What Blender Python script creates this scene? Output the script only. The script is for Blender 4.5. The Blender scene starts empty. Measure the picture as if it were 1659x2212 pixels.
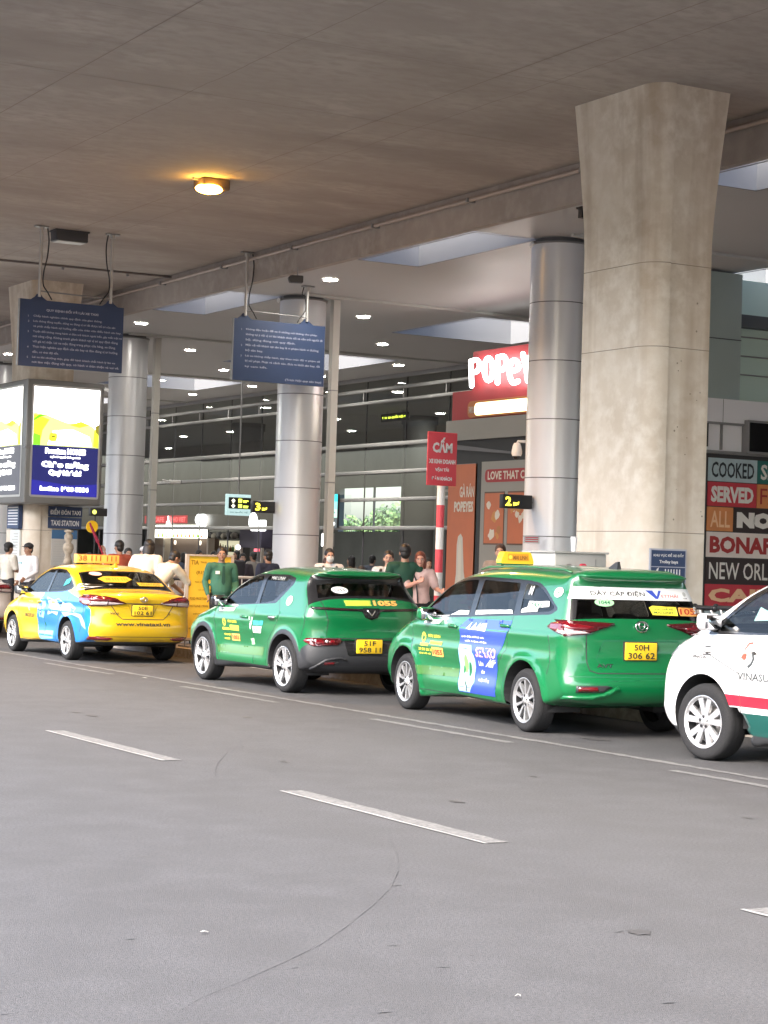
import bpy, bmesh, math, random
import numpy as np
from mathutils import Vector, Matrix
from mathutils.bvhtree import BVHTree
from mathutils.geometry import delaunay_2d_cdt, tessellate_polygon

random.seed(7)
SC = bpy.context.scene
COL = SC.collection
R = math.radians

# ------------------------------------------------------------------ camera
CAM_H = 1.64
YAW, ROLL, PITCH = R(29.5), R(1.776), math.atan(109 / 4300)
FPX, PCX, PCY = 4300.0, 830.0, 1106.0            # pixels of a 1659 x 2212 picture
_Rr = Vector((math.cos(YAW), -math.sin(YAW), 0)); _Fh = Vector((math.sin(YAW), math.cos(YAW), 0)); _U = Vector((0, 0, 1))
C_FW = _Fh * math.cos(PITCH) + _U * math.sin(PITCH)
_up = -_Fh * math.sin(PITCH) + _U * math.cos(PITCH)
C_R = _Rr * math.cos(ROLL) + _up * math.sin(ROLL)
C_U = _up * math.cos(ROLL) - _Rr * math.sin(ROLL)
cam_d = bpy.data.cameras.new('camera'); cam = bpy.data.objects.new('camera', cam_d); COL.objects.link(cam)
cam_d.sensor_fit = 'HORIZONTAL'; cam_d.sensor_width = 36; cam_d.lens = 36 * FPX / 1659
cam_d.clip_start = .1; cam_d.clip_end = 2000
m = Matrix((C_R, C_U, -C_FW)).transposed().to_4x4(); m.translation = (0, 0, CAM_H)
cam.matrix_world = m
SC.camera = cam

# ------------------------------------------------------------------ light
SUN_EL, SUN_AZ = 46, 248          # degrees; the sun stands behind and to the left of the camera
world = bpy.data.worlds.new("World"); SC.world = world; world.use_nodes = True
wn = world.node_tree; bg = wn.nodes['Background']
sky = wn.nodes.new('ShaderNodeTexSky'); sky.sky_type = 'NISHITA'; sky.sun_disc = False
sky.sun_elevation = R(SUN_EL); sky.sun_rotation = R(SUN_AZ)
sky.air_density = 1.0; sky.dust_density = 4.0; sky.ozone_density = 1.0
wn.links.new(sky.outputs[0], bg.inputs['Color']); bg.inputs['Strength'].default_value = 0.15
sun_d = bpy.data.lights.new('sun', 'SUN'); sun_d.energy = 1.5; sun_d.angle = R(32); sun_d.color = (1, .97, .92)
sun = bpy.data.objects.new('sun', sun_d); COL.objects.link(sun)
_sd = Vector((math.sin(R(SUN_AZ)) * math.cos(R(SUN_EL)), math.cos(R(SUN_AZ)) * math.cos(R(SUN_EL)), math.sin(R(SUN_EL))))
sun.rotation_euler = _sd.to_track_quat('Z', 'Y').to_euler(); sun.location = (-10, -10, 30)
vs = SC.view_settings; vs.view_transform = 'Standard'; vs.look = 'None'; vs.exposure = 2.85; vs.gamma = 1.0

def at(px, py, ax, v):
    """world point where the sight line of a picture point meets the plane ax = v"""
    r = C_FW + C_R * ((px - PCX) / FPX) + C_U * ((PCY - py) / FPX)
    o = Vector((0, 0, CAM_H)); i = 'xyz'.index(ax); t = (v - o[i]) / r[i]
    return o + r * t

# ------------------------------------------------------------------ materials
MATS = {}
def _new(name):
    m = bpy.data.materials.new(name); m.use_nodes = True; MATS[name] = m
    return m, m.node_tree, m.node_tree.nodes['Principled BSDF']
def pm(name, col, rough=.5, metal=0., coat=0., spec=.5, vary=0., vscale=3., bump=0., bscale=40.):
    if name in MATS: return MATS[name]
    m, nt, b = _new(name)
    b.inputs['Base Color'].default_value = (*col, 1); b.inputs['Roughness'].default_value = rough
    b.inputs['Metallic'].default_value = metal; b.inputs['Coat Weight'].default_value = coat
    b.inputs['Coat Roughness'].default_value = .03; b.inputs['Specular IOR Level'].default_value = spec
    if vary or bump:
        tc = nt.nodes.new('ShaderNodeTexCoord')
        nz = nt.nodes.new('ShaderNodeTexNoise'); nz.inputs['Scale'].default_value = vscale; nz.inputs['Detail'].default_value = 6
        nt.links.new(tc.outputs['Object'], nz.inputs['Vector'])
        if vary:
            mr = nt.nodes.new('ShaderNodeMapRange'); mr.inputs['To Min'].default_value = 1 - vary; mr.inputs['To Max'].default_value = 1 + vary
            mr.inputs['From Min'].default_value = .3; mr.inputs['From Max'].default_value = .7
            mx = nt.nodes.new('ShaderNodeVectorMath'); mx.operation = 'SCALE'; mx.inputs[0].default_value = col
            nt.links.new(nz.outputs['Fac'], mr.inputs['Value']); nt.links.new(mr.outputs[0], mx.inputs['Scale'])
            nt.links.new(mx.outputs[0], b.inputs['Base Color'])
            m2 = nt.nodes.new('ShaderNodeMapRange'); m2.inputs['To Min'].default_value = rough * .85; m2.inputs['To Max'].default_value = min(1, rough * 1.15)
            nt.links.new(nz.outputs['Fac'], m2.inputs['Value']); nt.links.new(m2.outputs[0], b.inputs['Roughness'])
        if bump:
            n2 = nt.nodes.new('ShaderNodeTexNoise'); n2.inputs['Scale'].default_value = bscale; n2.inputs['Detail'].default_value = 4
            nt.links.new(tc.outputs['Object'], n2.inputs['Vector'])
            bp = nt.nodes.new('ShaderNodeBump'); bp.inputs['Strength'].default_value = bump; bp.inputs['Distance'].default_value = .02
            nt.links.new(n2.outputs['Fac'], bp.inputs['Height']); nt.links.new(bp.outputs[0], b.inputs['Normal'])
    return m
def em(name, col, strength):
    if name in MATS: return MATS[name]
    m, nt, b = _new(name)
    b.inputs['Base Color'].default_value = (*[c * .5 for c in col], 1)
    b.inputs['Emission Color'].default_value = (*col, 1); b.inputs['Emission Strength'].default_value = strength * (.3 if strength < 10 else 1)
    return m
def layered(name, cols, scales, rough=.85, bump=.2, stretch=(1, 1, 1), streak=None, spec=.3, joints=None, jcol=None):
    """procedural weathered surface: base colour mixed by several noises; optional vertical streaks, optional joint grid"""
    m, nt, b = _new(name); N = nt.nodes; L = nt.links
    tc = N.new('ShaderNodeTexCoord'); mp = N.new('ShaderNodeMapping'); mp.inputs['Scale'].default_value = stretch
    L.new(tc.outputs['Object'], mp.inputs['Vector'])
    prev = None
    for i, (c, sc) in enumerate(zip(cols[1:], scales)):
        nz = N.new('ShaderNodeTexNoise'); nz.inputs['Scale'].default_value = sc; nz.inputs['Detail'].default_value = 8; nz.inputs['Roughness'].default_value = .6
        L.new(mp.outputs[0], nz.inputs['Vector'])
        cr = N.new('ShaderNodeMapRange'); cr.inputs['From Min'].default_value = .42; cr.inputs['From Max'].default_value = .66; L.new(nz.outputs['Fac'], cr.inputs['Value'])
        mx = N.new('ShaderNodeMix'); mx.data_type = 'RGBA'
        L.new(cr.outputs[0], mx.inputs['Factor'])
        if prev is None: mx.inputs[6].default_value = (*cols[0], 1)
        else: L.new(prev, mx.inputs[6])
        mx.inputs[7].default_value = (*c, 1); prev = mx.outputs[2]
    if streak:
        wv = N.new('ShaderNodeTexNoise'); wv.inputs['Scale'].default_value = 1; wv.inputs['Detail'].default_value = 5
        mp2 = N.new('ShaderNodeMapping'); mp2.inputs['Scale'].default_value = streak[1]; L.new(tc.outputs['Object'], mp2.inputs['Vector']); L.new(mp2.outputs[0], wv.inputs['Vector'])
        cr = N.new('ShaderNodeMapRange'); cr.inputs['From Min'].default_value = .5; cr.inputs['From Max'].default_value = .72; cr.inputs['To Max'].default_value = streak[2]; L.new(wv.outputs['Fac'], cr.inputs['Value'])
        mx = N.new('ShaderNodeMix'); mx.data_type = 'RGBA'; L.new(cr.outputs[0], mx.inputs['Factor']); L.new(prev, mx.inputs[6]); mx.inputs[7].default_value = (*streak[0], 1); prev = mx.outputs[2]
    if joints:
        br = N.new('ShaderNodeTexBrick'); br.inputs['Scale'].default_value = 1; br.offset = 0
        br.inputs['Brick Width'].default_value = joints[0]; br.inputs['Row Height'].default_value = joints[1]; br.inputs['Mortar Size'].default_value = joints[2]
        br.inputs['Mortar Smooth'].default_value = .3; br.inputs['Bias'].default_value = 0
        for k in ('Color1', 'Color2'): br.inputs[k].default_value = (1, 1, 1, 1)
        br.inputs['Mortar'].default_value = (0, 0, 0, 1)
        nzj = N.new('ShaderNodeTexNoise'); nzj.inputs['Scale'].default_value = 1.3
        vm = N.new('ShaderNodeVectorMath'); vm.operation = 'MULTIPLY_ADD'; vm.inputs[1].default_value = (.08, .08, 0)
        L.new(tc.outputs['Object'], nzj.inputs['Vector']); L.new(nzj.outputs['Color'], vm.inputs[0]); L.new(tc.outputs['Object'], vm.inputs[2])
        L.new(vm.outputs[0] if len(joints) > 3 else tc.outputs['Object'], br.inputs['Vector'])
        mx = N.new('ShaderNodeMix'); mx.data_type = 'RGBA'; L.new(br.outputs['Color'], mx.inputs['Factor'])
        mx.inputs[6].default_value = (*jcol, 1); L.new(prev, mx.inputs[7]); prev = mx.outputs[2]
    L.new(prev, b.inputs['Base Color'])
    b.inputs['Roughness'].default_value = rough; b.inputs['Specular IOR Level'].default_value = spec
    if bump:
        n2 = N.new('ShaderNodeTexNoise'); n2.inputs['Scale'].default_value = scales[-1] * 3; n2.inputs['Detail'].default_value = 6
        L.new(mp.outputs[0], n2.inputs['Vector'])
        bp = N.new('ShaderNodeBump'); bp.inputs['Strength'].default_value = bump; bp.inputs['Distance'].default_value = .02
        L.new(n2.outputs['Fac'], bp.inputs['Height']); L.new(bp.outputs[0], b.inputs['Normal'])
    return m
def glass(name, tint, refl=1.0, rough=.02):
    m, nt, b = _new(name); N = nt.nodes; L = nt.links; N.remove(b)
    tr = N.new('ShaderNodeBsdfTransparent'); tr.inputs[0].default_value = (*tint, 1)
    gl = N.new('ShaderNodeBsdfGlossy'); gl.inputs['Roughness'].default_value = rough; gl.inputs[0].default_value = (.85, .85, .84, 1)
    fr = N.new('ShaderNodeFresnel'); fr.inputs['IOR'].default_value = 1.5
    ml = N.new('ShaderNodeMath'); ml.operation = 'MULTIPLY'; ml.inputs[1].default_value = refl; ml.use_clamp = True
    mx = N.new('ShaderNodeMixShader')
    L.new(fr.outputs[0], ml.inputs[0]); L.new(ml.outputs[0], mx.inputs[0]); L.new(tr.outputs[0], mx.inputs[1]); L.new(gl.outputs[0], mx.inputs[2])
    L.new(mx.outputs[0], N['Material Output'].inputs['Surface'])
    return m

asphalt = layered('asphalt', [(.065, .064, .066), (.057, .056, .058), (.073, .072, .075), (.042, .041, .042)], [.35, 2.2, 60], rough=.82, bump=.45, spec=.25, streak=((.048, .046, .045), (.9, .05, 1), .28))
con_slab = layered('slab_concrete', [(.41, .365, .33), (.335, .293, .262), (.455, .41, .372), (.37, .325, .292)], [.3, 1.2, 7], rough=.9, bump=.2, stretch=(.6, 1, 1), joints=(3.3, 9.8, .008, 1), jcol=(.29, .25, .22), streak=((.24, .205, .18), (.3, .9, 1), .5))
con_col = layered('column_concrete', [(.68, .60, .49), (.56, .475, .37), (.74, .67, .57)], [.7, 5], rough=.85, bump=.2, streak=((.36, .26, .165), (2.2, 2.2, .13), .8))
con_fascia = layered('fascia_concrete', [(.38, .34, .31), (.31, .275, .245), (.43, .39, .36)], [.5, 4], rough=.9, bump=.2)
pave = layered('paving', [(.26, .22, .19), (.2, .17, .15), (.3, .26, .23)], [.6, 7], rough=.7, bump=.1, joints=(.6, .6, .012), jcol=(.12, .1, .09))
kerb_m = layered('kerb_stone', [(.33, .29, .25), (.22, .19, .16), (.4, .36, .32)], [.9, 9], rough=.85, bump=.2)
canopy_m = pm('canopy_panel', (.46, .455, .45), .5, vary=.05, vscale=.4)
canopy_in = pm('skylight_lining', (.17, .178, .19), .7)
canopy_in2 = pm('skylight_lining_lightened', (.28, .29, .31), .7)  # paler copy for the outer wells; its colour makes up for blocked daylight
trim_m = pm('pale_trim', (.5, .5, .47), .5)
silver = pm('silver_cladding', (.68, .69, .71), .32, metal=.35, vary=.04, vscale=1.2)
dark_joint = pm('dark_joint', (.09, .09, .1), .6)
steel_white = pm('mullion_aluminium', (.27, .27, .262), .45, metal=.2)
post_m = pm('post_paint', (.6, .59, .55), .5)
hall_dark = pm('hall_wall', (.17, .185, .18), .8, vary=.2, vscale=.5)
hall_ceil = pm('hall_ceiling', (.27, .27, .265), .8)
wall_glass = glass('facade_glass', (.78, .84, .82), 1.1)
black_m = pm('black_plastic', (.02, .02, .022), .45)
blackg = pm('black_gloss', (.012, .012, .014), .12, coat=.5)
white_m = pm('white_paint', (.78, .78, .77), .45)
grey_m = pm('grey_metal', (.3, .3, .3), .45, metal=.5)
lgrey = pm('light_grey_metal', (.5, .49, .47), .4, metal=.4)
lamp_e = em('downlight_glow', (1, .95, .86), 60)
line_m = layered('road_paint', [(.125, .123, .12), (.095, .093, .092), (.16, .157, .153), (.07, .068, .068)], [3, 9, 28], rough=.8, bump=.2)
line_worn = layered('worn_road_paint', [(.085, .085, .086), (.13, .127, .124), (.077, .077, .078), (.155, .152, .148)], [1.5, 8, 40], rough=.85, bump=.2)
navy = pm('navy_sign', (.032, .056, .13), .5, vary=.08, vscale=2)
sign_txt = pm('sign_lettering', (.42, .45, .58), .6)
txt_white = pm('white_lettering', (.75, .75, .75), .5)
txt_black = pm('black_lettering', (.03, .028, .025), .5)
red_m = pm('red_sign', (.70, .075, .10), .5)
yellow_m = pm('yellow_sign', (.80, .52, .04), .5, vary=.06, vscale=3)

# ------------------------------------------------------------------ objects
def tag(o, label=None, cat=None, group=None, kind=None):
    if label: o['label'] = label
    if cat: o['category'] = cat
    if group: o['group'] = group
    if kind: o['kind'] = kind
    return o
def empty(name, loc=(0, 0, 0), rz=0., label=None, cat=None, group=None):
    o = bpy.data.objects.new(name, None); COL.objects.link(o); o.location = loc; o.rotation_euler = (0, 0, rz)
    o.empty_display_size = .2
    return tag(o, label, cat, group)
def mesh_ob(name, verts, faces, mats, mi=None, parent=None, smooth=False):
    me = bpy.data.meshes.new(name); me.from_pydata([tuple(v) for v in verts], [], [tuple(f) for f in faces])
    for mt in (mats if isinstance(mats, (list, tuple)) else [mats]): me.materials.append(mt)
    if mi is not None: me.polygons.foreach_set('material_index', mi)
    if smooth is True: me.polygons.foreach_set('use_smooth', [True] * len(faces))
    elif smooth: me.polygons.foreach_set('use_smooth', smooth)
    me.validate(); me.update()
    o = bpy.data.objects.new(name, me); COL.objects.link(o)
    if parent: o.parent = parent
    return o
_TX = {}
def text_geo(body, bold=0., res=2, spacing=1.0):
    k = (body, bold, res, spacing)
    if k in _TX: return _TX[k]
    cu = bpy.data.curves.new('t', 'FONT'); cu.body = body; cu.size = 1; cu.offset = bold; cu.resolution_u = res; cu.fill_mode = 'FRONT'; cu.space_character = spacing
    ob = bpy.data.objects.new('t', cu); COL.objects.link(ob)
    dg = bpy.context.evaluated_depsgraph_get(); ev = ob.evaluated_get(dg); me = ev.to_mesh()
    v = np.array([x.co[:2] for x in me.vertices]).reshape(-1, 2); f = [tuple(p.vertices) for p in me.polygons]
    ev.to_mesh_clear(); bpy.data.objects.remove(ob); bpy.data.curves.remove(cu)
    if len(v):
        lo, hi = v.min(0), v.max(0); v = (v - lo); s = (hi - lo)
    else: s = np.array([1., 1.])
    _TX[k] = (v, f, s); return _TX[k]
class MB:
    """collects shapes into one mesh, one material slot per material used"""
    def __init__(s): s.v = []; s.f = []; s.mi = []; s.sm = []; s.mats = []
    def mid(s, m):
        if m not in s.mats: s.mats.append(m)
        return s.mats.index(m)
    def add(s, v, f, m, sm=False):
        o = len(s.v); s.v += [Vector(x) for x in v]; k = s.mid(m)
        for q in f: s.f.append(tuple(o + i for i in q)); s.mi.append(k); s.sm.append(sm)
        return s
    def box(s, a, b, m):
        (x0, y0, z0), (x1, y1, z1) = a, b
        x0, x1 = min(x0, x1), max(x0, x1); y0, y1 = min(y0, y1), max(y0, y1); z0, z1 = min(z0, z1), max(z0, z1)
        v = [(x0, y0, z0), (x1, y0, z0), (x1, y1, z0), (x0, y1, z0), (x0, y0, z1), (x1, y0, z1), (x1, y1, z1), (x0, y1, z1)]
        return s.add(v, [(0, 3, 2, 1), (4, 5, 6, 7), (0, 1, 5, 4), (1, 2, 6, 5), (2, 3, 7, 6), (3, 0, 4, 7)], m)
    def rbox(s, a, b, m, r=.02, seg=2):
        bm = bmesh.new(); bmesh.ops.create_cube(bm, size=1)
        a = Vector(a); b = Vector(b); c = (a + b) / 2; d = b - a
        for v in bm.verts: v.co = Vector((v.co.x * abs(d.x), v.co.y * abs(d.y), v.co.z * abs(d.z))) + c
        bmesh.ops.bevel(bm, geom=bm.edges[:], offset=r, segments=seg, affect='EDGES', profile=.5)
        bm.verts.index_update()
        s.add([v.co.copy() for v in bm.verts], [tuple(v.index for v in f.verts) for f in bm.faces], m, True); bm.free(); return s
    def cyl(s, p, q, r, m, n=16, r2=None, caps=True, sm=True):
        p = Vector(p); q = Vector(q); d = (q - p).normalized(); r2 = r if r2 is None else r2
        a = d.orthogonal().normalized(); b = d.cross(a)
        v = []
        for c, rr in ((p, r), (q, r2)):
            for i in range(n): t = 2 * math.pi * i / n; v.append(c + (a * math.cos(t) + b * math.sin(t)) * rr)
        s.add(v, [(i, (i + 1) % n, n + (i + 1) % n, n + i) for i in range(n)], m, sm)
        if caps:
            s.add(v[:n], [tuple(range(n - 1, -1, -1))], m); s.add(v[n:], [tuple(range(n))], m)
        return s
    def tube(s, pts, r, m, n=8):
        pts = [Vector(p) for p in pts]; v = []; f = []; up = None
        for i, p in enumerate(pts):
            d = ((pts[min(i + 1, len(pts) - 1)] - pts[max(i - 1, 0)])).normalized()
            a = d.orthogonal().normalized() if up is None else (up - d * up.dot(d)).normalized(); up = a; b = d.cross(a)
            for k in range(n): t = 2 * math.pi * k / n; v.append(p + (a * math.cos(t) + b * math.sin(t)) * r)
        for i in range(len(pts) - 1):
            for k in range(n): f.append((i * n + k, i * n + (k + 1) % n, (i + 1) * n + (k + 1) % n, (i + 1) * n + k))
        f.append(tuple(range(n - 1, -1, -1))); f.append(tuple((len(pts) - 1) * n + k for k in range(n)))
        return s.add(v, f, m, True)
    def lathe(s, prof, m, n=32, c=(0, 0, 0), axis='z', sm=True):
        v = []; f = []; K = len(prof)
        for i in range(n):
            t = 2 * math.pi * i / n
            for (r, h) in prof:
                p = (r * math.cos(t), r * math.sin(t), h) if axis == 'z' else (h, r * math.cos(t), r * math.sin(t))
                v.append(Vector(p) + Vector(c))
        for i in range(n):
            j = (i + 1) % n
            for k in range(K - 1): f.append((i * K + k, j * K + k, j * K + k + 1, i * K + k + 1))
        return s.add(v, f, m, sm)
    def ell(s, c, rad, m, n=16, k=10):
        v = []; f = []; c = Vector(c)
        for j in range(k + 1):
            ph = math.pi * j / k
            for i in range(n): t = 2 * math.pi * i / n; v.append(c + Vector((rad[0] * math.sin(ph) * math.cos(t), rad[1] * math.sin(ph) * math.sin(t), rad[2] * math.cos(ph))))
        for j in range(k):
            for i in range(n): f.append((j * n + i, (j + 1) * n + i, (j + 1) * n + (i + 1) % n, j * n + (i + 1) % n))
        return s.add(v, f, m, True)
    def quad(s, o, u, w, m, off=0.):
        o, u, w = Vector(o), Vector(u), Vector(w); n = u.cross(w).normalized() * off; o = o + n
        return s.add([o, o + u, o + u + w, o + w], [(0, 1, 2, 3)], m)
    def poly(s, pts2, o, u, w, m, off=0.):
        """flat polygon given in 2-D, laid on the plane o + x*u + y*w (unit vectors)"""
        o, u, w = Vector(o), Vector(u).normalized(), Vector(w).normalized(); n = u.cross(w).normalized() * off
        v = [o + u * x + w * y + n for x, y in pts2]
        t = tessellate_polygon([[Vector((x, y, 0)) for x, y in pts2]])
        return s.add(v, [tuple(q) for q in t], m)
    def prism(s, pts2, o, u, w, depth, m):
        o, u, w = Vector(o), Vector(u).normalized(), Vector(w).normalized(); n = u.cross(w).normalized() * depth
        K = len(pts2); v = [o + u * x + w * y for x, y in pts2]; v2 = [p + n for p in v]
        t = [tuple(q) for q in tessellate_polygon([[Vector((x, y, 0)) for x, y in pts2]])]
        s.add(v + v2, t + [tuple(K + i for i in q) for q in t] + [(i, (i + 1) % K, K + (i + 1) % K, K + i) for i in range(K)], m)
        return s
    def text(s, body, o, u, w, h, m, width=None, bold=.02, align='l', off=.004, res=2, depth=0):
        v, f, sz = text_geo(body, bold, res)
        if not len(v): return s
        sy = h / sz[1]; sx = (width / sz[0]) if width else sy
        o, u, w = Vector(o), Vector(u).normalized(), Vector(w).normalized(); n = u.cross(w).normalized()
        dx = {'l': 0, 'c': -sz[0] * sx / 2, 'r': -sz[0] * sx}[align]
        P = [o + u * (a * sx + dx) + w * (b * sy) + n * off for a, b in v]
        if depth:
            Q = [p - n * depth for p in P]; K = len(P); ed = {}
            for q in f:
                for i in range(len(q)):
                    e = (q[i], q[(i + 1) % len(q)]); ed[e] = 1
            side = [(b, a, K + a, K + b) for (a, b) in ed if (b, a) not in ed]
            return s.add(P + Q, list(f) + side, m)
        return s.add(P, f, m)
    def build(s, name, parent=None, label=None):
        o = mesh_ob(name, s.v, s.f, s.mats, s.mi, parent, s.sm)
        if label: o['label'] = label
        return o
X, Y, Z = Vector((1, 0, 0)), Vector((0, 1, 0)), Vector((0, 0, 1))
nX, nY = -X, -Y
def copy_tree(o, parent=None):
    c = o.copy(); COL.objects.link(c)
    if parent: c.parent = parent
    for ch in o.children: copy_tree(ch, c)
    return c
# ================================================================== the place
GZ = .15                                   # top of the kerb and of the paved forecourt
g = MB(); g.add([(-300, -200, 0), (300, -200, 0), (300, 500, 0), (-300, 500, 0)], [(0, 1, 2, 3)], asphalt)
tag(g.build('road'), kind='structure')
# painted markings: lane dashes, the taxi-lane edge line and the old worn line beside it
def strip(name, x, w, y0, y1, m, jag=.012, seed=0, z=.004):
    rnd = random.Random(seed); n = max(2, int((y1 - y0) / .12)); v = []; f = []
    for i in range(n + 1):
        yy = y0 + (y1 - y0) * i / n
        v += [(x - w / 2 + rnd.uniform(-jag, jag), yy, z), (x + w / 2 + rnd.uniform(-jag, jag), yy, z)]
    f = [(2 * i, 2 * i + 1, 2 * i + 3, 2 * i + 2) for i in range(n)]
    return tag(mesh_ob(name, v, f, m), kind='structure')
for k, y0 in enumerate([0.33, 4.92, 9.94, 14.74, 19.5, 24.3, 29.1]):
    strip('lane_dash', 6.47, .14, y0, y0 + 2.68, line_m, .006, k); strip('lane_dash', 6.375, .03, y0 - .02, y0 + 2.68, pm('fresh_road_paint', (.21, .207, .203), .7, vary=.15, vscale=20), .003, k + 50, .006)
strip('edge_line', 10.58, .10, 2, 48, line_worn, .02, 91)
for k, y0 in enumerate([6.2, 10.45, 15.53, 20.42, 25.45, 30.4]):
    strip('edge_dash', 10.22, .10, y0, y0 + 2.65, line_worn, .014, 30 + k)
# skid marks and litter
cr = MB(); rnd = random.Random(3)
def curve_strip(pts, w, m):
    P = [at(x, y, 'z', .005) for x, y in pts]; Q = []
    for i in range(len(P) - 1):
        for t in np.linspace(0, 1, 8, endpoint=False): Q.append(P[i].lerp(P[i + 1], t))
    v = []; f = []
    for i, p in enumerate(Q):
        d = (Q[min(i + 1, len(Q) - 1)] - Q[max(0, i - 1)]).normalized(); s_ = Vector((-d.y, d.x, 0)) * w * rnd.uniform(.2, 1); v += [p + s_, p - s_]
    cr.add(v, [(2 * i, 2 * i + 1, 2 * i + 3, 2 * i + 2) for i in range(len(Q) - 1) if rnd.random() < .8], m)
tar = pm('tar_crack', (.052, .051, .052), .85)
curve_strip([(835, 1805), (857, 1840), (862, 1875), (845, 1915), (808, 1952), (745, 2002), (690, 2040), (610, 2078), (520, 2118), (430, 2155), (380, 2185)], .0026, tar)
curve_strip([(528, 1610), (490, 1625), (468, 1650), (462, 1680)], .004, tar)
curve_strip([(0, 2190), (40, 2184), (90, 2181)], .004, tar)
for i in range(34):
    p = at(rnd.uniform(20, 1640), rnd.uniform(1640, 2200), 'z', .005); a = rnd.uniform(-.3, .3); l = rnd.uniform(.012, .05)
    d = Vector((math.cos(a), math.sin(a), 0)) * l; s_ = Vector((0, l * .22, 0)); cr.add([p - d, p - s_, p + d, p + s_], [(0, 1, 2, 3)], tar)
tag(cr.build('road_crack'), kind='structure')
oil = MB(); rnd = random.Random(12); om = layered('oil_stain', [(.045, .043, .043), (.052, .050, .050), (.038, .036, .036)], [4, 30], rough=.7, bump=.2)
for k in range(46):
    taxi = k < 26; cx = rnd.uniform(11.3, 12.6) if taxi else rnd.choice([4.1, 5.6, 7.4, 9.0]) + rnd.uniform(-.25, .25); cy = rnd.uniform(9, 34) if taxi else rnd.uniform(6, 26)
    r_ = rnd.uniform(.03, .16) if taxi else rnd.uniform(.015, .07); e = rnd.uniform(1, 2.4)
    oil.add([(cx, cy, .0042)] + [(cx + r_ * rnd.uniform(.6, 1.1) * math.cos(a), cy + r_ * e * rnd.uniform(.6, 1.1) * math.sin(a), .0042) for a in np.linspace(0, 5.8, 13)], [(0, i, i % 13 + 1) for i in range(1, 14)], om)
tag(oil.build('road_stain'), kind='structure')
for i, (px, py, l, lab) in enumerate([(441, 2016, .022, 'crumpled white scrap of paper lying on the asphalt at the lower left'), (1119, 2154, .018, 'small pale scrap of paper on the asphalt near the bottom'), (312, 1465, .05, 'pale litter beside the kerb-lane edge line behind the yellow taxi'), (1138, 1437+0, .0, '')]):
    if l:
        p = at(px, py, 'z', .004); mb = MB(); rn = random.Random(i); pts = []
        for k in range(7):
            t = k / 7 * 6.283; pts.append((math.cos(t) * l * rn.uniform(.7, 1.1), math.sin(t) * l * .45 * rn.uniform(.6, 1.2), rn.uniform(.002, .012)))
        mb.add(pts + [(0, 0, .014)], [(k, (k + 1) % 7, 7) for k in range(7)], pm('litter_paper', (.24, .235, .22), .9))
        o = mb.build('paper_scrap'); o.location = p; tag(o, lab, 'litter')

# kerb and forecourt paving
kb = MB(); kb.box((13.12, -30, 0), (13.32, 110, GZ), kerb_m); tag(kb.build('kerb'), kind='structure')
pv = MB(); pv.box((13.32, -30, 0), (45.3, 110, GZ - .004), pave); tag(pv.build('pavement'), kind='structure')

# flyover above the road
SL = 7.4; sb = MB()
sb.box((5.0, -7, SL), (16.14, 110, SL + 1.3), con_slab)
fl = sb.build('flyover_deck'); tag(fl, 'brown-grey concrete flyover deck roofing the whole taxi road', 'flyover')
pj = MB()
def cut(x0, y0, x1, y1, w=.012, m=dark_joint):   # construction joint: a narrow dark bead under the deck
    a = Vector((x0, y0, SL - .003)); b = Vector((x1, y1, SL - .003)); d = (b - a).normalized(); s_ = Vector((-d.y, d.x, 0)) * w
    pj.add([a - s_, a + s_, b + s_, b - s_], [(0, 1, 2, 3)], m)
for yy in (4.0, 13.2, 22.6, 31.8, 41, 50): cut(5.1, yy, 16.0, yy + .02, .006, pm('deck_joint', (.27, .225, .19), .9))
for xx in (8.3, 12.5): cut(xx, -6.9, xx, 100, .007, pm('deck_joint', (.27, .225, .19), .9))
pj.build('deck_joint', fl)
fa = MB(); fa.box((16.16, -7, 6.84), (16.30, 110, SL + 1.3), con_fascia); fa.build('edge_beam', fl)
# conduit along the deck edge and one crossing it
def pipe(name, pts, r, m, lab):
    mb = MB(); mb.tube(pts, r, m, 8)
    return mb
pp = empty('conduit', (16.07, 20, SL - .09), 0, 'long pale steel conduit clipped under the deck edge', 'pipe')
mb = MB(); mb.cyl((0, -40, -.045), (0, 80, -.045), .035, pm('conduit_steel', (.42, .36, .32), .5, metal=.3), 10); mb.build('pipe', pp)
for k in range(-2, 14):
    mb = MB(); mb.box((-.06, k * 3.0, -.085), (.09, k * 3.0 + .05, -.015), grey_m); mb.build('pipe_clip', pp)
a = at(0, 565, 'z', SL - .03); b = at(385, 600, 'z', SL - .03)
pp = empty('cross_conduit', a, 0, 'thin dark conduit crossing the deck at the left above the first hanging notice', 'pipe')
mb = MB(); mb.cyl((-6, 0, 0), tuple(b - a), .022, pm('dark_pipe', (.14, .12, .11), .6), 8); mb.build('pipe', pp)
for k in range(4):
    mb = MB(); mb.box((-1.5 + k * 1.4, -.03, -.03), (-1.46 + k * 1.4, .03, .028), grey_m); mb.build('pipe_clip', pp)

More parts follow.
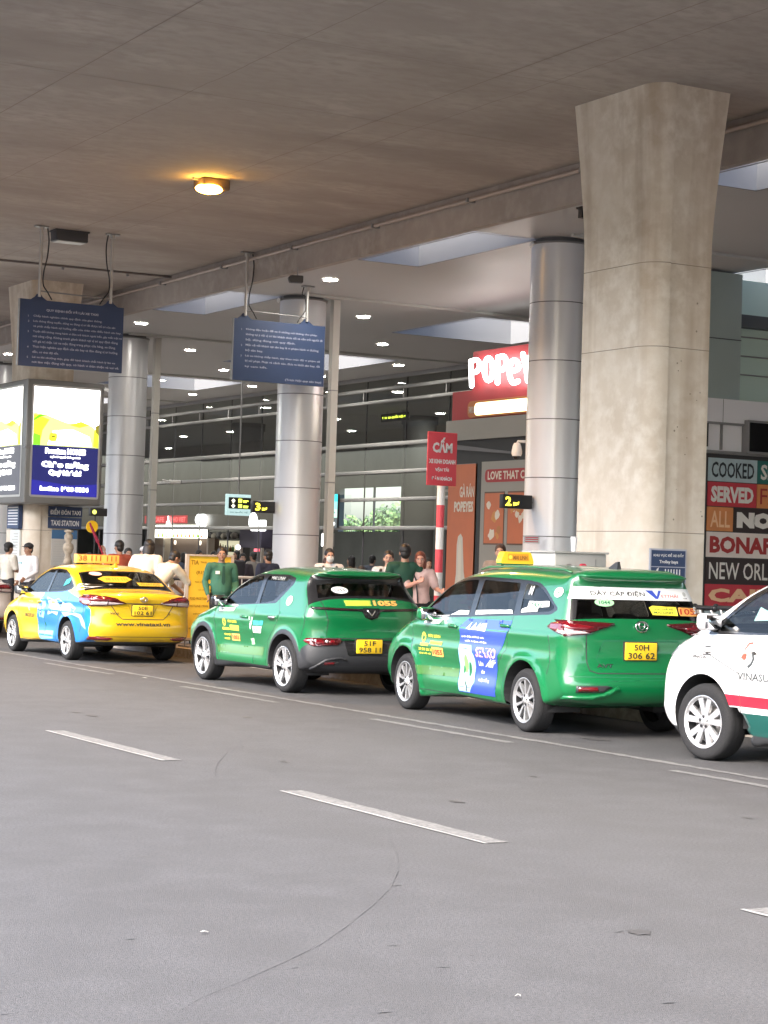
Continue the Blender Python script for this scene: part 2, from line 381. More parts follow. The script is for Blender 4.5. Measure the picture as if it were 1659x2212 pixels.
# concrete piers
def circ_(cx, cz, r, n=8): return [(cx + r * math.cos(6.2832 * i / n), cz + r * math.sin(6.2832 * i / n)) for i in range(n)]
def pier(y0, label):
    t = empty('concrete_column', (14.65, y0 + .7, GZ), 0, label, 'column', 'concrete columns carrying the flyover')
    mb = MB(); zs = [0, 2.0, 4.0, 5.4, 5.7, 6.0, 6.3, 6.6, 6.9, SL - GZ + .1]; rings = []
    for z in zs:
        k = max(0, (z - 5.45) / (SL - GZ - 5.45)) ** 1.25
        hx, hy, r = .45 + .10 * k, .70 + .15 * k, .27
        o = [(hx, -hy + .03), (hx, hy), (-hx, hy)]
        o += [(-hx + r - r * math.cos(R(a_)), -hy + r - r * math.sin(R(a_))) for a_ in range(0, 91, 9)]
        o += [(-hx + r + .012, -hy + .03)]
        rings.append([(x, y, z) for x, y in o])
    K = len(rings[0]); v = [p for o in rings for p in o]
    for j in range(K):
        c = 3 <= j < 13
        f = [(i * K + j, (i + 1) * K + j, (i + 1) * K + (j + 1) % K, i * K + (j + 1) % K)[::-1] for i in range(len(rings) - 1)]
        if c: continue
        q = sorted({n for t_ in f for n in t_}); mp = {n: i for i, n in enumerate(q)}
        mb.add([v[n] for n in q], [tuple(mp[n] for n in t_) for t_ in f], con_col, True)
    f = [(i * K + j, i * K + j + 1, (i + 1) * K + j + 1, (i + 1) * K + j) for i in range(len(rings) - 1) for j in range(3, 13)]
    q = sorted({n for t_ in f for n in t_}); mp = {n: i for i, n in enumerate(q)}
    mb.add([v[n] for n in q], [tuple(mp[n] for n in t_) for t_ in f], con_col, True)
    o = mb.build('shaft', t)
    bm = bmesh.new(); bm.from_mesh(o.data); bmesh.ops.recalc_face_normals(bm, faces=bm.faces[:]); bm.to_mesh(o.data); bm.free()
    mb = MB()
    for zz in (1.95, 4.15, 5.75 - .6):
        o = [(.452, -.672), (.452, .702), (-.452, .702)] + [(-.45 + .27 - .2725 * math.cos(R(a_)), -.70 + .27 - .2725 * math.sin(R(a_))) for a_ in range(0, 91, 9)] + [(-.168, -.672)]
        n = len(o); w = .005
        mb.add([(x, y, zz - w) for x, y in o] + [(x, y, zz + w) for x, y in o], [(i, (i + 1) % n, n + (i + 1) % n, n + i) for i in range(n)], pm('pour_line', (.3, .25, .19), .9))
        mb.build('pour_joint', t); mb = MB()
    # small form-tie holes
    rn = random.Random(int(y0))
    mb = MB()
    for k_ in range(16):
        xx, zz = rn.uniform(-.1, .42), rn.uniform(1.3, 5.2); mb.poly(circ_(xx, zz, rn.uniform(.006, .014)), (0, -.671, 0), X, Z, pm('pour_line', (.3, .25, .19), .9), .001)
    o = mb.build('tie_hole', t); o['kind'] = 'stuff'
    return t
pier(18.85, 'massive flared concrete column with rusty streaks standing behind the larger green taxi')
pier(40.35, 'flared concrete column at the left wrapped by the lit advertising box')
# small black bracket on the near column
p = at(1262, 455, 'x', 14.15)
mb = MB(); mb.box((-.03, -.04, -.07), (.06, .04, .07), black_m); mb.cyl((0, 0, .03), (-.07, .02, .05), .015, black_m, 8)
o = mb.build('cable_bracket'); o.location = (14.2, 20.33, p.z); tag(o, 'small black bracket fixed high on the left edge of the near concrete column', 'bracket')

# terminal canopy with recessed skylights
CZ = 6.88
xs = [16.9, 17.1, 17.95, 22.3, 25.55, 27.38]
yc = [(26.45 + 9.1 * k, 30.25 + 9.1 * k) for k in range(-3, 6)]
cp = MB()
ylist = sorted([-30, 110] + [v for p_ in yc for v in p_])
xl = [16.31, 16.42, 17.66, 22.3, 25.55, 27.38, 46]
def is_hole(xa, xb, ya, yb):
    return (abs(xa - 16.42) < .01 or abs(xa - 22.3) < .01) and any(abs(ya - p_[0]) < .01 for p_ in yc)
holes = []
for i in range(len(xl) - 1):
    for j in range(len(ylist) - 1):
        xa, xb, ya, yb = xl[i], xl[i + 1], ylist[j], ylist[j + 1]
        if is_hole(xa, xb, ya, yb): holes.append((xa, xb, ya, yb)); continue
        cp.add([(xa, ya, CZ), (xa, yb, CZ), (xb, yb, CZ), (xb, ya, CZ)], [(0, 1, 2, 3)], canopy_m if xa < 27.3 else hall_ceil)
can = cp.build('canopy'); tag(can, 'pale grey flat canopy of the terminal with recessed skylights and downlights', 'canopy')
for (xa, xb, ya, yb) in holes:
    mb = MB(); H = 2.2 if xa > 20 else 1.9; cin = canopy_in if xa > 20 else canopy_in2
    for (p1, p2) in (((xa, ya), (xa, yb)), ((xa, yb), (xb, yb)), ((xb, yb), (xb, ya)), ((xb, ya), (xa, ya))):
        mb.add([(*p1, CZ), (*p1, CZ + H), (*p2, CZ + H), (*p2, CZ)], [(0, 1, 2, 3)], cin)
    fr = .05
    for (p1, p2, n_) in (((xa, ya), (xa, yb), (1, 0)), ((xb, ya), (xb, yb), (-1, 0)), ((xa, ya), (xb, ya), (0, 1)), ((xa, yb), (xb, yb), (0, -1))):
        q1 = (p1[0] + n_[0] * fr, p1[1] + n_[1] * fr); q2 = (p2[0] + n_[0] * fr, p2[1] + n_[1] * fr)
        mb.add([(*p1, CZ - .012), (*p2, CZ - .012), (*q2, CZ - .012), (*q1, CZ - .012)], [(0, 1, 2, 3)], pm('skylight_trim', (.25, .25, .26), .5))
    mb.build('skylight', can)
# ribs across the canopy at every column row, and roof above solid parts
for k in range(-1, 5):
    yy = 35.05 + 9.1 * k - .35; rb = MB(); rb.box((17.74, yy, CZ - .05), (27.3, yy + .07, CZ - .002), trim_m); rb.build('rib', can)
rf = MB()
for i in range(len(xl) - 1):
    for j in range(len(ylist) - 1):
        xa, xb, ya, yb = xl[i], xl[i + 1], ylist[j], ylist[j + 1]
        if not is_hole(xa, xb, ya, yb): rf.add([(xa, ya, CZ + 2.2), (xb, ya, CZ + 2.2), (xb, yb, CZ + 2.2), (xa, yb, CZ + 2.2)], [(0, 1, 2, 3)], con_fascia)
rf.build('roof', can)
# downlights: a regular grid, some rows seen through the glass
def downlight(x, y, lab, grp, r=.13, m=lamp_e):
    t = empty('downlight', (x, y, CZ), 0, lab, 'ceiling light', grp)
    mb = MB(); mb.lathe([(r * 1.22, -.001), (r * 1.24, -.02), (r * 1.04, -.028), (r * 1.0, -.012)], white_m, 20); mb.build('trim_ring', t)
    mb = MB(); mb.lathe([(.0001, -.016), (r, -.016)], m, 20); mb.build('lamp', t)
    return t
DL = [(17.2, 32.7), (17.2, 41.8), (17.2, 50.9), (20.4, 46.3), (20.4, 37.2), (20.4, 55.4), (23.3, 41.5), (23.3, 50.5), (23.3, 54.9), (26.1, 45.6), (26.1, 54.5), (26.1, 58.9), (26.0, 32.0), (20.4, 28.1), (26.1, 63.4), (20.4, 64.5), (23.3, 59.6), (23.3, 64.1), (17.2, 60.0), (26.1, 50.0)]
ORD = ['first', 'second', 'third', 'fourth', 'fifth', 'sixth', 'seventh']
for row, nm in ((17.2, 'row nearest the road'), (20.4, 'second row from the road'), (23.3, 'third row from the road'), (26.1, 'row nearest the glass')):
    ys = sorted(y for x, y in DL if abs(x - row) < .3)
    for i, y in enumerate(ys): downlight(row, y, 'white canopy downlight, %s from the right in the %s' % (ORD[i], nm), 'downlights in the canopy ceiling')
HL = [(30.2, 52.75), (35.56, 59.1), (38.1, 65.6), (34.7, 65.4), (38.0, 70.0), (35, 75), (35, 79.8), (38.4, 79.8), (38.4, 89.3), (30.2, 61.9), (30.2, 71)]
for i, (x, y) in enumerate(sorted(HL, key=lambda q: math.atan2(q[0], q[1]), reverse=True)): downlight(x, y, 'white downlight inside the dark hall, number %s counting from the right' % (['one', 'two', 'three', 'four', 'five', 'six', 'seven', 'eight', 'nine', 'ten', 'eleven'][i]), 'downlights in the hall ceiling', .17)

# silver clad columns, each with a slim square post against the glass side
def silver_column(y, lab, grp='silver clad columns under the canopy'):
    t = empty('silver_column', (18.0, y, GZ), 0, lab, 'column', grp); r = .46
    mb = MB()
    top = CZ - GZ - .07
    mb.lathe([(r, 0), (r, top)], silver, 72); mb.lathe([(r, top), (r - .06, top + .001)], silver, 72, sm=False)
    mb.lathe([(r + .012, 0), (r + .012, .12)], grey_m, 48)
    mb.build('cladding', t)
    z = 1.05; mb = MB()
    while z < top - .1:
        mb.lathe([(r + .0015, z - .007), (r + .0015, z + .007)], dark_joint, 64); z += .93
    mb.build('panel_joint', t)
    mb = MB(); mb.lathe([(r - .06, CZ - GZ - .10), (r - .06, CZ - GZ + .02)], pm('shadow_gap', (.12, .12, .12), .6), 40); mb.build('neck', t)
    mb = MB(); mb.lathe([(r + .03, CZ - GZ - .10), (r + .03, CZ - GZ - .07), (r - .05, CZ - GZ - .07), (r - .05, CZ - GZ - .10), (r + .03, CZ - GZ - .10)], grey_m, 40)
    mb.cyl((-r - .1, -.05, CZ - GZ - .08), (-r + .02, 0, CZ - GZ - .08), .02, grey_m, 8); mb.ell((-r - .12, -.06, CZ - GZ - .12), (.035, .035, .05), white_m, 10, 6)
    mb.build('collar', t)
    return t
silver_column(26.35, 'silver clad round column nearest the near concrete column, in front of the fried chicken shop')
silver_column(35.35, 'silver clad round column in the middle with a gate 3 sign on it')
silver_column(44.45, 'silver clad round column beside the lit advertising box')
silver_column(53.55, 'silver clad round column at the far left edge, cut by the picture')
for y, lab in ((35.35, 'slim pale square post just right of the middle silver column'), (44.45, 'slim pale square post right of the silver column by the advertising box'), (26.35, 'slim pale square post hidden behind the nearest silver column'), (53.55, 'slim pale square post beside the far left silver column')):
    t = empty('facade_post', (18.72, y - .02, GZ), 0, lab, 'post', 'slim posts beside the silver columns')
    mb = MB(); mb.box((-.075, -.075, 0), (.075, .075, CZ - GZ), post_m); mb.build('post', t)
    
    for zz in (3.05, 4.9):
        mb = MB(); mb.box((-.08, -.08, zz), (.08, .08, zz + .02), grey_m); mb.build('joint_band', t)

# glass facade
GX = 27.4
t = empty('glass_facade', (GX, 50, GZ), 0, 'tall dark glass wall of the terminal with pale horizontal rails', 'glass wall')
for k in range(-9, 15):
    y0 = k * 2.27 - .32; y1 = y0 + 2.27
    mb = MB(); mb.add([(0.02, y0, 2.45), (0.02, y0, CZ - GZ), (0.02, y1 - .015, CZ - GZ), (0.02, y1 - .015, 2.45)], [(0, 1, 2, 3)], wall_glass); mb.build('glass_pane', t)
for z, h in ((2.6, .11), (3.40, .10), (4.17, .10), (4.94, .11), (6.15, .09), (6.50, .10), (6.84, .16)):
    mb = MB(); mb.rbox((-.11, -25, z - h / 2 - GZ), (-.002, 50, z + h / 2 - GZ), steel_white, .02, 2); mb.build('rail', t)
for k in range(-9, 15):
    mb = MB(); mb.box((-.08, k * 2.27 - .35, 6.2 - GZ), (-.03, k * 2.27 - .29, 6.45 - GZ), steel_white); mb.build('stub', t)
    mb = MB(); mb.box((.03, k * 2.27 - .33, 0), (.07, k * 2.27 - .31, CZ - GZ - .1), dark_joint); mb.build('fin', t)
# hall behind the glass
h = MB(); BX = 45
wy0, wy1, wz0, wz1 = 77.2, 83.95, 3.05, 5.12
h.box((BX, 20, 0), (BX + .3, wy0, CZ), hall_dark); h.box((BX, wy1, 0), (BX + .3, 130, CZ), hall_dark)
h.box((BX, wy0, 0), (BX + .3, wy1, wz0), hall_dark); h.box((BX, wy0, wz1), (BX + .3, wy1, CZ), hall_dark)
h.box((28, 110, 0), (45, 110.3, CZ), hall_dark); h.box((27.4, 20, 0), (45, 20.3, CZ), hall_dark)
hl = h.build('hall_back_wall'); tag(hl, 'dark rear wall of the terminal hall with one large window', 'wall')
mb = MB()
mb.box((BX - .02, wy0 + 3.3, wz0), (BX + .08, wy0 + 3.36, wz1), dark_joint); mb.build('window_bar', hl)
hc = MB(); hc.add([(27.45, -30, CZ + .02), (27.45, 130, CZ + .02), (45.3, 130, CZ + .02), (45.3, -30, CZ + .02)], [(0, 1, 2, 3)], hall_ceil); tag(hc.build('hall_ceiling'), 'dark ceiling of the terminal hall', 'ceiling')
for (px, x, lab) in ((535, 33.5, 'grey round pillar inside the hall left of the gate 3 sign'), (905, 36, 'grey round pillar inside the hall right of the far window')):
    y = at(px, 1000, 'x', x).y
    mb = MB()
    if 'square' in lab: mb.rbox((-1.2, -1.2, 0), (1.2, 1.2, CZ - GZ), hall_dark, .05)
    else: mb.lathe([(.62, 0), (.62, .2), (.6, .21), (.6, CZ - GZ - .3), (.66, CZ - GZ - .28), (.66, CZ - GZ)], pm('hall_pillar', (.13, .13, .13), .9, spec=.1), 32)
    o = mb.build('hall_pillar'); o.location = (x, y, GZ); tag(o, lab, 'column')
# ================================================================== cars
def pip(pts, poly):
    """which of the 2-D points lie inside the polygon"""
    x, y = pts[:, 0], pts[:, 1]; ins = np.zeros(len(pts), bool); n = len(poly)
    for i in range(n):
        x1, y1 = poly[i]; x2, y2 = poly[(i + 1) % n]
        c = ((y1 > y) != (y2 > y)); 
        with np.errstate(divide='ignore', invalid='ignore'):
            xi = (x2 - x1) * (y - y1) / ((y2 - y1) if y2 != y1 else 1e-12) + x1
        ins ^= c & (x < xi)
    return ins
def catmull(P, step=.045, closed=True):
    P = np.array(P, float); n = len(P); out = []
    for i in range(n if closed else n - 1):
        p0, p1, p2, p3 = (P[(i - 1) % n], P[i], P[(i + 1) % n], P[(i + 2) % n]) if closed else (P[max(i - 1, 0)], P[i], P[i + 1], P[min(i + 2, n - 1)])
        L = np.linalg.norm(p2[:2] - p1[:2]); k = max(1, int(round(L / step)))
        t1 = (p2 - p0) / 2; t2 = (p3 - p1) / 2
        l0 = np.linalg.norm(p1[:2] - p0[:2]) + 1e-6; l2 = np.linalg.norm(p3[:2] - p2[:2]) + 1e-6
        t1 = ((p1 - p0) / l0 * L + (p2 - p1)) / 2; t2 = ((p3 - p2) / l2 * L + (p2 - p1)) / 2
        for j in range(k):
            t = j / k; out.append((2 * t ** 3 - 3 * t ** 2 + 1) * p1 + (t ** 3 - 2 * t ** 2 + t) * t1 + (-2 * t ** 3 + 3 * t ** 2) * p2 + (t ** 3 - t ** 2) * t2)
    if not closed: out.append(P[-1])
    return np.array(out)
def rounded(poly, r=.03, n=4):
    """round the corners of a polygon"""
    out = []; K = len(poly)
    for i in range(K):
        p = np.array(poly[i], float); a = np.array(poly[i - 1], float) - p; b = np.array(poly[(i + 1) % K], float) - p
        la, lb = np.linalg.norm(a), np.linalg.norm(b); rr = min(r, la * .45, lb * .45); a = a / la * rr; b = b / lb * rr
        for j in range(n + 1): t = j / n; out.append(tuple(p + a * (1 - t) ** 2 + b * t ** 2))
    return out
def stroke(pts, w):
    """a polyline widened into a thin polygon"""
    P = [np.array(p, float) for p in pts]; L = []; Rr_ = []
    for i, p in enumerate(P):
        d = P[min(i + 1, len(P) - 1)] - P[max(i - 1, 0)]; d = d / (np.linalg.norm(d) + 1e-9); n = np.array([-d[1], d[0]]) * w / 2
        L.append(tuple(p + n)); Rr_.append(tuple(p - n))
    return L + Rr_[::-1]
SE_P = 3.1
class CarBody:
    def __init__(s, sil, W0, belt, tumble, wheels, Rarch, shape=None, flare=.018):
        s.S = catmull([(a, b, c) for a, b, c in sil]); s.P = s.S[:, :2]; s.r = s.S[:, 2]
        s.W0, s.belt, s.tumble, s.wheels, s.Ra, s.flare, s.shape = W0, belt, tumble, wheels, Rarch, flare, shape
        s.ym = (s.P[:, 0].max() + s.P[:, 0].min()) / 2; s.hl = (s.P[:, 0].max() - s.P[:, 0].min()) / 2
    def dist(s, q):
        A = s.P; B = np.roll(A, -1, 0); d = B - A; L2 = (d ** 2).sum(1)
        D = np.full(len(q), 1e9); Rv = np.zeros(len(q))
        for c in range(0, len(q), 2000):
            qq = q[c:c + 2000]; t = np.clip(((qq[:, None] - A) * d).sum(2) / L2, 0, 1)
            pr = A + t[..., None] * d; dd = np.sqrt(((qq[:, None] - pr) ** 2).sum(2)); k = dd.argmin(1); i = np.arange(len(qq))
            D[c:c + 2000] = dd[i, k]; rn = np.roll(s.r, -1)
            # radius averaged over the near boundary so that the surface has no crease where the nearest side changes
            w = 1 / (dd + .02) ** 4; rr = s.r + t * (rn - s.r); Rv[c:c + 2000] = (rr * w).sum(1) / w.sum(1)
        return D, Rv
    def width(s, q):
        y, z = q[:, 0], q[:, 1]; zb = s.belt
        lo = 1 - .045 * np.clip((.60 - z) / .35, 0, 2) ** 2; mid = 1 - .028 * np.clip((z - .60) / (zb - .60), 0, 1) ** 2
        k = np.clip(z - zb, 0, 9); up = -s.tumble * (k + .25 * k * k)
        w = s.W0 * lo * mid + up
        t = (y - s.ym) / s.hl; w = w * (1 - .05 * np.abs(t) ** 3.2)
        for (wy, wz) in s.wheels:
            d = np.hypot(y - wy, z - wz); w = w + s.flare * np.exp(-((d - s.Ra - .012) / .045) ** 2) * (z < zb)
        for (z0, amp, sg, ya, yb) in (s.shape or []):       # creases and scallops: height, depth, spread, from, to
            m = 1 / (1 + np.exp(-(y - ya) / .08)) / (1 + np.exp((y - yb) / .08)); w = w + amp * np.exp(-((z - z0) / sg) ** 2) * m
        return w
    def lift(s, q):
        D, Rv = s.dist(q); w = s.width(q); u = np.clip(D / Rv, 0, 1)
        return w * (1 - (1 - u) ** SE_P) ** (1 / SE_P)
    def band(s, a, b, frac=.88, inset=0):
        """polygon of the strip of the outline between two outline points; it reaches |x| = frac * width"""
        def near(p): return int(((s.P - np.array(p)) ** 2).sum(1).argmin())
        i, j = near(a), near(b); n = len(s.P); idx = [(i + k) % n for k in range((j - i) % n + 1)]
        out = [tuple(s.P[k]) for k in idx]; inn = []
        for k in idx:
            t = s.P[(k + 1) % n] - s.P[k - 1]; t = t / np.linalg.norm(t); nn = np.array([-t[1], t[0]])
            if s.ccw: pass
            else: nn = -nn
            d = s.r[k] * (1 - (1 - frac ** SE_P) ** (1 / SE_P)); inn.append(tuple(s.P[k] + nn * d))
        e = []                                             # push the outer side just past the outline
        for k in idx:
            t = s.P[(k + 1) % n] - s.P[k - 1]; t = t / np.linalg.norm(t); nn = np.array([-t[1], t[0]]); nn = nn if s.ccw else -nn
            e.append(tuple(s.P[k] - nn * .01))
        return e + inn[::-1]
    def mesh(s, regions, grid=.038):
        P = s.P; n = len(P); area = .5 * np.sum(P[:, 0] * np.roll(P[:, 1], -1) - np.roll(P[:, 0], -1) * P[:, 1]); s.ccw = area > 0
        regs = [(r(s) if callable(r) else r, k) for r, k in regions]
        pts = [tuple(p) for p in P]; edges = [(i, (i + 1) % n) for i in range(n)]
        fr = [.22, .4, .55, .68, .78, .86, .92, .96, .985, .998]
        for f in fr:
            d = s.r * (1 - (1 - f ** SE_P) ** (1 / SE_P))
            T = np.roll(P, -1, 0) - np.roll(P, 1, 0); T /= np.linalg.norm(T, axis=1)[:, None]; N = np.stack([-T[:, 1], T[:, 0]], 1) * (1 if s.ccw else -1)
            Q = P + N * d[:, None]; D, _ = s.dist(Q); ok = (D > d * .93) & pip(Q, P)
            pts += [tuple(q) for q in Q[ok]]
        lo, hi = P.min(0), P.max(0); gx = np.arange(lo[0] + .02, hi[0], grid); gz = np.arange(lo[1] + .02, hi[1], grid * .8)
        G = np.array([(a + (grid / 2 if j % 2 else 0), b) for j, b in enumerate(gz) for a in gx]); D, Rv = s.dist(G); ok = pip(G, P) & (D > Rv * .95)
        pts += [tuple(q) for q in G[ok]]
        for poly, k in regs:
            o = len(pts); m = len(poly)
            dense = []
            for i in range(m):
                a = np.array(poly[i]); b = np.array(poly[(i + 1) % m]); c = max(1, int(np.linalg.norm(b - a) / .07))
                for j in range(c): dense.append(tuple(a + (b - a) * j / c))
            pts += dense; edges += [(o + i, o + (i + 1) % len(dense)) for i in range(len(dense))]
        V, E_, F, *_ = delaunay_2d_cdt([Vector(p) for p in pts], edges, [], 0, 1e-4)
        V = np.array([tuple(v) for v in V]); F = np.array([tuple(f) for f in F if len(f) == 3]); C = V[F].mean(1)
        F = F[pip(C, P)]; C = V[F].mean(1)
        a = V[F]; A2 = (a[:, 1, 0] - a[:, 0, 0]) * (a[:, 2, 1] - a[:, 0, 1]) - (a[:, 2, 0] - a[:, 0, 0]) * (a[:, 1, 1] - a[:, 0, 1])
        F = np.where((A2 > 0)[:, None], F, F[:, ::-1]); F = F[np.abs(A2) > 1e-8]; C = V[F].mean(1)
        key = np.full(len(F), 'paint', object)
        for poly, k in regs: key[pip(C, poly)] = k
        X_ = s.lift(V); D, _ = s.dist(V); X_[D < 2e-4] = 0
        s.V, s.F, s.key, s.X = V, F, key, X_
        # BVH of the whole left and right surface, used to lay lamps and lettering on it
        nv = len(V); L = [Vector((-x, y, z)) for x, (y, z) in zip(X_, V)]; Rr2 = [Vector((x, y, z)) for x, (y, z) in zip(X_, V)]
        s.bvh = BVHTree.FromPolygons(L + Rr2, [tuple(f) for f in F] + [tuple(nv + i for i in f[::-1]) for f in F])
    def part(s, name, want, mats, parent, sides=(-1, 1), inset=0., smooth=True, right=None):
        """mesh of the faces whose key is in want (key -> material)"""
        sel = [i for i, k in enumerate(s.key) if k in want]; mb_v = []; faces = []; mi = []; ms = []
        mp = {}
        for sd in sides:
            for i in sel:
                f = s.F[i] if sd < 0 else s.F[i][::-1]; q = []
                for v in f:
                    kk = (v, 0 if s.X[v] < 1e-6 else sd)
                    if kk not in mp: mp[kk] = len(mb_v); mb_v.append((sd * max(0, s.X[v] - (inset if s.X[v] > 0 else 0)), s.V[v][0], s.V[v][1]))
                    q.append(mp[kk])
                m = (right or want).get(s.key[i], want[s.key[i]]) if sd > 0 else want[s.key[i]]
                if m not in ms: ms.append(m)
                faces.append(q); mi.append(ms.index(m))
        if not faces: return None
        # faces on the left are wound the other way round: fix by outward direction
        o = mesh_ob(name, mb_v, faces, ms, mi, parent, smooth)
        bm = bmesh.new(); bm.from_mesh(o.data); bmesh.ops.recalc_face_normals(bm, faces=bm.faces[:]); bm.to_mesh(o.data); bm.free()
        return o
    def hit(s, proj, a, b):
        if proj == 'L': o, d = Vector((-3, a, b)), Vector((1, 0, 0))
        elif proj == 'R': o, d = Vector((3, a, b)), Vector((-1, 0, 0))
        elif proj == 'B': o, d = Vector((a, -4, b)), Vector((0, 1, 0))
        elif proj == 'T': o, d = Vector((a, b, 4)), Vector((0, 0, -1))
        else: o, d = Vector((a, 9, b)), Vector((0, -1, 0))
        loc, nor, i, ds = s.bvh.ray_cast(o, d)
        if loc is None:
            loc, nor, i, ds = s.bvh.find_nearest(o + d * (3 - s.W0 if proj in 'LR' else 3.2)); 
        if nor.dot(d) > 0: nor = -nor
        return loc, nor
    def decal(s, name, items, parent, off=.004, thick=0., grid=.04, smooth=True):
        """items: (proj, polygon, material) or (proj, 'text', string, (x, z), height, width, material, align); lays them on the body"""
        if name == 'door_lettering' and len(items) > 1:
            for it in items: s.decal(name, [it], parent, off, thick, grid, smooth)
            return None
        mb = MB()
        for it in items:
            proj = it[0]
            if it[1] == 'text':
                _, _, st, (ax, az), h, wd, m, al = it[:8]; bold = it[8] if len(it) > 8 else .02; slant = it[9] if len(it) > 9 else 0
                v, f, sz = text_geo(st, bold, 2); sy = h / sz[1]; sx = wd / sz[0] if wd else sy; dx = {'l': 0, 'c': -sz[0] * sx / 2, 'r': -sz[0] * sx}[al]
                sg = -1 if proj in 'LF' else 1
                P2 = [(ax + sg * (a * sx + dx + b * slant), az + b * sy) for a, b in v]; F2 = f; o2 = off + .002 + (it[10] if len(it) > 10 else 0)
            else:
                poly = [tuple(p) for p in it[1]]; m = it[2]; o2 = off + (it[3] if len(it) > 3 else 0); P_ = np.array(poly); lo, hi = P_.min(0), P_.max(0); dense = []
                for i in range(len(poly)):
                    a = np.array(poly[i]); b = np.array(poly[(i + 1) % len(poly)]); c = max(1, int(np.linalg.norm(b - a) / grid))
                    for j in range(c): dense.append(tuple(a + (b - a) * j / c))
                n0 = len(dense); G = np.array([(a, b) for a in np.arange(lo[0] + grid / 2, hi[0], grid) for b in np.arange(lo[1] + grid / 2, hi[1], grid)]).reshape(-1, 2)
                if len(G): G = G[pip(G, dense)]
                V_, _, F_, *_ = delaunay_2d_cdt([Vector(p) for p in dense] + [Vector(tuple(p)) for p in G], [(i, (i + 1) % n0) for i in range(n0)], [], 0, 1e-5)
                V_ = np.array([tuple(v) for v in V_]); F2 = [tuple(f) for f in F_ if len(f) == 3]
                if not F2: continue
                C_ = np.array([V_[list(f)].mean(0) for f in F2]); ok = pip(C_, dense); F2 = [f for f, k in zip(F2, ok) if k]; P2 = [tuple(v) for v in V_]
            H = [s.hit(proj, a, b) for a, b in P2]; V3 = [p + n * (o2 + thick) for p, n in H]; K = len(V3)
            # face the viewer
            fl = []
            vd = {'L': Vector((1, 0, 0)), 'R': Vector((-1, 0, 0)), 'B': Vector((0, 1, 0)), 'F': Vector((0, -1, 0)), 'T': Vector((0, 0, -1))}[proj]
            for f in F2:
                nn = (V3[f[1]] - V3[f[0]]).cross(V3[f[2]] - V3[f[0]]); fl.append(f if nn.dot(vd) < 0 else f[::-1])
            if thick:
                V3 = V3 + [p - n * .004 for p, n in H]; ed = set()
                for f in fl:
                    for i in range(len(f)): ed.add((f[i], f[(i + 1) % len(f)]))
                fl = list(fl) + [(b, a, K + a, K + b) for (a, b) in ed if (b, a) not in ed]
            mb.add(V3, fl, m, smooth and it[1] != 'text')
        return mb.build(name, parent)

tyre_m = pm('tyre_rubber', (.022, .022, .023), .85, spec=.2, bump=.3, bscale=60)
rim_silver = pm('rim_silver', (.75, .75, .76), .25, metal=.75)
rim_grey = pm('rim_grey', (.5, .5, .51), .3, metal=.7)
rim_dark = pm('rim_dark', (.03, .03, .032), .35, metal=.3)
chrome = pm('chrome', (.8, .8, .8), .12, metal=1)
car_black = pm('car_black_trim', (.03, .031, .033), .5)
car_blackg = pm('car_black_gloss', (.012, .012, .013), .25, coat=.15)
underbody = pm('underbody', (.015, .015, .016), .8)
seat_m = pm('seat_fabric', (.05, .05, .052), .8)
seat_light = pm('seat_beige', (.25, .22, .18), .8)
auto_glass = glass('car_glass', (.44, .46, .45), .6, .01)
auto_glass_r = glass('rear_glass', (.26, .26, .25), 1.0, .015)
lamp_red = pm('lamp_red', (.13, .004, .008), .1, coat=1)
lamp_dred = pm('lamp_dark_red', (.06, .004, .006), .1, coat=1)
lamp_clear = pm('lamp_clear', (.42, .36, .36), .12, coat=1)
plate_y = pm('plate_yellow', (.86, .56, .02), .45)
def paint(name, col):
    return pm(name, col, .3, coat=.8, spec=.5, vary=.03, vscale=2)
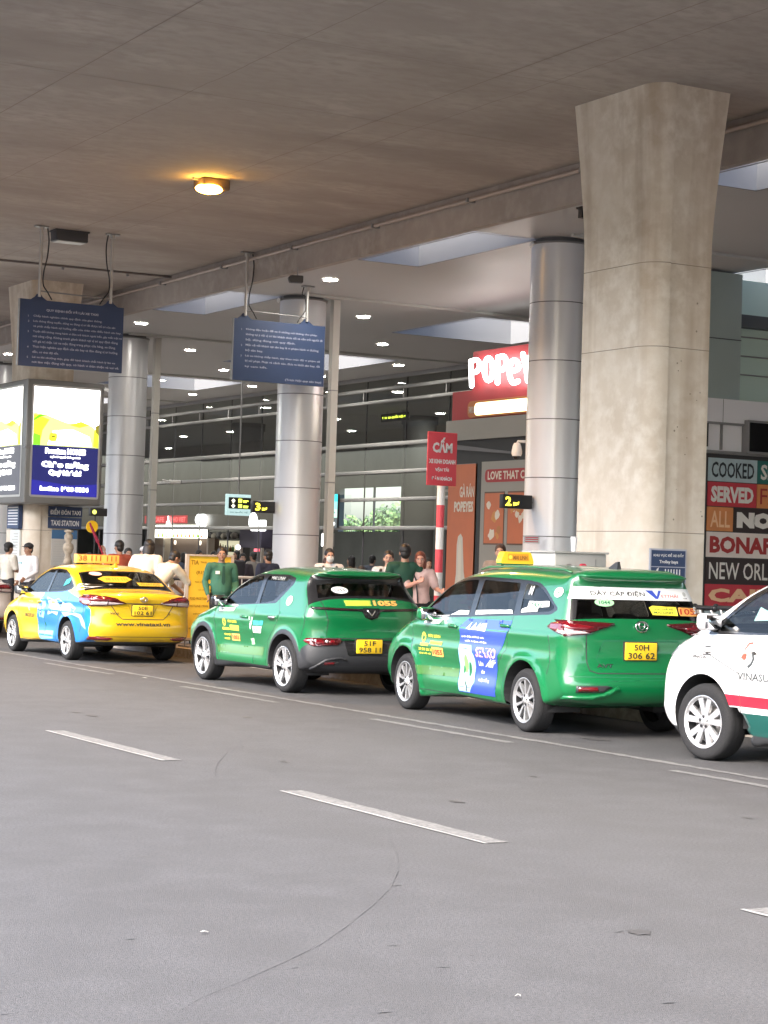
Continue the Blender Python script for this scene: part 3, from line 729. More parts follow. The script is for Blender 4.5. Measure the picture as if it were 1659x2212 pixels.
def make_wheel(parent, x, y, R_, side, spokes, wid=.2, rimr=None, two=False, dark=True, lugs=True, steer=0.):
    """side -1: outer face to the left"""
    t = empty('wheel', (x, y, R_)); t.parent = parent; t.rotation_euler = (0, 0, steer)
    s_ = side; rr = rimr or R_ * .68
    mb = MB()
    pr = [(rr - .01, 0), (rr + .01, -.008), (R_ * .86, -.012), (R_ * .93, -.004), (R_ * .975, .012), (R_, .035), (R_, wid - .035), (R_ * .975, wid - .012), (R_ * .9, wid), (rr, wid)]
    n = 48; v = []; f = []
    for i in range(n):
        a = 2 * math.pi * i / n
        for (r, h) in pr: v.append((s_ * -h if False else (h if s_ < 0 else -h), r * math.cos(a), r * math.sin(a)))
    K = len(pr)
    for i in range(n):
        j = (i + 1) % n
        for k in range(K - 1): f.append((i * K + k, j * K + k, j * K + k + 1, i * K + k + 1) if s_ > 0 else (i * K + k, i * K + k + 1, j * K + k + 1, j * K + k))
    mb.add(v, f, tyre_m, True)
    for c in (.25, .5, .75):      # tread grooves
        h = wid * c; hh = h if s_ < 0 else -h
        mb.lathe([(R_ + .0012, hh - .004), (R_ + .0012, hh + .004)], pm('tread_groove', (.008, .008, .008), .9), 48, axis='x')
    mb.build('tyre', t)
    mb = MB(); sx = 1 if s_ < 0 else -1
    # barrel and lip
    mb.lathe([(rr + .004, sx * -.010), (rr - .006, sx * -.013), (rr - .011, sx * .0), (rr - .024, sx * .012)], rim_grey if two else rim_silver, 48, axis='x')
    mb.lathe([(rr - .024, sx * .012), (rr - .035, sx * .12)], rim_dark, 48, axis='x')
    mb.lathe([(rr - .02, sx * .10), (.001, sx * .10)], rim_dark if dark else grey_m, 32, axis='x')
    mb.lathe([(rr * .62, sx * .095), (rr * .62, sx * .075), (rr * .3, sx * .075)], pm('brake_disc', (.25, .24, .23), .4, metal=.7), 32, axis='x')
    def spoke(a0, wi, wo, m, skew=0., x0=.012, x1=.002):
        ca, sa = math.cos(a0), math.sin(a0); c2, s2 = math.cos(a0 + skew), math.sin(a0 + skew); q = []
        ri, ro = rr * .2, rr - .018
        for (r, w, cx, cc, ss) in ((ri, wi, x0, ca, sa), (rr * .55, (wi + wo) / 2, x0 - .004, (ca + c2) / 2, (sa + s2) / 2), (ro, wo, x1, c2, s2)):
            for sg in (-1, 1):
                q.append((sx * (cx), r * cc - sg * w * ss, r * ss + sg * w * cc))
            for sg in (-1, 1):
                q.append((sx * (cx + .035), r * cc - sg * w * .8 * ss, r * ss + sg * w * .8 * cc))
        F3 = []
        for k in (0, 4):
            F3 += [(k, k + 1, k + 5, k + 4), (k, k + 4, k + 6, k + 2), (k + 1, k + 3, k + 7, k + 5)]
        mb.add(q, F3, m)
    for (a0, wi, wo, sk) in spokes: spoke(a0, wi, wo, rim_grey if two else rim_silver, sk)
    mb.lathe([(rr * .27, sx * .03), (rr * .26, sx * .004), (rr * .12, sx * .0), (rr * .11, sx * -.004), (.0005, sx * -.006)], rim_silver, 24, axis='x')
    if lugs:
        for k in range(5):
            a = 2 * math.pi * k / 5 + .3; mb.lathe([(.014, sx * -.002), (.014, sx * .006)], rim_dark, 10, (0, rr * .2 * math.cos(a), rr * .2 * math.sin(a)), 'x'); 
            mb.lathe([(.013, sx * -.003), (.0004, sx * -.003)], rim_dark, 10, (0, rr * .2 * math.cos(a), rr * .2 * math.sin(a)), 'x')
    mb.build('rim', t)
    return t
def wells(body, parent):
    """dark inner linings of the wheel arches"""
    for sd in (-1, 1):
        for (wy, wz) in body.wheels:
            mb = MB(); n = 22; A = [(-.28 + (math.pi + .56) * i / n) for i in range(n + 1)]
            q = np.array([(wy + body.Ra * math.cos(a), wz + body.Ra * math.sin(a)) for a in A]); xo = body.lift(q) - .002
            v = []; f = []
            for (yy, zz), x in zip(q, xo): v += [(sd * x, yy, zz), (sd * .42, yy, zz)]
            mb.add(v, [(2 * i, 2 * i + 1, 2 * i + 3, 2 * i + 2) for i in range(n)], underbody)
            mb.add([(sd * .42, a, b) for a, b in q], [tuple(range(n + 1))], underbody)
            mb.build('wheel_well', parent)
def interior(parent, y_front, y_rear, zf=.42, top=1.16, y_dash=2.1, seat=seat_m, third=None, hw=.66):
    mb = MB(); mb.box((-hw, y_rear - .35, .3), (hw, y_dash + .25, zf), underbody); mb.build('cabin_floor', parent)
    mb = MB(); mb.rbox((-hw, y_dash, .62), (hw, y_dash + .3, .96), car_black, .05); mb.build('dashboard', parent)
    def st(xa, xb, y, top):
        s_ = MB(); s_.rbox((xa, y, zf), (xb, y + .48, zf + .2), seat, .05, 3)
        o = len(s_.v); s_.rbox((xa, y - .12, zf + .15), (xb, y + .04, top - .16), seat, .05, 3)
        for i in range(o, len(s_.v)): s_.v[i].y -= (s_.v[i].z - zf) * .2
        return s_
    for xc in (-.36, .36):
        o = st(xc - .24, xc + .24, y_front, top + .02).build('front_seat', parent)
        hd = MB(); yy = y_front - .04 - (top - zf) * .2; hd.rbox((xc - .13, yy - .05, top - .12), (xc + .13, yy + .05, top + .08), seat, .04, 3); hd.cyl((xc - .05, yy, top - .2), (xc - .05, yy, top - .1), .008, chrome, 6); hd.cyl((xc + .05, yy, top - .2), (xc + .05, yy, top - .1), .008, chrome, 6)
        hd.build('headrest', parent)
    rows = [y_rear] + ([third] if third is not None else [])
    for yr in rows:
        st(-hw + .04, hw - .04, yr, top - .06).build('rear_bench', parent)
        for xc in (-.4, 0, .4):
            hd = MB(); yy = yr - .04 - (top - zf) * .2; hd.rbox((xc - .12, yy - .045, top - .2), (xc + .12, yy + .045, top - .03), seat, .035, 3); hd.build('headrest', parent)
    mb = MB(); mb.tube([(-.36 + .18 * math.cos(a), y_dash - .12 - .05 * math.sin(a), .92 + .17 * math.sin(a)) for a in np.linspace(0, 6.283, 20)], .014, car_black, 6); mb.build('steering_wheel', parent)
def mirror(parent, body, y, z, side, shell, sz=(.11, .10, .075)):
    t = empty('door_mirror', (side * (body.W0 + .03), y, z)); t.parent = parent
    mb = MB(); o = len(mb.v); mb.rbox((-.11, -.06, -.075), (.11, .07, .08), shell, .05, 4)
    mb.build('shell', t)
    mb = MB(); mb.rbox((-.095, -.068, -.06), (.095, -.055, .065), pm('mirror_glass', (.7, .72, .75), .03, metal=1), .006, 1); mb.build('mirror_glass', t)
    mb = MB(); mb.rbox((-side * .1 - .05, -.02, -.09), (-side * .1 + .05, .05, -.03), car_black, .02); mb.build('arm', t)
    t.scale = (.95, 1, .95)
    return t
def handle(body, parent, y, z, m, side='L', L=.2):
    mb = MB(); v = []; 
    P_ = [(y - L / 2, .012), (y - L / 2 + .03, .03), (y, .036), (y + L / 2 - .03, .03), (y + L / 2, .012)]
    for yy, off in P_:
        p, n = body.hit(side, yy, z)
        v += [p + n * off + Vector((0, 0, .016)), p + n * (off + .002) - Vector((0, 0, .014)), p + n * .0 - Vector((0, 0, .014)), p + n * .0 + Vector((0, 0, .016))]
    f = []
    for i in range(len(P_) - 1):
        for k in range(4): f.append((i * 4 + k, i * 4 + (k + 1) % 4, i * 4 + 4 + (k + 1) % 4, i * 4 + 4 + k))
    f += [(3, 2, 1, 0), tuple(len(v) - 4 + k for k in range(4))]
    mb.add(v, f, m, True); return mb.build('door_handle', parent)
def plate(body, parent, x, z, w, h, l1, l2, y=None):
    p, n = body.hit('B', x, z); yy = p.y if y is None else y
    t = MB(); t.rbox((x - w / 2, yy - .03, z - h / 2), (x + w / 2, yy - .012, z + h / 2), plate_y, .008, 2)
    t.box((x - w / 2 - .01, yy - .012, z - h / 2 - .01), (x + w / 2 + .01, yy + .01, z + h / 2 + .01), car_black)
    o = (x, yy - .031, z)
    t.text(l1, (x, yy - .031, z + h * .06), X, Z, h * .34, txt_black, w * .46, .015, 'c'); t.text(l2, (x, yy - .031, z - h * .42), X, Z, h * .36, txt_black, w * .84, .015, 'c')
    return t.build('number_plate', parent)
def fin(parent, y, z, m):
    mb = MB(); mb.add([(-.025, y - .09, z), (.025, y - .09, z), (.012, y - .085, z + .075), (-.012, y - .085, z + .075), (-.02, y + .11, z), (.02, y + .11, z), (0, y - .02, z + .07)],
        [(0, 1, 2, 3), (1, 5, 6, 2), (4, 0, 3, 6), (5, 4, 6), (3, 2, 6)], m); return mb.build('antenna_fin', parent)
def circ(cx, cz, r, n=14, ry=None): return [(cx + r * math.cos(6.2832 * i / n), cz + (ry or r) * math.sin(6.2832 * i / n)) for i in range(n)]
def arch_cut(wy, wz, ra): return [(wy + ra * math.cos(a), wz + ra * math.sin(a)) for a in np.linspace(-.28, math.pi + .28, 30)] + [(wy - ra * 1.02, -.2), (wy + ra * 1.02, -.2)]
def arch_ring(wy, wz, r1): return [(wy + r1 * math.cos(a), wz + r1 * math.sin(a)) for a in np.linspace(-.25, math.pi + .25, 30)]
green = paint('taxi_green', (.0012, .125, .036)); ygreen = paint('taxi_yellow', (.57, .36, .008)); blue_w = paint('taxi_blue', (.012, .17, .46)); white_p = paint('car_white', (.62, .62, .62))
dgreen_p = paint('stripe_green', (.004, .06, .05)); red_p = paint('stripe_red', (.40, .012, .03)); silver_p = paint('car_silver_white', (.45, .43, .41))
tan_st = pm('door_guard_band', (.045, .14, .03), .35, coat=.6)
sticker_w = pm('sticker_white', (.78, .78, .76), .4, coat=.3); sticker_y = pm('sticker_yellow', (.85, .72, .06), .45); sticker_o = pm('sticker_orange', (.88, .42, .10), .45)
sticker_b = pm('sticker_blue', (.03, .07, .45), .35, coat=.6); sticker_lb = pm('sticker_light_blue', (.35, .66, .80), .4, coat=.4); sticker_g = pm('sticker_pale_green', (.35, .68, .35), .4)
blk_t = pm('sticker_black', (.04, .035, .03), .5); hot_red = pm('print_red', (.7, .08, .05), .5); dk_green = pm('print_dark_green', (.01, .12, .05), .5)
def paired(n, base=0., d=.2, wi=.012, wo=.02, skew=0.):
    out = []
    for k in range(n):
        a = base + 6.2832 * k / n; out += [(a - d, wi, wo, skew), (a + d, wi, wo, -skew)]
    return out
# ---------------------------------------------------------------- green MPV taxi (the largest)
def car_mpv():
    WB, wr = 2.83, .315
    sil = [(-.60, .30, .12), (-.80, .33, .22), (-.875, .42, .27), (-.89, .55, .27), (-.85, .64, .26), (-.815, .80, .24), (-.80, 1.0, .21), (-.775, 1.12, .19), (-.66, 1.42, .15), (-.61, 1.50, .12), (-.72, 1.555, .09), (-.70, 1.60, .10),
           (-.3, 1.645, .16), (.4, 1.67, .18), (1.1, 1.66, .18), (1.6, 1.61, .17), (2.05, 1.49, .16), (2.45, 1.28, .18), (2.78, 1.10, .2), (3.1, 1.01, .24), (3.38, .90, .32), (3.56, .74, .38), (3.60, .52, .4), (3.54, .30, .35), (3.35, .22, .16), (1.5, .21, .08), (0, .22, .08)]
    wh = [(0, .33), (WB, .33)]
    b = CarBody(sil, .868, 1.03, .30, wh, .385, shape=[(.965, .018, .03, -.7, 2.9), (.83, -.008, .05, -.5, 3.0), (.74, .010, .03, -.5, 3.0), (.55, -.028, .10, .5, 2.3), (.36, .014, .05, .4, 2.4)], flare=.028)
    fw = rounded([(2.40, 1.055), (2.36, 1.15), (2.00, 1.41), (1.72, 1.47), (1.36, 1.49), (1.33, 1.115)], .05)
    rw = rounded([(1.22, 1.12), (1.24, 1.49), (.42, 1.475), (.36, 1.16)], .04)
    qw = rounded([(.24, 1.17), (.30, 1.475), (.06, 1.46), (-.10, 1.41), (-.42, 1.25), (-.34, 1.21)], .04)
    frame = rounded([(2.52, 1.035), (2.10, 1.39), (1.76, 1.51), (1.30, 1.525), (.3, 1.51), (.02, 1.485), (-.14, 1.425), (-.49, 1.235), (-.37, 1.18)], .05)
    regs = [(frame, 'blk')]
    regs += [(lambda s: s.band((-.77, 1.16), (-.64, 1.475), .955), 'blk2'), (lambda s: s.band((-.755, 1.185), (-.645, 1.465), .885), 'rear_glass')]
    regs += [(lambda s: s.band((2.03, 1.50), (2.80, 1.09), .90), 'blk'), (lambda s: s.band((2.08, 1.475), (2.74, 1.12), .86), 'screen')]
    regs += [(fw, 'g1'), (rw, 'g2'), (qw, 'g3')]
    seam = [[(2.70, 1.0), (2.60, .60), (2.42, .26), (.72, .26)], [(1.29, 1.10), (1.31, .75), (1.27, .26)], [(.34, 1.16), (.40, .80), (.60, .60), (.62, .27)], [(2.52, 1.03), (2.78, 1.0), (3.3, .90)], [(-.44, .98), (-.50, .72), (-.44, .60)]]
    regs += [(stroke(p, .009), 'seam') for p in seam]
    regs += [([(-.9, .10), (-.9, .335), (-.30, .30), (.3, .255), (2.4, .245), (3.7, .28), (3.7, .1)], 'low')]
    regs += [(arch_cut(y, z, .385), 'cut') for y, z in wh]
    b.mesh(regs)
    t = empty('green_taxi', (0, 0, 0), 0, 'large green MPV taxi with a white banner across its rear window', 'taxi', 'taxis waiting along the kerb')
    b.part('body', {'paint': green, 'blk': car_blackg, 'blk2': car_blackg, 'seam': car_black, 'low': green}, None, t)
    for k, nm in (('g1', 'front_window'), ('g2', 'rear_window'), ('g3', 'quarter_window')):
        for sd in (-1, 1): b.part(nm, {k: auto_glass}, None, t, (sd,), .006)
    b.part('tailgate_glass', {'rear_glass': auto_glass_r}, None, t); b.part('windscreen', {'screen': auto_glass}, None, t)
    wells(b, t); interior(t, 1.25, .42, .42, 1.22, 2.2, seat_m, -.32)
    sp = [(.3 + .6283 * k, .009, .018, .0) for k in range(10)]
    for y in (0, WB):
        for sd in (-1, 1): make_wheel(t, sd * .845, y, wr, sd, sp, .2, .222, two=True)
    B = 'B'
    # tail lamps: wedges that run from the flank towards the badge
    for sg in (-1, 1):
        out = [(.79, 1.135), (.55, 1.125), (.30, 1.115), (.30, 1.10), (.46, 1.055), (.60, 1.005), (.80, .985)]
        P_ = [(sg * a, z) for a, z in out]; L = 'L' if sg < 0 else 'R'
        o = b.decal('tail_lamp', [('B', P_, lamp_dred), ('B', [(sg * a, z) for a, z in [(.79, 1.11), (.60, 1.09), (.50, 1.075), (.60, 1.045), (.80, 1.055)]], lamp_red, .003), ('B', [(sg * a, z) for a, z in [(.78, 1.04), (.62, 1.03), (.57, 1.015), (.78, .998)]], lamp_clear, .003),
            (L, [(-.74, 1.13), (-.60, 1.12), (-.46, 1.10), (-.40, 1.06), (-.52, 1.03), (-.70, .99), (-.76, 1.0)], lamp_red), (L, [(-.72, 1.03), (-.62, 1.035), (-.58, 1.02), (-.68, .995)], lamp_clear, .003)], t, .006, .014)
        b.decal('rear_reflector', [(B, [(sg * a, z) for a, z in [(.72, .515), (.42, .52), (.36, .505), (.46, .455), (.72, .45)]], car_black), (B, [(sg * a, z) for a, z in [(.70, .50), (.52, .505), (.50, .465), (.70, .462)]], lamp_red, .004)], t, .004, .004)
        b.decal('bumper_fin', [(B, stroke([(sg * .80, .40), (sg * .60, .405), (sg * .44, .43), (sg * .30, .50)], .030), green)], t, .004, .022)
    b.decal('tailgate_seam', [(B, stroke([(-.60, 1.0), (-.60, .74), (-.575, .66), (-.50, .635), (.50, .635), (.575, .66), (.60, .74), (.60, 1.0)], .011), car_black)], t, .002)
    b.decal('tailgate_recess', [(B, stroke([(-.42, .95), (.42, .95)], .018), dk_green), (B, stroke([(-.42, .95), (-.50, .78), (-.48, .73)], .012), dk_green), (B, stroke([(.42, .95), (.50, .78)], .010), dk_green)], t, .002)
    b.decal('bumper_step', [(B, stroke([(-.78, .60), (.78, .60)], .010), dk_green), (B, stroke([(-.4, .565), (.6, .575)], .006), dk_green)], t, .002)
    plate(b, t, -.02, .85, .36, .17, '50H', '306 62')
    lg = MB(); p, n = b.hit('B', 0, 1.09)
    def ring(mb, cx, cz, rx, rz, r, y): mb.tube([(cx + rx * math.cos(a), y, cz + rz * math.sin(a)) for a in np.linspace(0, 6.2832, 22)], r, chrome, 6)
    ring(lg, 0, 1.09, .068, .050, .008, p.y - .018); ring(lg, 0, 1.10, .032, .038, .005, p.y - .02); ring(lg, 0, 1.112, .048, .02, .005, p.y - .02); lg.build('badge', t)
    b.decal('model_lettering', [(B, 'text', 'AVT', (-.50, .69), .035, .17, chrome, 'l', .03), (B, 'text', 'VELOZ', (.40, .69), .028, .16, chrome, 'l', .03)], t, .003)
    # banner and stickers on the rear window
    ban = [(-.66, 1.465), (.66, 1.465), (.71, 1.345), (-.71, 1.345)]
    b.decal('window_banner', [(B, ban, sticker_w), (B, 'text', 'DÂY CÁP ĐIỆN', (-.50, 1.372), .062, .60, txt_black, 'l', .018), (B, [(.12, 1.44), (.20, 1.44), (.235, 1.385), (.27, 1.44), (.30, 1.44), (.245, 1.36), (.215, 1.36)], sticker_b, .002),
        (B, 'text', 'ETTHÁI', (.29, 1.375), .035, .20, hot_red, 'l', .01), (B, circ(.58, 1.41, .022), pm('print_grey', (.45, .45, .42), .6), .002), (B, 'text', 'TÂM', (.555, 1.365), .012, .05, blk_t, 'l', .01)], t, .006)
    b.decal('window_sticker', [(B, circ(-.37, 1.315, .105, 20, .038), sticker_g), (B, 'text', '1044', (-.37, 1.298), .034, .12, dk_green, 'c', .02)], t, .006)
    b.decal('window_sticker', [(B, [(.12, 1.275), (.16, 1.295), (.44, 1.285), (.45, 1.20), (.15, 1.205)], sticker_y), (B, 'text', 'TAXI GIÁ RẺ', (.15, 1.252), .022, .25, dk_green, 'l', .01), (B, 'text', 'MAI LINH', (.17, 1.218), .022, .22, dk_green, 'l', .01)], t, .006)
    b.decal('window_sticker', [(B, rounded([(.46, 1.285), (.80, 1.275), (.82, 1.195), (.47, 1.20)], .02), sticker_o), (B, 'text', '1055', (.48, 1.212), .058, .27, pm('print_deep_red', (.5, .04, .02), .5), 'l', .02), (B, 'text', '5S', (.66, 1.22), .07, .10, sticker_w, 'l', .03, 0, .002)], t, .006)
    # left flank
    LS = 'L'
    b.decal('door_advert', [(LS, [(1.46, .985), (1.32, 1.075), (.34, 1.09), (.36, 1.0), (.56, .72), (.60, .50), (.62, .30), (1.46, .30)], sticker_b),
        (LS, [(1.45, .80), (1.18, .80), (1.08, .66), (1.09, .42), (1.20, .31), (1.45, .31)], sticker_lb, .001), (LS, circ(1.27, .56, .125, 22, .19), pm('print_fan', (.40, .78, .55), .4), .002), (LS, circ(1.29, .60, .05, 12, .10), pm('print_leaf', (.20, .62, .12), .4), .003), (LS, circ(1.20, .55, .035, 12, .08), dk_green, .004), (LS, circ(1.34, .54, .025, 10, .045), dk_green, .004), (LS, stroke([(1.30, .42), (1.25, .37), (1.27, .32)], .02), blk_t, .004),
        (LS, [(1.20, 1.045), (1.30, .97), (1.20, .965), (1.22, .985)], sticker_w, .002), (LS, [(1.10, 1.045), (1.20, .97), (1.10, .965)], sticker_w, .002), (LS, [(1.0, 1.045), (1.10, .97), (1.0, .965)], sticker_w, .002), (LS, [(.86, 1.045), (.97, 1.035), (.98, .965), (.86, .96)], sticker_w, .002),
        (LS, 'text', 'quạt điện thế hệ mới', (1.42, .875), .03, .52, sticker_w, 'l', .02), (LS, 'text', 'tiết kiệm điện', (1.34, .83), .028, .5, sticker_w, 'l', .02),
        (LS, 'text', 'SENKO', (1.05, .690), .10, .45, pm('print_cream', (.85, .45, .26), .5), 'l', .02), (LS, 'text', 'Làn', (1.0, .60), .05, .10, sticker_w, 'l', .02), (LS, 'text', 'Mát', (.86, .595), .085, .16, sticker_w, 'l', .02, .2), (LS, 'text', 'cho', (.96, .52), .04, .08, sticker_w, 'l', .02), (LS, 'text', 'cuộc sống', (1.0, .43), .05, .24, sticker_w, 'l', .02)], t, .003)
    b.decal('door_lettering', [(LS, circ(2.36, .835, .055, 14), sticker_y), (LS, circ(2.36, .83, .03, 10), dk_green, .002), (LS, 'text', 'MAI LINH', (2.24, .84), .032, .30, sticker_y, 'l', .03), (LS, [(2.18, .80), (1.88, .80), (1.88, .765), (2.18, .765)], sticker_y, .0), (LS, 'text', 'www.mailinh.vn', (2.17, .772), .02, .28, dk_green, 'l', .02), (LS, [(2.42, .77), (2.22, .77), (2.22, .74), (2.42, .74)], sticker_y),
        (LS, 'text', '38 38 38 38', (2.46, .69), .028, .36, sticker_y, 'l', .03), (LS, 'text', 'taxi giá rẻ', (2.44, .645), .026, .28, sticker_y, 'l', .03), (LS, [(2.12, .735), (1.84, .735), (1.84, .64), (2.12, .64)], sticker_o), (LS, 'text', '1055', (2.10, .655), .06, .24, pm('print_deep_red', (.5, .04, .02), .5), 'l', .04),
        (LS, [(2.36, 1.03), (1.92, 1.04), (1.98, .995), (2.36, .985)], sticker_w), (LS, 'text', '0886 38', (2.30, .998), .026, .26, dk_green, 'l', .01)], t, .003)
    b.decal('door_guard', [(LS, [(2.56, .52), (1.47, .54), (1.47, .45), (2.50, .42)], tan_st)], t, .003)
    b.decal('oval_sticker', [(LS, circ(-.40, 1.40, .085, 20, .05), sticker_w), (LS, 'text', '1044', (-.335, 1.382), .036, .11, dk_green, 'l', .02)], t, .006)
    b.decal('window_sheen_lettering', [(LS, [(2.30, 1.07), (1.80, 1.09), (1.58, 1.155), (1.36, 1.16), (1.35, 1.12)], sticker_w), (LS, [(1.20, 1.125), (1.20, 1.17), (.42, 1.20), (.38, 1.165)], sticker_w), (LS, [(.22, 1.18), (.22, 1.215), (.12, 1.24), (.12, 1.30), (-.02, 1.30), (-.28, 1.31), (-.30, 1.255), (-.10, 1.24), (-.10, 1.20)], sticker_w), (LS, 'text', 'TAXI', (.07, 1.245), .04, .22, dk_green, 'l', .02, 0, .003), (LS, 'text', 'M', (.18, 1.36), .09, .07, sticker_w, 'l', .01)], t, .002)  # white sill bands are painted reflection; lettered quarter-window patch is a sticker
    for sd in 'LR': handle(b, t, 1.62, .975, green, sd); handle(b, t, .46, 1.03, green, sd)
    mirror(t, b, 2.22, 1.09, -1, green); mirror(t, b, 2.22, 1.09, 1, green)
    fin(t, -.25, 1.645, car_black)
    for sd in (-1, 1):
        mb = MB(); mb.tube([(sd * .60, -.45, 1.60), (sd * .60, -.3, 1.625), (sd * .60, .5, 1.645), (sd * .60, 1.3, 1.63), (sd * .60, 1.5, 1.60)], .012, green, 6); mb.build('roof_rail', t)
    # yellow roof sign
    s_ = empty('roof_sign', (-.14, 1.62, 1.625)); s_.parent = t
    mb = MB(); w, h = .20, .13; pts = [(-w, 0), (w, 0), (w * .97, .04), (w * .80, h), (-w * .80, h), (-w * .97, .04)]
    mb.prism(rounded(pts, .02, 3), (0, .06, .045), X, Z, .12, pm('sign_yellow', (.90, .55, .02), .4, coat=.4)); mb.box((-.195, -.055, .03), (.195, .055, .06), green)
    for sx in (-.15, .15): mb.cyl((sx, 0, -.03), (sx, 0, .04), .018, car_black, 8)
    mb.poly(rounded([(-.12, .035), (.14, .035), (.13, .11), (-.12, .11)], .01), (0, -.0625, .045), X, Z, pm('sign_amber', (.75, .33, .02), .5), .001); mb.text('MAI LINH', (-.055, -.064, .09), X, Z, .045, pm('print_brown', (.3, .1, .02), .5), .17, .03, off=.002); mb.poly(circ(-.09, .07, .022), (0, -.064, .045), X, Z, sticker_y, .002)
    mb.build('sign_box', s_)
    return t, b
t1, b1 = car_mpv()
t1.location = (11.0 + .875 * math.cos(R(5.5)), 16.55 - .875 * math.sin(R(5.5)), 0); t1.rotation_euler = (0, 0, -R(5.5))

# ---------------------------------------------------------------- green crossover taxi
def car_suv():
    WB, wr = 2.40, .325
    sil = [(-.50, .27, .12), (-.63, .30, .26), (-.70, .42, .34), (-.70, .56, .34), (-.66, .68, .30), (-.64, .80, .28), (-.645, .98, .26), (-.60, 1.12, .24), (-.50, 1.22, .2), (-.33, 1.43, .15), (-.44, 1.465, .10), (-.42, 1.50, .10),
           (-.1, 1.53, .16), (.4, 1.555, .18), (.9, 1.55, .18), (1.3, 1.49, .17), (1.7, 1.33, .16), (2.08, 1.11, .2), (2.45, 1.03, .24), (2.80, .95, .30), (3.05, .84, .36), (3.13, .66, .4), (3.10, .42, .4), (3.0, .27, .3), (2.8, .22, .14), (1.2, .22, .08), (0, .23, .08)]
    wh = [(0, .34), (WB, .34)]; Ra = .385
    b = CarBody(sil, .87, 1.0, .34, wh, Ra, shape=[(.93, .022, .04, -.6, .9), (.84, .018, .035, 1.0, 2.9), (.66, -.01, .05, .5, 2.0), (.55, -.034, .10, .55, 1.9), (.34, .014, .05, .4, 2.1)], flare=.03)
    fw = rounded([(1.82, 1.03), (1.75, 1.14), (1.42, 1.34), (1.18, 1.41), (.95, 1.42), (.91, 1.07)], .05)
    rw = rounded([(.82, 1.07), (.85, 1.42), (.35, 1.42), (.20, 1.395), (.13, 1.34), (.44, 1.12)], .05)
    frame = rounded([(1.98, 1.005), (1.5, 1.33), (1.2, 1.44), (.95, 1.45), (.30, 1.45), (.06, 1.41), (.07, 1.34), (.36, 1.09)], .04)
    regs = [(frame, 'blk')]
    regs += [([(-.9, .1), (-.9, .69), (-.60, .67), (-.42, .56), (-.30, .30), (-.3, .1)], 'blkm'), ([(-.3, .1), (-.3, .42), (.4, .30), (2.0, .30), (2.8, .42), (3.3, .42), (3.3, .1)], 'blkm')]
    regs += [(arch_ring(y, z, Ra + .055), 'blkm') for y, z in wh]
    regs += [(lambda s: s.band((-.53, 1.18), (-.345, 1.43), .985), 'blk'), (lambda s: s.band((-.50, 1.22), (-.37, 1.39), .86), 'rear_glass')]
    regs += [(lambda s: s.band((1.34, 1.47), (2.08, 1.12), .92), 'blk'), (lambda s: s.band((1.40, 1.44), (2.02, 1.14), .87), 'screen')]
    regs += [(fw, 'g1'), (rw, 'g2')]
    regs += [(stroke(p, .009), 'seam') for p in ([(2.10, .98), (2.0, .6), (1.92, .31)], [(.87, 1.05), (.90, .7), (.86, .31)], [(.30, 1.15), (.16, .95), (.30, .78), (.46, .62), (.50, .33)], [(-.42, 1.10), (-.47, .9), (-.40, .69)], [(2.0, 1.02), (2.4, .98), (2.8, .90)])]
    regs += [(arch_cut(y, z, Ra), 'cut') for y, z in wh]
    b.mesh(regs)
    t = empty('green_taxi', (0, 0, 0), 0, 'green crossover taxi with black wheel arches and rear bumper, behind the yellow taxi', 'taxi', 'taxis waiting along the kerb')
    b.part('body', {'paint': green, 'blk': car_blackg, 'seam': car_black, 'blkm': pm('cladding', (.024, .025, .028), .55)}, None, t)
    for k, nm in (('g1', 'front_window'), ('g2', 'rear_window')):
        for sd in (-1, 1): b.part(nm, {k: auto_glass}, None, t, (sd,), .006)
    b.part('tailgate_glass', {'rear_glass': auto_glass_r}, None, t); b.part('windscreen', {'screen': auto_glass}, None, t)
    wells(b, t); interior(t, 1.0, .15, .42, 1.16, 1.75)
    sp = paired(5, .3, .20, .018, .022, .05)
    for y in (0, WB):
        for sd in (-1, 1): make_wheel(t, sd * .86, y, wr, sd, sp, .205, .242, dark=False)
    B, LS = 'B', 'L'
    for sg in (-1, 1):
        b.decal('tail_lamp', [(B, [(sg * a, z) for a, z in [(.78, .70), (.44, .695), (.40, .66), (.46, .62), (.74, .60)]], lamp_dred), (B, [(sg * a, z) for a, z in [(.74, .685), (.64, .68), (.62, .64), (.72, .62)]], lamp_red, .003), (B, [(sg * a, z) for a, z in [(.56, .68), (.46, .675), (.50, .635), (.58, .64)]], lamp_red, .003), (B, circ(sg * .60, .66, .02), lamp_clear, .004),
            ('L' if sg < 0 else 'R', [(-.60, .70), (-.50, .695), (-.47, .66), (-.58, .60)], lamp_red)], t, .006, .012)
        b.decal('rear_reflector', [(B, [(sg * a, z) for a, z in [(.66, .42), (.48, .425), (.44, .40), (.50, .375), (.66, .37)]], car_black), (B, [(sg * a, z) for a, z in [(.63, .41), (.50, .415), (.50, .385), (.63, .38)]], lamp_red, .004)], t, .004, .004)
        b.decal('bumper_fin', [(B, stroke([(sg * .76, .33), (sg * .62, .44), (sg * .44, .465), (sg * .36, .44)], .022), pm('cladding', (.024, .025, .028), .55))], t, .004, .02)
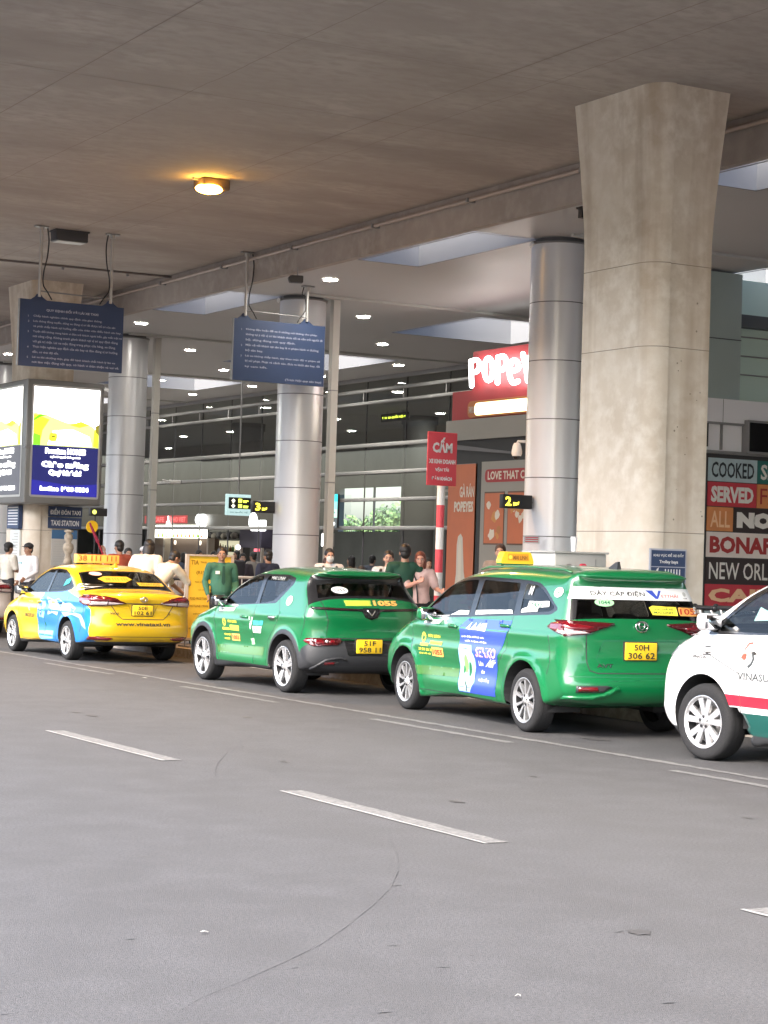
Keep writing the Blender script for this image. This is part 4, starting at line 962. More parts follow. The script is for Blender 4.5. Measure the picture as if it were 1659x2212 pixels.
    b.decal('light_bar', [(B, [(-.76, 1.075), (-.10, 1.06), (-.06, .985), (0, .965), (.06, .985), (.10, 1.06), (.76, 1.075), (.76, 1.045), (.13, 1.03), (.085, .955), (0, .93), (-.085, .955), (-.13, 1.03), (-.76, 1.045)], car_blackg), (B, [(-.11, 1.07), (.11, 1.07), (.08, .965), (0, .94), (-.08, .965)], car_blackg, .002), (B, stroke([(-.055, 1.045), (0, .975), (.055, 1.045)], .016), chrome, .008), (B, stroke([(-.7, 1.062), (-.16, 1.048)], .006), lamp_dred, .003), (B, stroke([(.7, 1.062), (.16, 1.048)], .006), lamp_dred, .003)], t, .004, .003)
    b.decal('tailgate_seam', [(B, stroke([(-.64, 1.15), (-.58, .9), (-.60, .70), (.60, .70), (.58, .9), (.64, 1.15)], .010), car_black), (B, stroke([(-.3, .80), (.3, .805)], .008), dk_green)], t, .002)
    b.decal('plate_recess', [(B, rounded([(-.38, .68), (.38, .68), (.34, .49), (-.34, .49)], .03), car_blackg), (B, stroke([(-.5, .36), (.5, .36)], .012), car_black)], t, .002)
    plate(b, t, -.05, .605, .36, .17, '51F', '958 11')
    b.decal('number_sticker', [(B, [(-.35, 1.16), (.02, 1.165), (.02, 1.10), (-.34, 1.095)], pm('sticker_olive', (.45, .55, .06), .5)), (B, 'text', '38 38 38', (-.32, 1.11), .04, .3, sticker_y, 'l', .03), (B, 'text', '1055', (.05, 1.102), .062, .34, sticker_o, 'l', .05)], t, .003)
    b.decal('window_sticker', [(B, circ(-.34, 1.28, .11, 22, .042), sticker_w), (B, 'text', '1055', (-.34, 1.263), .032, .14, blk_t, 'c', .02)], t, .006)
    b.decal('door_lettering', [(LS, circ(1.74, .80, .05, 14), sticker_y), (LS, circ(1.74, .80, .028, 10), dk_green, .002), (LS, 'text', 'MAI LINH', (1.62, .80), .035, .26, sticker_y, 'l', .03), (LS, [(1.58, .77), (1.30, .77), (1.30, .70), (1.58, .70)], pm('sticker_olive', (.45, .55, .06), .5)), (LS, [(1.80, .73), (1.60, .73), (1.60, .70), (1.80, .70)], sticker_y), (LS, 'text', 'taxi', (1.76, .63), .03, .18, sticker_y, 'l', .03), (LS, 'text', 'xanh', (1.76, .575), .03, .16, sticker_y, 'l', .03), (LS, [(1.54, .66), (1.30, .66), (1.30, .57), (1.54, .57)], sticker_o), (LS, 'text', '1055', (1.52, .585), .055, .20, pm('print_deep_red', (.5, .04, .02), .5), 'l', .04),
        (LS, 'text', 'V', (1.02, .735), .16, .12, sticker_w, 'l', .03), (LS, [(.90, .85), (.60, .86), (.62, .80), (.88, .795)], pm('sticker_teal', (.04, .38, .40), .5)), (LS, [(.90, .78), (.64, .785), (.66, .70), (.88, .70)], sticker_w), (LS, 'text', 'vinfast', (.88, .72), .04, .2, pm('sticker_teal', (.04, .38, .40), .5), 'l', .02), (LS, [(.98, .62), (.88, .63), (.86, .55), (.95, .54)], sticker_g)], t, .003)
    b.decal('hood_sticker', [(LS, [(1.96, .985), (1.45, 1.0), (1.50, .95), (1.94, .935)], sticker_w), (LS, 'text', '0886', (1.86, .95), .028, .2, dk_green, 'l', .01)], t, .003)
    b.decal('door_guard', [(LS, [(1.96, .50), (.56, .53), (.60, .42), (1.92, .40)], tan_st)], t, .003)
    b.decal('oval_sticker', [(LS, circ(.02, 1.13, .075, 20, .06), sticker_w), (LS, 'text', '1055', (.07, 1.115), .03, .09, blk_t, 'l', .01)], t, .006)
    b.decal('window_lettering', [(LS, 'text', 'MAI LINH', (.72, 1.38), .04, .36, pm('print_grey', (.45, .45, .42), .6), 'l', .0)], t, .002)
    for sd in 'LR': handle(b, t, 1.16, .885, green, sd); handle(b, t, .35, .915, chrome, sd, .18)
    mirror(t, b, 1.86, 1.07, -1, car_blackg); mirror(t, b, 1.86, 1.07, 1, car_blackg)
    return t, b
t2, b2 = car_suv(); t2.location = (11.07 + .87, 21.98, 0); t2.rotation_euler = (0, 0, 0)

# ---------------------------------------------------------------- sedans (yellow taxi, and the white car ahead of it)
def car_sedan(main=True):
    WB, wr = 2.50, .30
    sil = [(-.70, .27, .12), (-.90, .30, .28), (-.975, .42, .36), (-.985, .58, .36), (-.95, .72, .34), (-.94, .88, .30), (-.965, .99, .24), (-.93, 1.045, .16), (-.80, 1.065, .14), (-.55, 1.085, .12), (-.40, 1.11, .11), (-.18, 1.22, .11), (.14, 1.375, .11),
           (.45, 1.44, .12), (.9, 1.47, .13), (1.25, 1.455, .13), (1.6, 1.37, .13), (2.05, 1.14, .18), (2.35, 1.0, .2), (2.7, .94, .24), (3.05, .84, .32), (3.22, .70, .38), (3.26, .50, .4), (3.20, .30, .34), (3.0, .22, .15), (1.2, .205, .08), (0, .21, .08)]
    wh = [(0, .315), (WB, .315)]; Ra = .355
    b = CarBody(sil, .862, .97, .36, wh, Ra, shape=[(.90, .014, .03, -.7, 2.5), (.74, .018, .035, -.6, 2.8), (.50, -.022, .09, .45, 2.0), (.33, .012, .04, .4, 2.1)])
    fw = rounded([(2.00, .985), (1.90, 1.05), (1.54, 1.25), (1.26, 1.345), (1.0, 1.37), (1.02, 1.02)], .05)
    rw = rounded([(.94, 1.02), (.92, 1.37), (.58, 1.355), (.36, 1.30), (.14, 1.20), (-.02, 1.13), (.04, 1.09), (.36, 1.05)], .05)
    frame = rounded([(2.12, .965), (1.58, 1.265), (1.26, 1.37), (.90, 1.39), (.56, 1.375), (.33, 1.315), (.09, 1.205), (-.07, 1.125), (.0, 1.075), (.36, 1.03)], .04)
    regs = []
    if main: regs += [([(1.06, 1.2), (1.10, .97), (1.27, .84), (1.33, .62), (1.30, .44), (1.22, .20), (-.70, .2), (-.78, .30), (-.82, .62), (-.80, .80), (-.70, .88), (-.40, .96), (.1, 1.05), (.36, 1.2)], 'blue')]
    regs += [(frame, 'blk')]
    regs += [(lambda s: s.band((-.41, 1.11), (.15, 1.38), .92), 'blk'), (lambda s: s.band((-.36, 1.135), (.10, 1.355), .88), 'rear_glass')]
    regs += [(lambda s: s.band((1.58, 1.38), (2.32, 1.02), .92), 'blk'), (lambda s: s.band((1.64, 1.35), (2.26, 1.05), .88), 'screen')]
    regs += [(fw, 'g1'), (rw, 'g2')]
    regs += [(stroke(p, .009), 'seam') for p in ([(2.26, .95), (2.2, .6), (2.06, .25), (.6, .25)], [(.98, 1.01), (1.0, .7), (.96, .25)], [(-.10, 1.10), (.10, .85), (.34, .62), (.48, .45), (.50, .25)], [(2.15, .965), (2.5, .93), (2.95, .84)], [(-.62, .86), (-.66, .65), (-.50, .45)])]
    regs += [([(-1.1, .05), (-1.1, .335), (-.5, .30), (.3, .235), (2.3, .235), (3.4, .27), (3.4, .05)], 'low')]
    regs += [(arch_cut(y, z, Ra), 'cut') for y, z in wh]
    b.mesh(regs)
    pt = ygreen if main else silver_p
    t = empty('yellow_taxi' if main else 'white_sedan', (0, 0, 0), 0, 'yellow taxi sedan with a sky blue wrap on its rear door' if main else 'pale silver sedan ahead of the yellow taxi, cut by the left picture edge', 'taxi' if main else 'car', 'taxis waiting along the kerb' if main else None)
    b.part('body', {'paint': pt, 'blk': car_blackg, 'seam': car_black, 'low': car_black, 'blue': blue_w}, None, t, right={'blue': pt})
    for k, nm in (('g1', 'front_window'), ('g2', 'rear_window')):
        for sd in (-1, 1): b.part(nm, {k: auto_glass}, None, t, (sd,), .006)
    b.part('back_glass', {'rear_glass': auto_glass_r if main else auto_glass}, None, t); b.part('windscreen', {'screen': auto_glass}, None, t)
    wells(b, t); interior(t, 1.15, .32, .36, 1.06, 1.95)
    sp = paired(6, .2, .17, .013, .02, .04)
    for y in (0, WB):
        for sd in (-1, 1): make_wheel(t, sd * .85, y, wr, sd, sp, .195, .215, dark=True)
    B, LS = 'B', 'L'
    for sg in (-1, 1):
        b.decal('tail_lamp', [(B, [(sg * a, z) for a, z in [(.80, 1.01), (.58, 1.0), (.42, .96), (.26, .905), (.42, .875), (.62, .86), (.82, .855)]], lamp_dred), (B, [(sg * a, z) for a, z in [(.80, .995), (.60, .985), (.48, .95), (.60, .935), (.80, .93)]], lamp_red, .003), (B, [(sg * a, z) for a, z in [(.80, .925), (.60, .93), (.30, .905), (.55, .875), (.80, .872)]], lamp_clear, .003), (B, stroke([(sg * .56, .93), (sg * .56, .87)], .014), lamp_dred, .006),
            ('L' if sg < 0 else 'R', [(-.84, 1.0), (-.60, 1.0), (-.42, .97), (-.50, .90), (-.66, .87), (-.84, .86)], lamp_red), ('L' if sg < 0 else 'R', [(-.80, .93), (-.62, .93), (-.58, .90), (-.68, .885), (-.80, .88)], lamp_clear, .003)], t, .006, .012)
        b.decal('rear_reflector', [(B, [(sg * a, z) for a, z in [(.80, .40), (.50, .385), (.46, .37), (.54, .345), (.80, .35)]], lamp_red)], t, .004, .006)
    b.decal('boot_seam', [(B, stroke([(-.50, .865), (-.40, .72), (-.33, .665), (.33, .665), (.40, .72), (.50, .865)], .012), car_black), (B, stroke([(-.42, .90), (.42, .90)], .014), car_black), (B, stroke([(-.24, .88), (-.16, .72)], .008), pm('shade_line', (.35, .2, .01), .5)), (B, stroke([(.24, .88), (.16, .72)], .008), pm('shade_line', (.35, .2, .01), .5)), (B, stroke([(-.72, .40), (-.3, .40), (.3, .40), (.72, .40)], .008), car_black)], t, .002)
    p, n = b.hit('B', 0, .97); lg = MB()
    lg.tube([(.055 * math.cos(a), p.y - .016, .965 + .038 * math.sin(a)) for a in np.linspace(0, 6.2832, 20)], .007, chrome, 6); lg.tube([(.026 * math.cos(a), p.y - .018, .968 + .03 * math.sin(a)) for a in np.linspace(0, 6.2832, 20)], .004, chrome, 6); lg.build('badge', t)
    if main:
        plate(b, t, -.01, .80, .33, .155, '50E', '102 61')
        b.decal('bumper_lettering', [(B, 'text', 'www.vinataxi.vn', (-.44, .565), .055, .88, blk_t, 'l', .03)], t, .003)
        b.decal('model_lettering', [(B, 'text', 'VIOS', (-.52, .735), .03, .14, blk_t, 'l', .02), (B, 'text', 'G', (.42, .735), .03, .03, blk_t, 'l', .02)], t, .003)
        b.decal('window_sticker', [(B, circ(-.40, 1.325, .10, 20, .028), pm('sticker_pink', (.75, .45, .38), .5))], t, .006)
        b.decal('window_sticker', [(B, [(-.42, 1.25), (-.30, 1.29), (.08, 1.29), (.14, 1.25), (.0, 1.20), (-.34, 1.20)], pm('sticker_gold', (.50, .33, .02), .5)), (B, 'text', '38 111 111', (-.30, 1.225), .04, .36, pm('print_brown', (.3, .1, .02), .5), 'l', .02)], t, .006)
        b.decal('window_sticker', [(B, [(.18, 1.205), (.62, 1.20), (.63, 1.155), (.20, 1.155)], pm('sticker_gold', (.50, .33, .02), .5)), (B, 'text', 'VINATAXI', (.22, 1.165), .028, .34, pm('print_brown', (.3, .1, .02), .5), 'l', .02)], t, .006)
        b.decal('wrap_print', [(LS, [(1.18, .92), (1.0, .90), (.93, .82), (.96, .70), (1.02, .60), (1.22, .62), (1.27, .78)], pm('wrap_pale', (.22, .55, .80), .4), .0), (LS, circ(1.15, .74, .06, 16, .11), pm('wrap_navy', (.04, .12, .42), .4), .001), (LS, circ(1.15, .74, .03, 12, .06), sticker_w, .002),
            (LS, [(.90, .94), (.55, .90), (.40, .93), (.10, .86), (-.10, .88), (-.34, .80), (-.30, .74), (-.55, .72), (-.70, .60), (-.74, .50), (-.60, .55), (-.50, .66), (-.20, .70), (.05, .66), (.30, .76), (.42, .66), (.62, .70), (.84, .66), (.78, .80)], pm('wrap_white', (.38, .50, .58), .4), .0), (LS, [(.70, .88), (.52, .88), (.56, .84), (.68, .84)], pm('wrap_olive', (.30, .36, .12), .4), .002), (LS, [(.36, .85), (.0, .80), (.1, .76), (.34, .79)], pm('wrap_pale', (.22, .55, .80), .4), .002), (LS, [(.8, .78), (.6, .74), (.66, .71), (.8, .73)], blue_w, .002), (LS, [(-.1, .82), (-.34, .77), (-.2, .75)], blue_w, .002),
            (LS, stroke([(1.0, .55), (.93, .48)], .04), dk_green, .001), (LS, [(1.25, .40), (.60, .42), (.62, .30), (1.22, .26)], pm('wrap_pale', (.22, .55, .80), .4), .0)], t, .0015)
        b.decal('door_lettering', [(LS, 'text', '38.27.27', (1.88, .60), .05, .44, blk_t, 'l', .02), (LS, circ(1.66, .73, .035, 12), pm('print_grey', (.45, .45, .42), .6)), (LS, 'text', 'TAXI', (1.74, .84), .02, .2, pm('print_grey', (.45, .45, .42), .6), 'l', .01)], t, .003)
        b.decal('pillar_sticker', [(LS, rounded([(-.14, 1.17), (-.30, 1.17), (-.34, 1.08), (-.20, 1.07)], .03), sticker_w), (LS, 'text', '38', (-.19, 1.10), .04, .07, pm('print_grey', (.45, .45, .42), .6), 'l', .01)], t, .004)
        b.decal('window_sticker', [(LS, [(.36, 1.22), (.16, 1.27), (.20, 1.17), (.40, 1.12)], pm('sticker_teal', (.04, .38, .40), .5))], t, .002)
        s_ = empty('roof_sign', (-.02, .98, 1.475)); s_.parent = t
        mb = MB(); mb.rbox((-.36, -.07, .01), (.36, .07, .15), pm('sign_amber_lit', (.85, .48, .10), .5), .01); mb.box((-.35, -.0735, .145), (.35, -.07, .149), hot_red)
        mb.text('38 111 111', (-.33, -.072, .045), X, Z, .085, pm('print_brown', (.3, .1, .02), .5), .64, .015); mb.cyl((-.25, 0, -.02), (-.25, 0, .02), .02, car_black, 8); mb.cyl((.25, 0, -.02), (.25, 0, .02), .02, car_black, 8); mb.build('sign_box', s_)
        fin(t, .28, 1.425, ygreen)
    for sd in 'LR': handle(b, t, 1.24, .86, pt, sd, .18); handle(b, t, .30, .88, blue_w if main else pt, sd, .18)
    mirror(t, b, 2.02, 1.02, -1, car_black if main else pt); mirror(t, b, 2.02, 1.02, 1, car_black if main else pt)
    return t, b
t3, b3 = car_sedan(True); t3.location = (10.84 + .862, 28.93, 0)
t4, b4 = car_sedan(False); t4.location = (11.62, 36.95, 0)

# ---------------------------------------------------------------- white MPV entering on the right
def car_white():
    WB, wr = 2.88, .335
    sil = [(-.8, .30, .15), (-1.02, .36, .3), (-1.08, .60, .34), (-1.05, 1.0, .28), (-.92, 1.45, .2), (-.80, 1.70, .16), (-.3, 1.77, .18), (.6, 1.79, .2), (1.4, 1.77, .2), (2.0, 1.71, .18), (2.45, 1.56, .17), (2.85, 1.34, .17), (3.18, 1.15, .2), (3.40, 1.06, .26), (3.58, .94, .36), (3.68, .78, .44), (3.71, .55, .46), (3.66, .32, .42), (3.5, .22, .18), (1.5, .22, .08), (0, .23, .08)]
    wh = [(0, .35), (WB, .35)]; Ra = .405
    b = CarBody(sil, .90, 1.10, .30, wh, Ra, shape=[(.98, .010, .03, -.6, 3.2), (.55, -.018, .10, .6, 2.2)], flare=.02)
    fw = rounded([(2.74, 1.135), (2.66, 1.24), (2.40, 1.42), (2.15, 1.54), (1.9, 1.60), (1.60, 1.61), (1.56, 1.15)], .05)
    rw = rounded([(1.46, 1.15), (1.48, 1.61), (.62, 1.62), (.52, 1.18)], .04); qw = rounded([(.42, 1.19), (.48, 1.62), (-.3, 1.60), (-.6, 1.25)], .04)
    frame = rounded([(2.88, 1.10), (2.46, 1.44), (2.18, 1.58), (1.9, 1.65), (.5, 1.665), (-.4, 1.64), (-.7, 1.22)], .05)
    tri = [(2.86, 1.115), (2.74, 1.125), (2.64, 1.24), (2.52, 1.35), (2.50, 1.38)]
    regs = [([(3.9, .615), (2.3, .60), (-1.3, .60), (-1.3, .505), (2.3, .505), (3.9, .52)], 'red'), ([(2.40, .455), (-1.3, .455), (-1.3, .1), (2.40, .1)], 'dgr'), (frame, 'blk')]
    regs += [([(2.93, .1), (2.93, 1.3), (3.9, 1.3), (3.9, .1)], 'paint')]
    regs += [(lambda s: s.band((2.1, 1.68), (3.18, 1.15), .92), 'blk'), (lambda s: s.band((2.15, 1.66), (3.1, 1.19), .88), 'screen')]
    regs += [(fw, 'g1'), (rw, 'g2'), (qw, 'g3')]
    regs += [(stroke(p, .010), 'seam') for p in ([(2.96, 1.10), (2.90, .95), (2.40, .78), (2.36, .27)], [(1.52, 1.14), (1.54, .8), (1.50, .27)], [(2.95, 1.10), (3.2, 1.08), (3.5, .96)], [(3.42, .72), (3.28, .60)])]
    regs += [([(-1.3, .05), (-1.3, .27), (4, .27), (4, .05)], 'low')]
    regs += [(arch_cut(y, z, Ra), 'cut') for y, z in wh]
    b.mesh(regs)
    t = empty('white_taxi', (0, 0, 0), 0, 'white MPV taxi with red and green stripes at the right picture edge', 'taxi', 'taxis waiting along the kerb')
    b.part('body', {'paint': white_p, 'blk': car_blackg, 'seam': car_black, 'low': car_black, 'red': red_p, 'dgr': dgreen_p}, None, t)
    for k, nm in (('g1', 'front_window'), ('g2', 'rear_window'), ('g3', 'quarter_window')):
        for sd in (-1, 1): b.part(nm, {k: auto_glass}, None, t, (sd,), .006)
    b.part('windscreen', {'screen': auto_glass}, None, t)
    wells(b, t); interior(t, 1.35, .42, .45, 1.28, 2.45, hw=.7)
    sp = paired(5, .35, .21, .022, .03, -.05)
    for y in (0, WB):
        for sd in (-1, 1): make_wheel(t, sd * .88, y, wr, sd, sp, .21, .228, dark=False, steer=R(6) if y else 0)
    LS = 'L'
    for sg, L in ((-1, 'L'), (1, 'R')):
        b.decal('headlamp', [(L, [(3.30, 1.065), (3.45, 1.04), (3.56, .95), (3.62, .86), (3.58, .80), (3.46, .88), (3.36, .97)], pm('headlamp_glass', (.16, .17, .18), .08, coat=1)), (L, [(3.50, .97), (3.58, .90), (3.57, .85), (3.48, .92)], lamp_clear, .004), ('F', [(sg * .50, .78), (sg * .50, .88), (sg * .74, .95), (sg * .78, .86)], pm('headlamp_glass', (.16, .17, .18), .08, coat=1))], t, .004, .006)
    b.decal('door_lettering', [(LS, 'text', 'VINASUN TAXI', (2.42, .735), .065, .80, pm('print_grey_dark', (.06, .065, .065), .5), 'l', .018), (LS, 'text', '38 27 27 27', (1.9, 1.0), .03, .5, blk_t, 'l', .01)], t, .003)
    b.decal('bird_emblem', [(LS, stroke([(2.24, 1.055), (2.29, 1.05), (2.335, 1.0), (2.335, .95)], .016), hot_red), (LS, [(2.39, .925), (2.36, .955), (2.31, .96), (2.32, .92), (2.345, .90)], hot_red), (LS, [(2.21, .985), (2.17, .965), (2.235, .945), (2.255, .975)], blk_t), (LS, stroke([(2.235, .97), (2.225, .92), (2.25, .875), (2.295, .845)], .026), pm('print_grey_dark', (.12, .13, .13), .5))], t, .003)
    b.decal('wing_lettering', [(LS, stroke([(2.92, 1.015), (2.80, 1.017)], .006), blk_t), (LS, stroke([(2.88, .995), (2.80, .997)], .012), blk_t), (LS, stroke([(2.88, .965), (2.80, .967)], .006), blk_t), (LS, stroke([(2.88, .945), (2.80, .947)], .012), blk_t), (LS, stroke([(2.92, .925), (2.80, .928)], .012), blk_t), (LS, 'text', 'VINASUN', (3.06, .885), .03, .20, blk_t, 'l', .02), (LS, 'text', '38 27 27 27', (3.20, .83), .035, .34, pm('print_grey', (.45, .45, .42), .6), 'l', .02)], t, .003)
    b.decal('window_sticker', [(LS, [(2.30, 1.24), (2.12, 1.25), (2.12, 1.32), (2.26, 1.36)], pm('sticker_mint', (.25, .45, .42), .5))], t, .002)
    for sd in 'LR': handle(b, t, 1.72, 1.0, white_p, sd)
    m1 = mirror(t, b, 2.78, 1.21, -1, white_p); mirror(t, b, 2.78, 1.21, 1, white_p)
    return t, b
t5, b5 = car_white(); t5.location = (11.05 + .90, 13.65 - 2.75, 0)
# ================================================================== signs, lamps and street things
def board(name, x0, x1, z0, z1, y, m, th=.03):
    mb = MB(); mb.box((x0, y, z0), (x1, y + th, z1), m); return mb
# ---- hanging driver notices
def hanging(x0, x1, z0, z1, y, lines, title, label, hang, tops):
    t = empty('hanging_notice', ((x0 + x1) / 2, y, SL), 0, label, 'sign', 'blue notices hanging under the flyover'); cx = (x0 + x1) / 2
    w = (x1 - x0) / 2; zt, zb = z1 - SL, z0 - SL
    mb = MB(); mb.box((-w, -.025, zb), (w, .025, zt), navy); mb.box((-w - .012, -.03, zb), (-w, .03, zt), grey_m)
    hx = [h - cx for h in hang]
    for h in hx: mb.prism([(h - .16, zt), (h + .16, zt), (h + .07, zt + .06), (h + .035, zt + .11), (h - .035, zt + .11), (h - .07, zt + .06)], (0, .02, 0), X, Z, -.04, navy)
    H = zt - zb; z = zt - H * .12
    if title: mb.text(title, (0, -.027, z - H * .05), X, Z, H * .062, sign_txt, w * 1.0, .03, 'c'); z -= H * .10
    else: z -= H * .02
    st = H * (.077 if title else .086)
    for ln in lines:
        num, body, frac = ln
        if num: mb.text(num, (-w * .84, -.027, z - H * .045), X, Z, H * .030, sign_txt, None, .01)
        al = 'l'
        if body:
            if frac < 0: mb.text(body, (w * .94, -.027, z - H * .045), X, Z, H * .045, sign_txt, w * 2 * -frac, .012, 'r')
            else: mb.text(body, (-w * .74, -.027, z - H * .045), X, Z, H * .046, sign_txt, w * 2 * frac, .012)
        z -= st
    mb.build('board', t)
    for i, h in enumerate(hx):
        mb = MB(); mb.cyl((h, 0, zt + .06), (h, 0, -.02 + tops[i]), .028, lgrey, 10); mb.build('hanger', t)
        q_ = tops[i]; mb = MB(); mb.box((h - .12, -.05, -.03 + q_), (h + .12, .05, -.002 + q_), grey_m); mb.box((h - .03, -.045, -.09 + q_), (h + .03, .045, -.03 + q_), lgrey); mb.build('bracket', t)
    mb = MB(); mb.cyl((hx[0], -.01, zt + .16), (hx[1], -.01, zt + .14), .014, grey_m, 8); mb.build('cross_bar', t)
    for i, h in enumerate(hx):
        s_ = 1 if i == 0 else -1
        pts = [(h + s_ * .10, -.03, -.04 + tops[i]), (h + s_ * .13, -.03, -.25 + tops[i] * .9), (h + s_ * .11, -.03, -.55 + tops[i] * .3), (h + s_ * .05, -.03, -.85 if zt < -1.1 else -.7), (h + s_ * .06, -.03, zt + .25), (h + s_ * .13, -.03, zt + .16), (h + s_ * .22, -.03, zt + .02)]
        mb = MB(); mb.tube([tuple(p) for p in catmull([(a, c) for a, b_, c in pts], .06, False) @ np.array([[1, 0, 0], [0, 0, 1]]) - np.array([0, .03, 0])], .012, black_m, 6); mb.build('cable', t)
    return t
L1 = [('1', 'Chấp hành nghiêm chỉnh quy định của giao thông.', .66), ('2', 'Lưu thông đúng tuyến, dừng xe đúng vị trí đã được bố trí của sân', .79), (None, 'và phải chấp hành sự hướng dẫn của nhân viên điều hành sân bay.', .85),
      ('3', 'Tuyệt đối không mang hành vi đón trả khách ngoài bến, gây mất trật tự', .86), (None, 'nơi công cộng. Không tranh giành khách tại vị trí quy định đúng', .82), (None, 'với giá trị thật. Lái xe mặc đúng trang phục của hãng, xe đúng.', .80), ('4', 'Thực hiện nghiêm quy định của sân bay và đón đúng vị trí hướng', .82), (None, 'dẫn, có thái độ tốt.', .25),
      ('5', 'Lái xe khi nhường nhịn, giúp đỡ hành khách chất hành lý lên xe', .80), (None, 'nơi làm việc đúng nội quy, có hành vi thân thiện và vui vẻ.', .84)]
hanging(11.5, 13.45, 4.90, 6.08, 33.55, L1, 'QUY ĐỊNH ĐỐI VỚI LÁI XE TAXI', 'blue hanging notice with a title line, the left of the two under the flyover', (11.86, 13.20), (0, 0))
L2 = [('1', 'Không đậu hoặc để xe ở những nơi không cho phép;', .78), (None, 'không tự ý rời vị trí khi khách chưa tới và cản trở người đi', .84), (None, 'bộ, dừng đúng nơi quy định.', .54), ('2', 'Mặc cả với khách tại sân bay là vi phạm hành vi đường', .80), (None, 'bộ sân bay.', .19), ('3', 'Lái xe không chấp hành, tùy theo mức độ vi phạm sẽ', .82), (None, 'bị xử phạt. Phạt và cảnh cáo, đưa ra khỏi sân bay, đã', .82), (None, 'ký cam kết.', .24), (None, '', 0), (None, '(Trích Nội quy sân bay)', -.40)]
hanging(15.76, 17.69, 4.97, 6.13, 33.8, L2, None, 'blue hanging notice without a title, hanging beside the middle silver column', (16.00, 17.30), (0, CZ - SL))
# ---- lamps under the deck
t = empty('sodium_lamp', (12.47, 27.72, SL), 0, 'glowing orange floodlight fixed under the flyover deck', 'lamp')
mb = MB(); mb.rbox((-.21, -.20, -.17), (.24, .20, -.002), pm('lamp_housing', (.16, .11, .07), .5), .03, 3); mb.box((-.3, -.03, -.03), (.3, .03, -.001), grey_m); mb.build('housing', t)
mb = MB(); mb.ell((-.07, -.09, -.165), (.215, .17, .075), em('sodium_glow', (1, .50, .06), 10.5), 24, 10); mb.build('lens', t)
ld = bpy.data.lights.new('sodium_light', 'SPOT'); ld.energy = 300; ld.color = (1, .52, .18); ld.spot_size = R(150); ld.spot_blend = .6; ld.shadow_soft_size = .12
lo = bpy.data.objects.new('sodium_light', ld); COL.objects.link(lo); lo.parent = t; lo.location = (0, 0, -.25)
t = empty('unlit_fixture', (12.47, 33.8, SL), 0, 'dark unlit rectangular lamp housing under the deck between the left notice hangers', 'lamp')
mb = MB(); mb.rbox((-.30, -.16, -.20), (.30, .16, -.002), pm('fixture_dark', (.05, .05, .055), .5), .015, 2); mb.box((-.32, -.17, -.03), (.32, .17, -.004), pm('fixture_dark', (.05, .05, .055), .5)); mb.build('housing', t)
mb = MB(); mb.box((-.26, -.13, -.212), (.26, .13, -.201), pm('fixture_lens', (.4, .4, .38), .3)); mb.build('lens', t)
# ---- cameras
p = at(643, 603, 'z', 6.66)
t = empty('security_camera', (p.x, p.y, p.z), R(-20), 'dark boxy camera hanging on a short rod between the second notice hangers', 'camera')
mb = MB(); mb.rbox((-.13, -.08, -.07), (.10, .08, .06), pm('camera_dark', (.07, .07, .07), .5), .02); mb.prism([(-.15, -.05), (-.13, -.07), (-.13, .06), (-.17, .02)], (0, -.07, 0), X, Z, -.14, pm('camera_dark', (.07, .07, .07), .5)); mb.build('housing', t)
mb = MB(); mb.cyl((0, 0, .05), (0, 0, CZ - p.z - .001), .012, grey_m, 8); mb.build('rod', t)
p = at(1117, 975, 'x', 17.9)
t = empty('dome_camera', (17.5, 26.75, p.z), 0, 'white dome security camera on a bracket left of the nearest silver column', 'camera')
cz = at(1117, 972, 'y', 26.9); t.location = cz
mb = MB(); mb.lathe([(.0005, .12), (.05, .11), (.07, .06), (.085, -.02), (.085, -.06), (.07, -.10)], white_m, 20); mb.build('housing', t)
mb = MB(); mb.ell((0, 0, -.10), (.065, .065, .06), blackg, 16, 8); mb.build('lens', t)
mb = MB(); mb.tube([(0, 0, .10), (.02, 0, .14), (.10, -.02, .14), (.28, -.03, .14)], .022, white_m, 8); mb.box((.24, -.05, .0), (.27, .0, .26), white_m); mb.build('bracket', t)
p = at(422, 1183 * 0 + 1041, 'y', 44.2)
t = empty('wall_camera', (18.78, 44.2, 4.15), 0, 'small white camera on the slim post right of the advertising box', 'camera')
pz = at(372, 1040, 'y', 44.3); t.location = pz
mb = MB(); mb.cyl((-.25, 0, .02), (-.05, 0, .0), .02, white_m, 8); mb.rbox((-.08, -.05, -.05), (.22, .05, .04), white_m, .02); mb.cyl((.22, 0, 0), (.24, 0, 0), .03, blackg, 10); mb.build('housing', t)
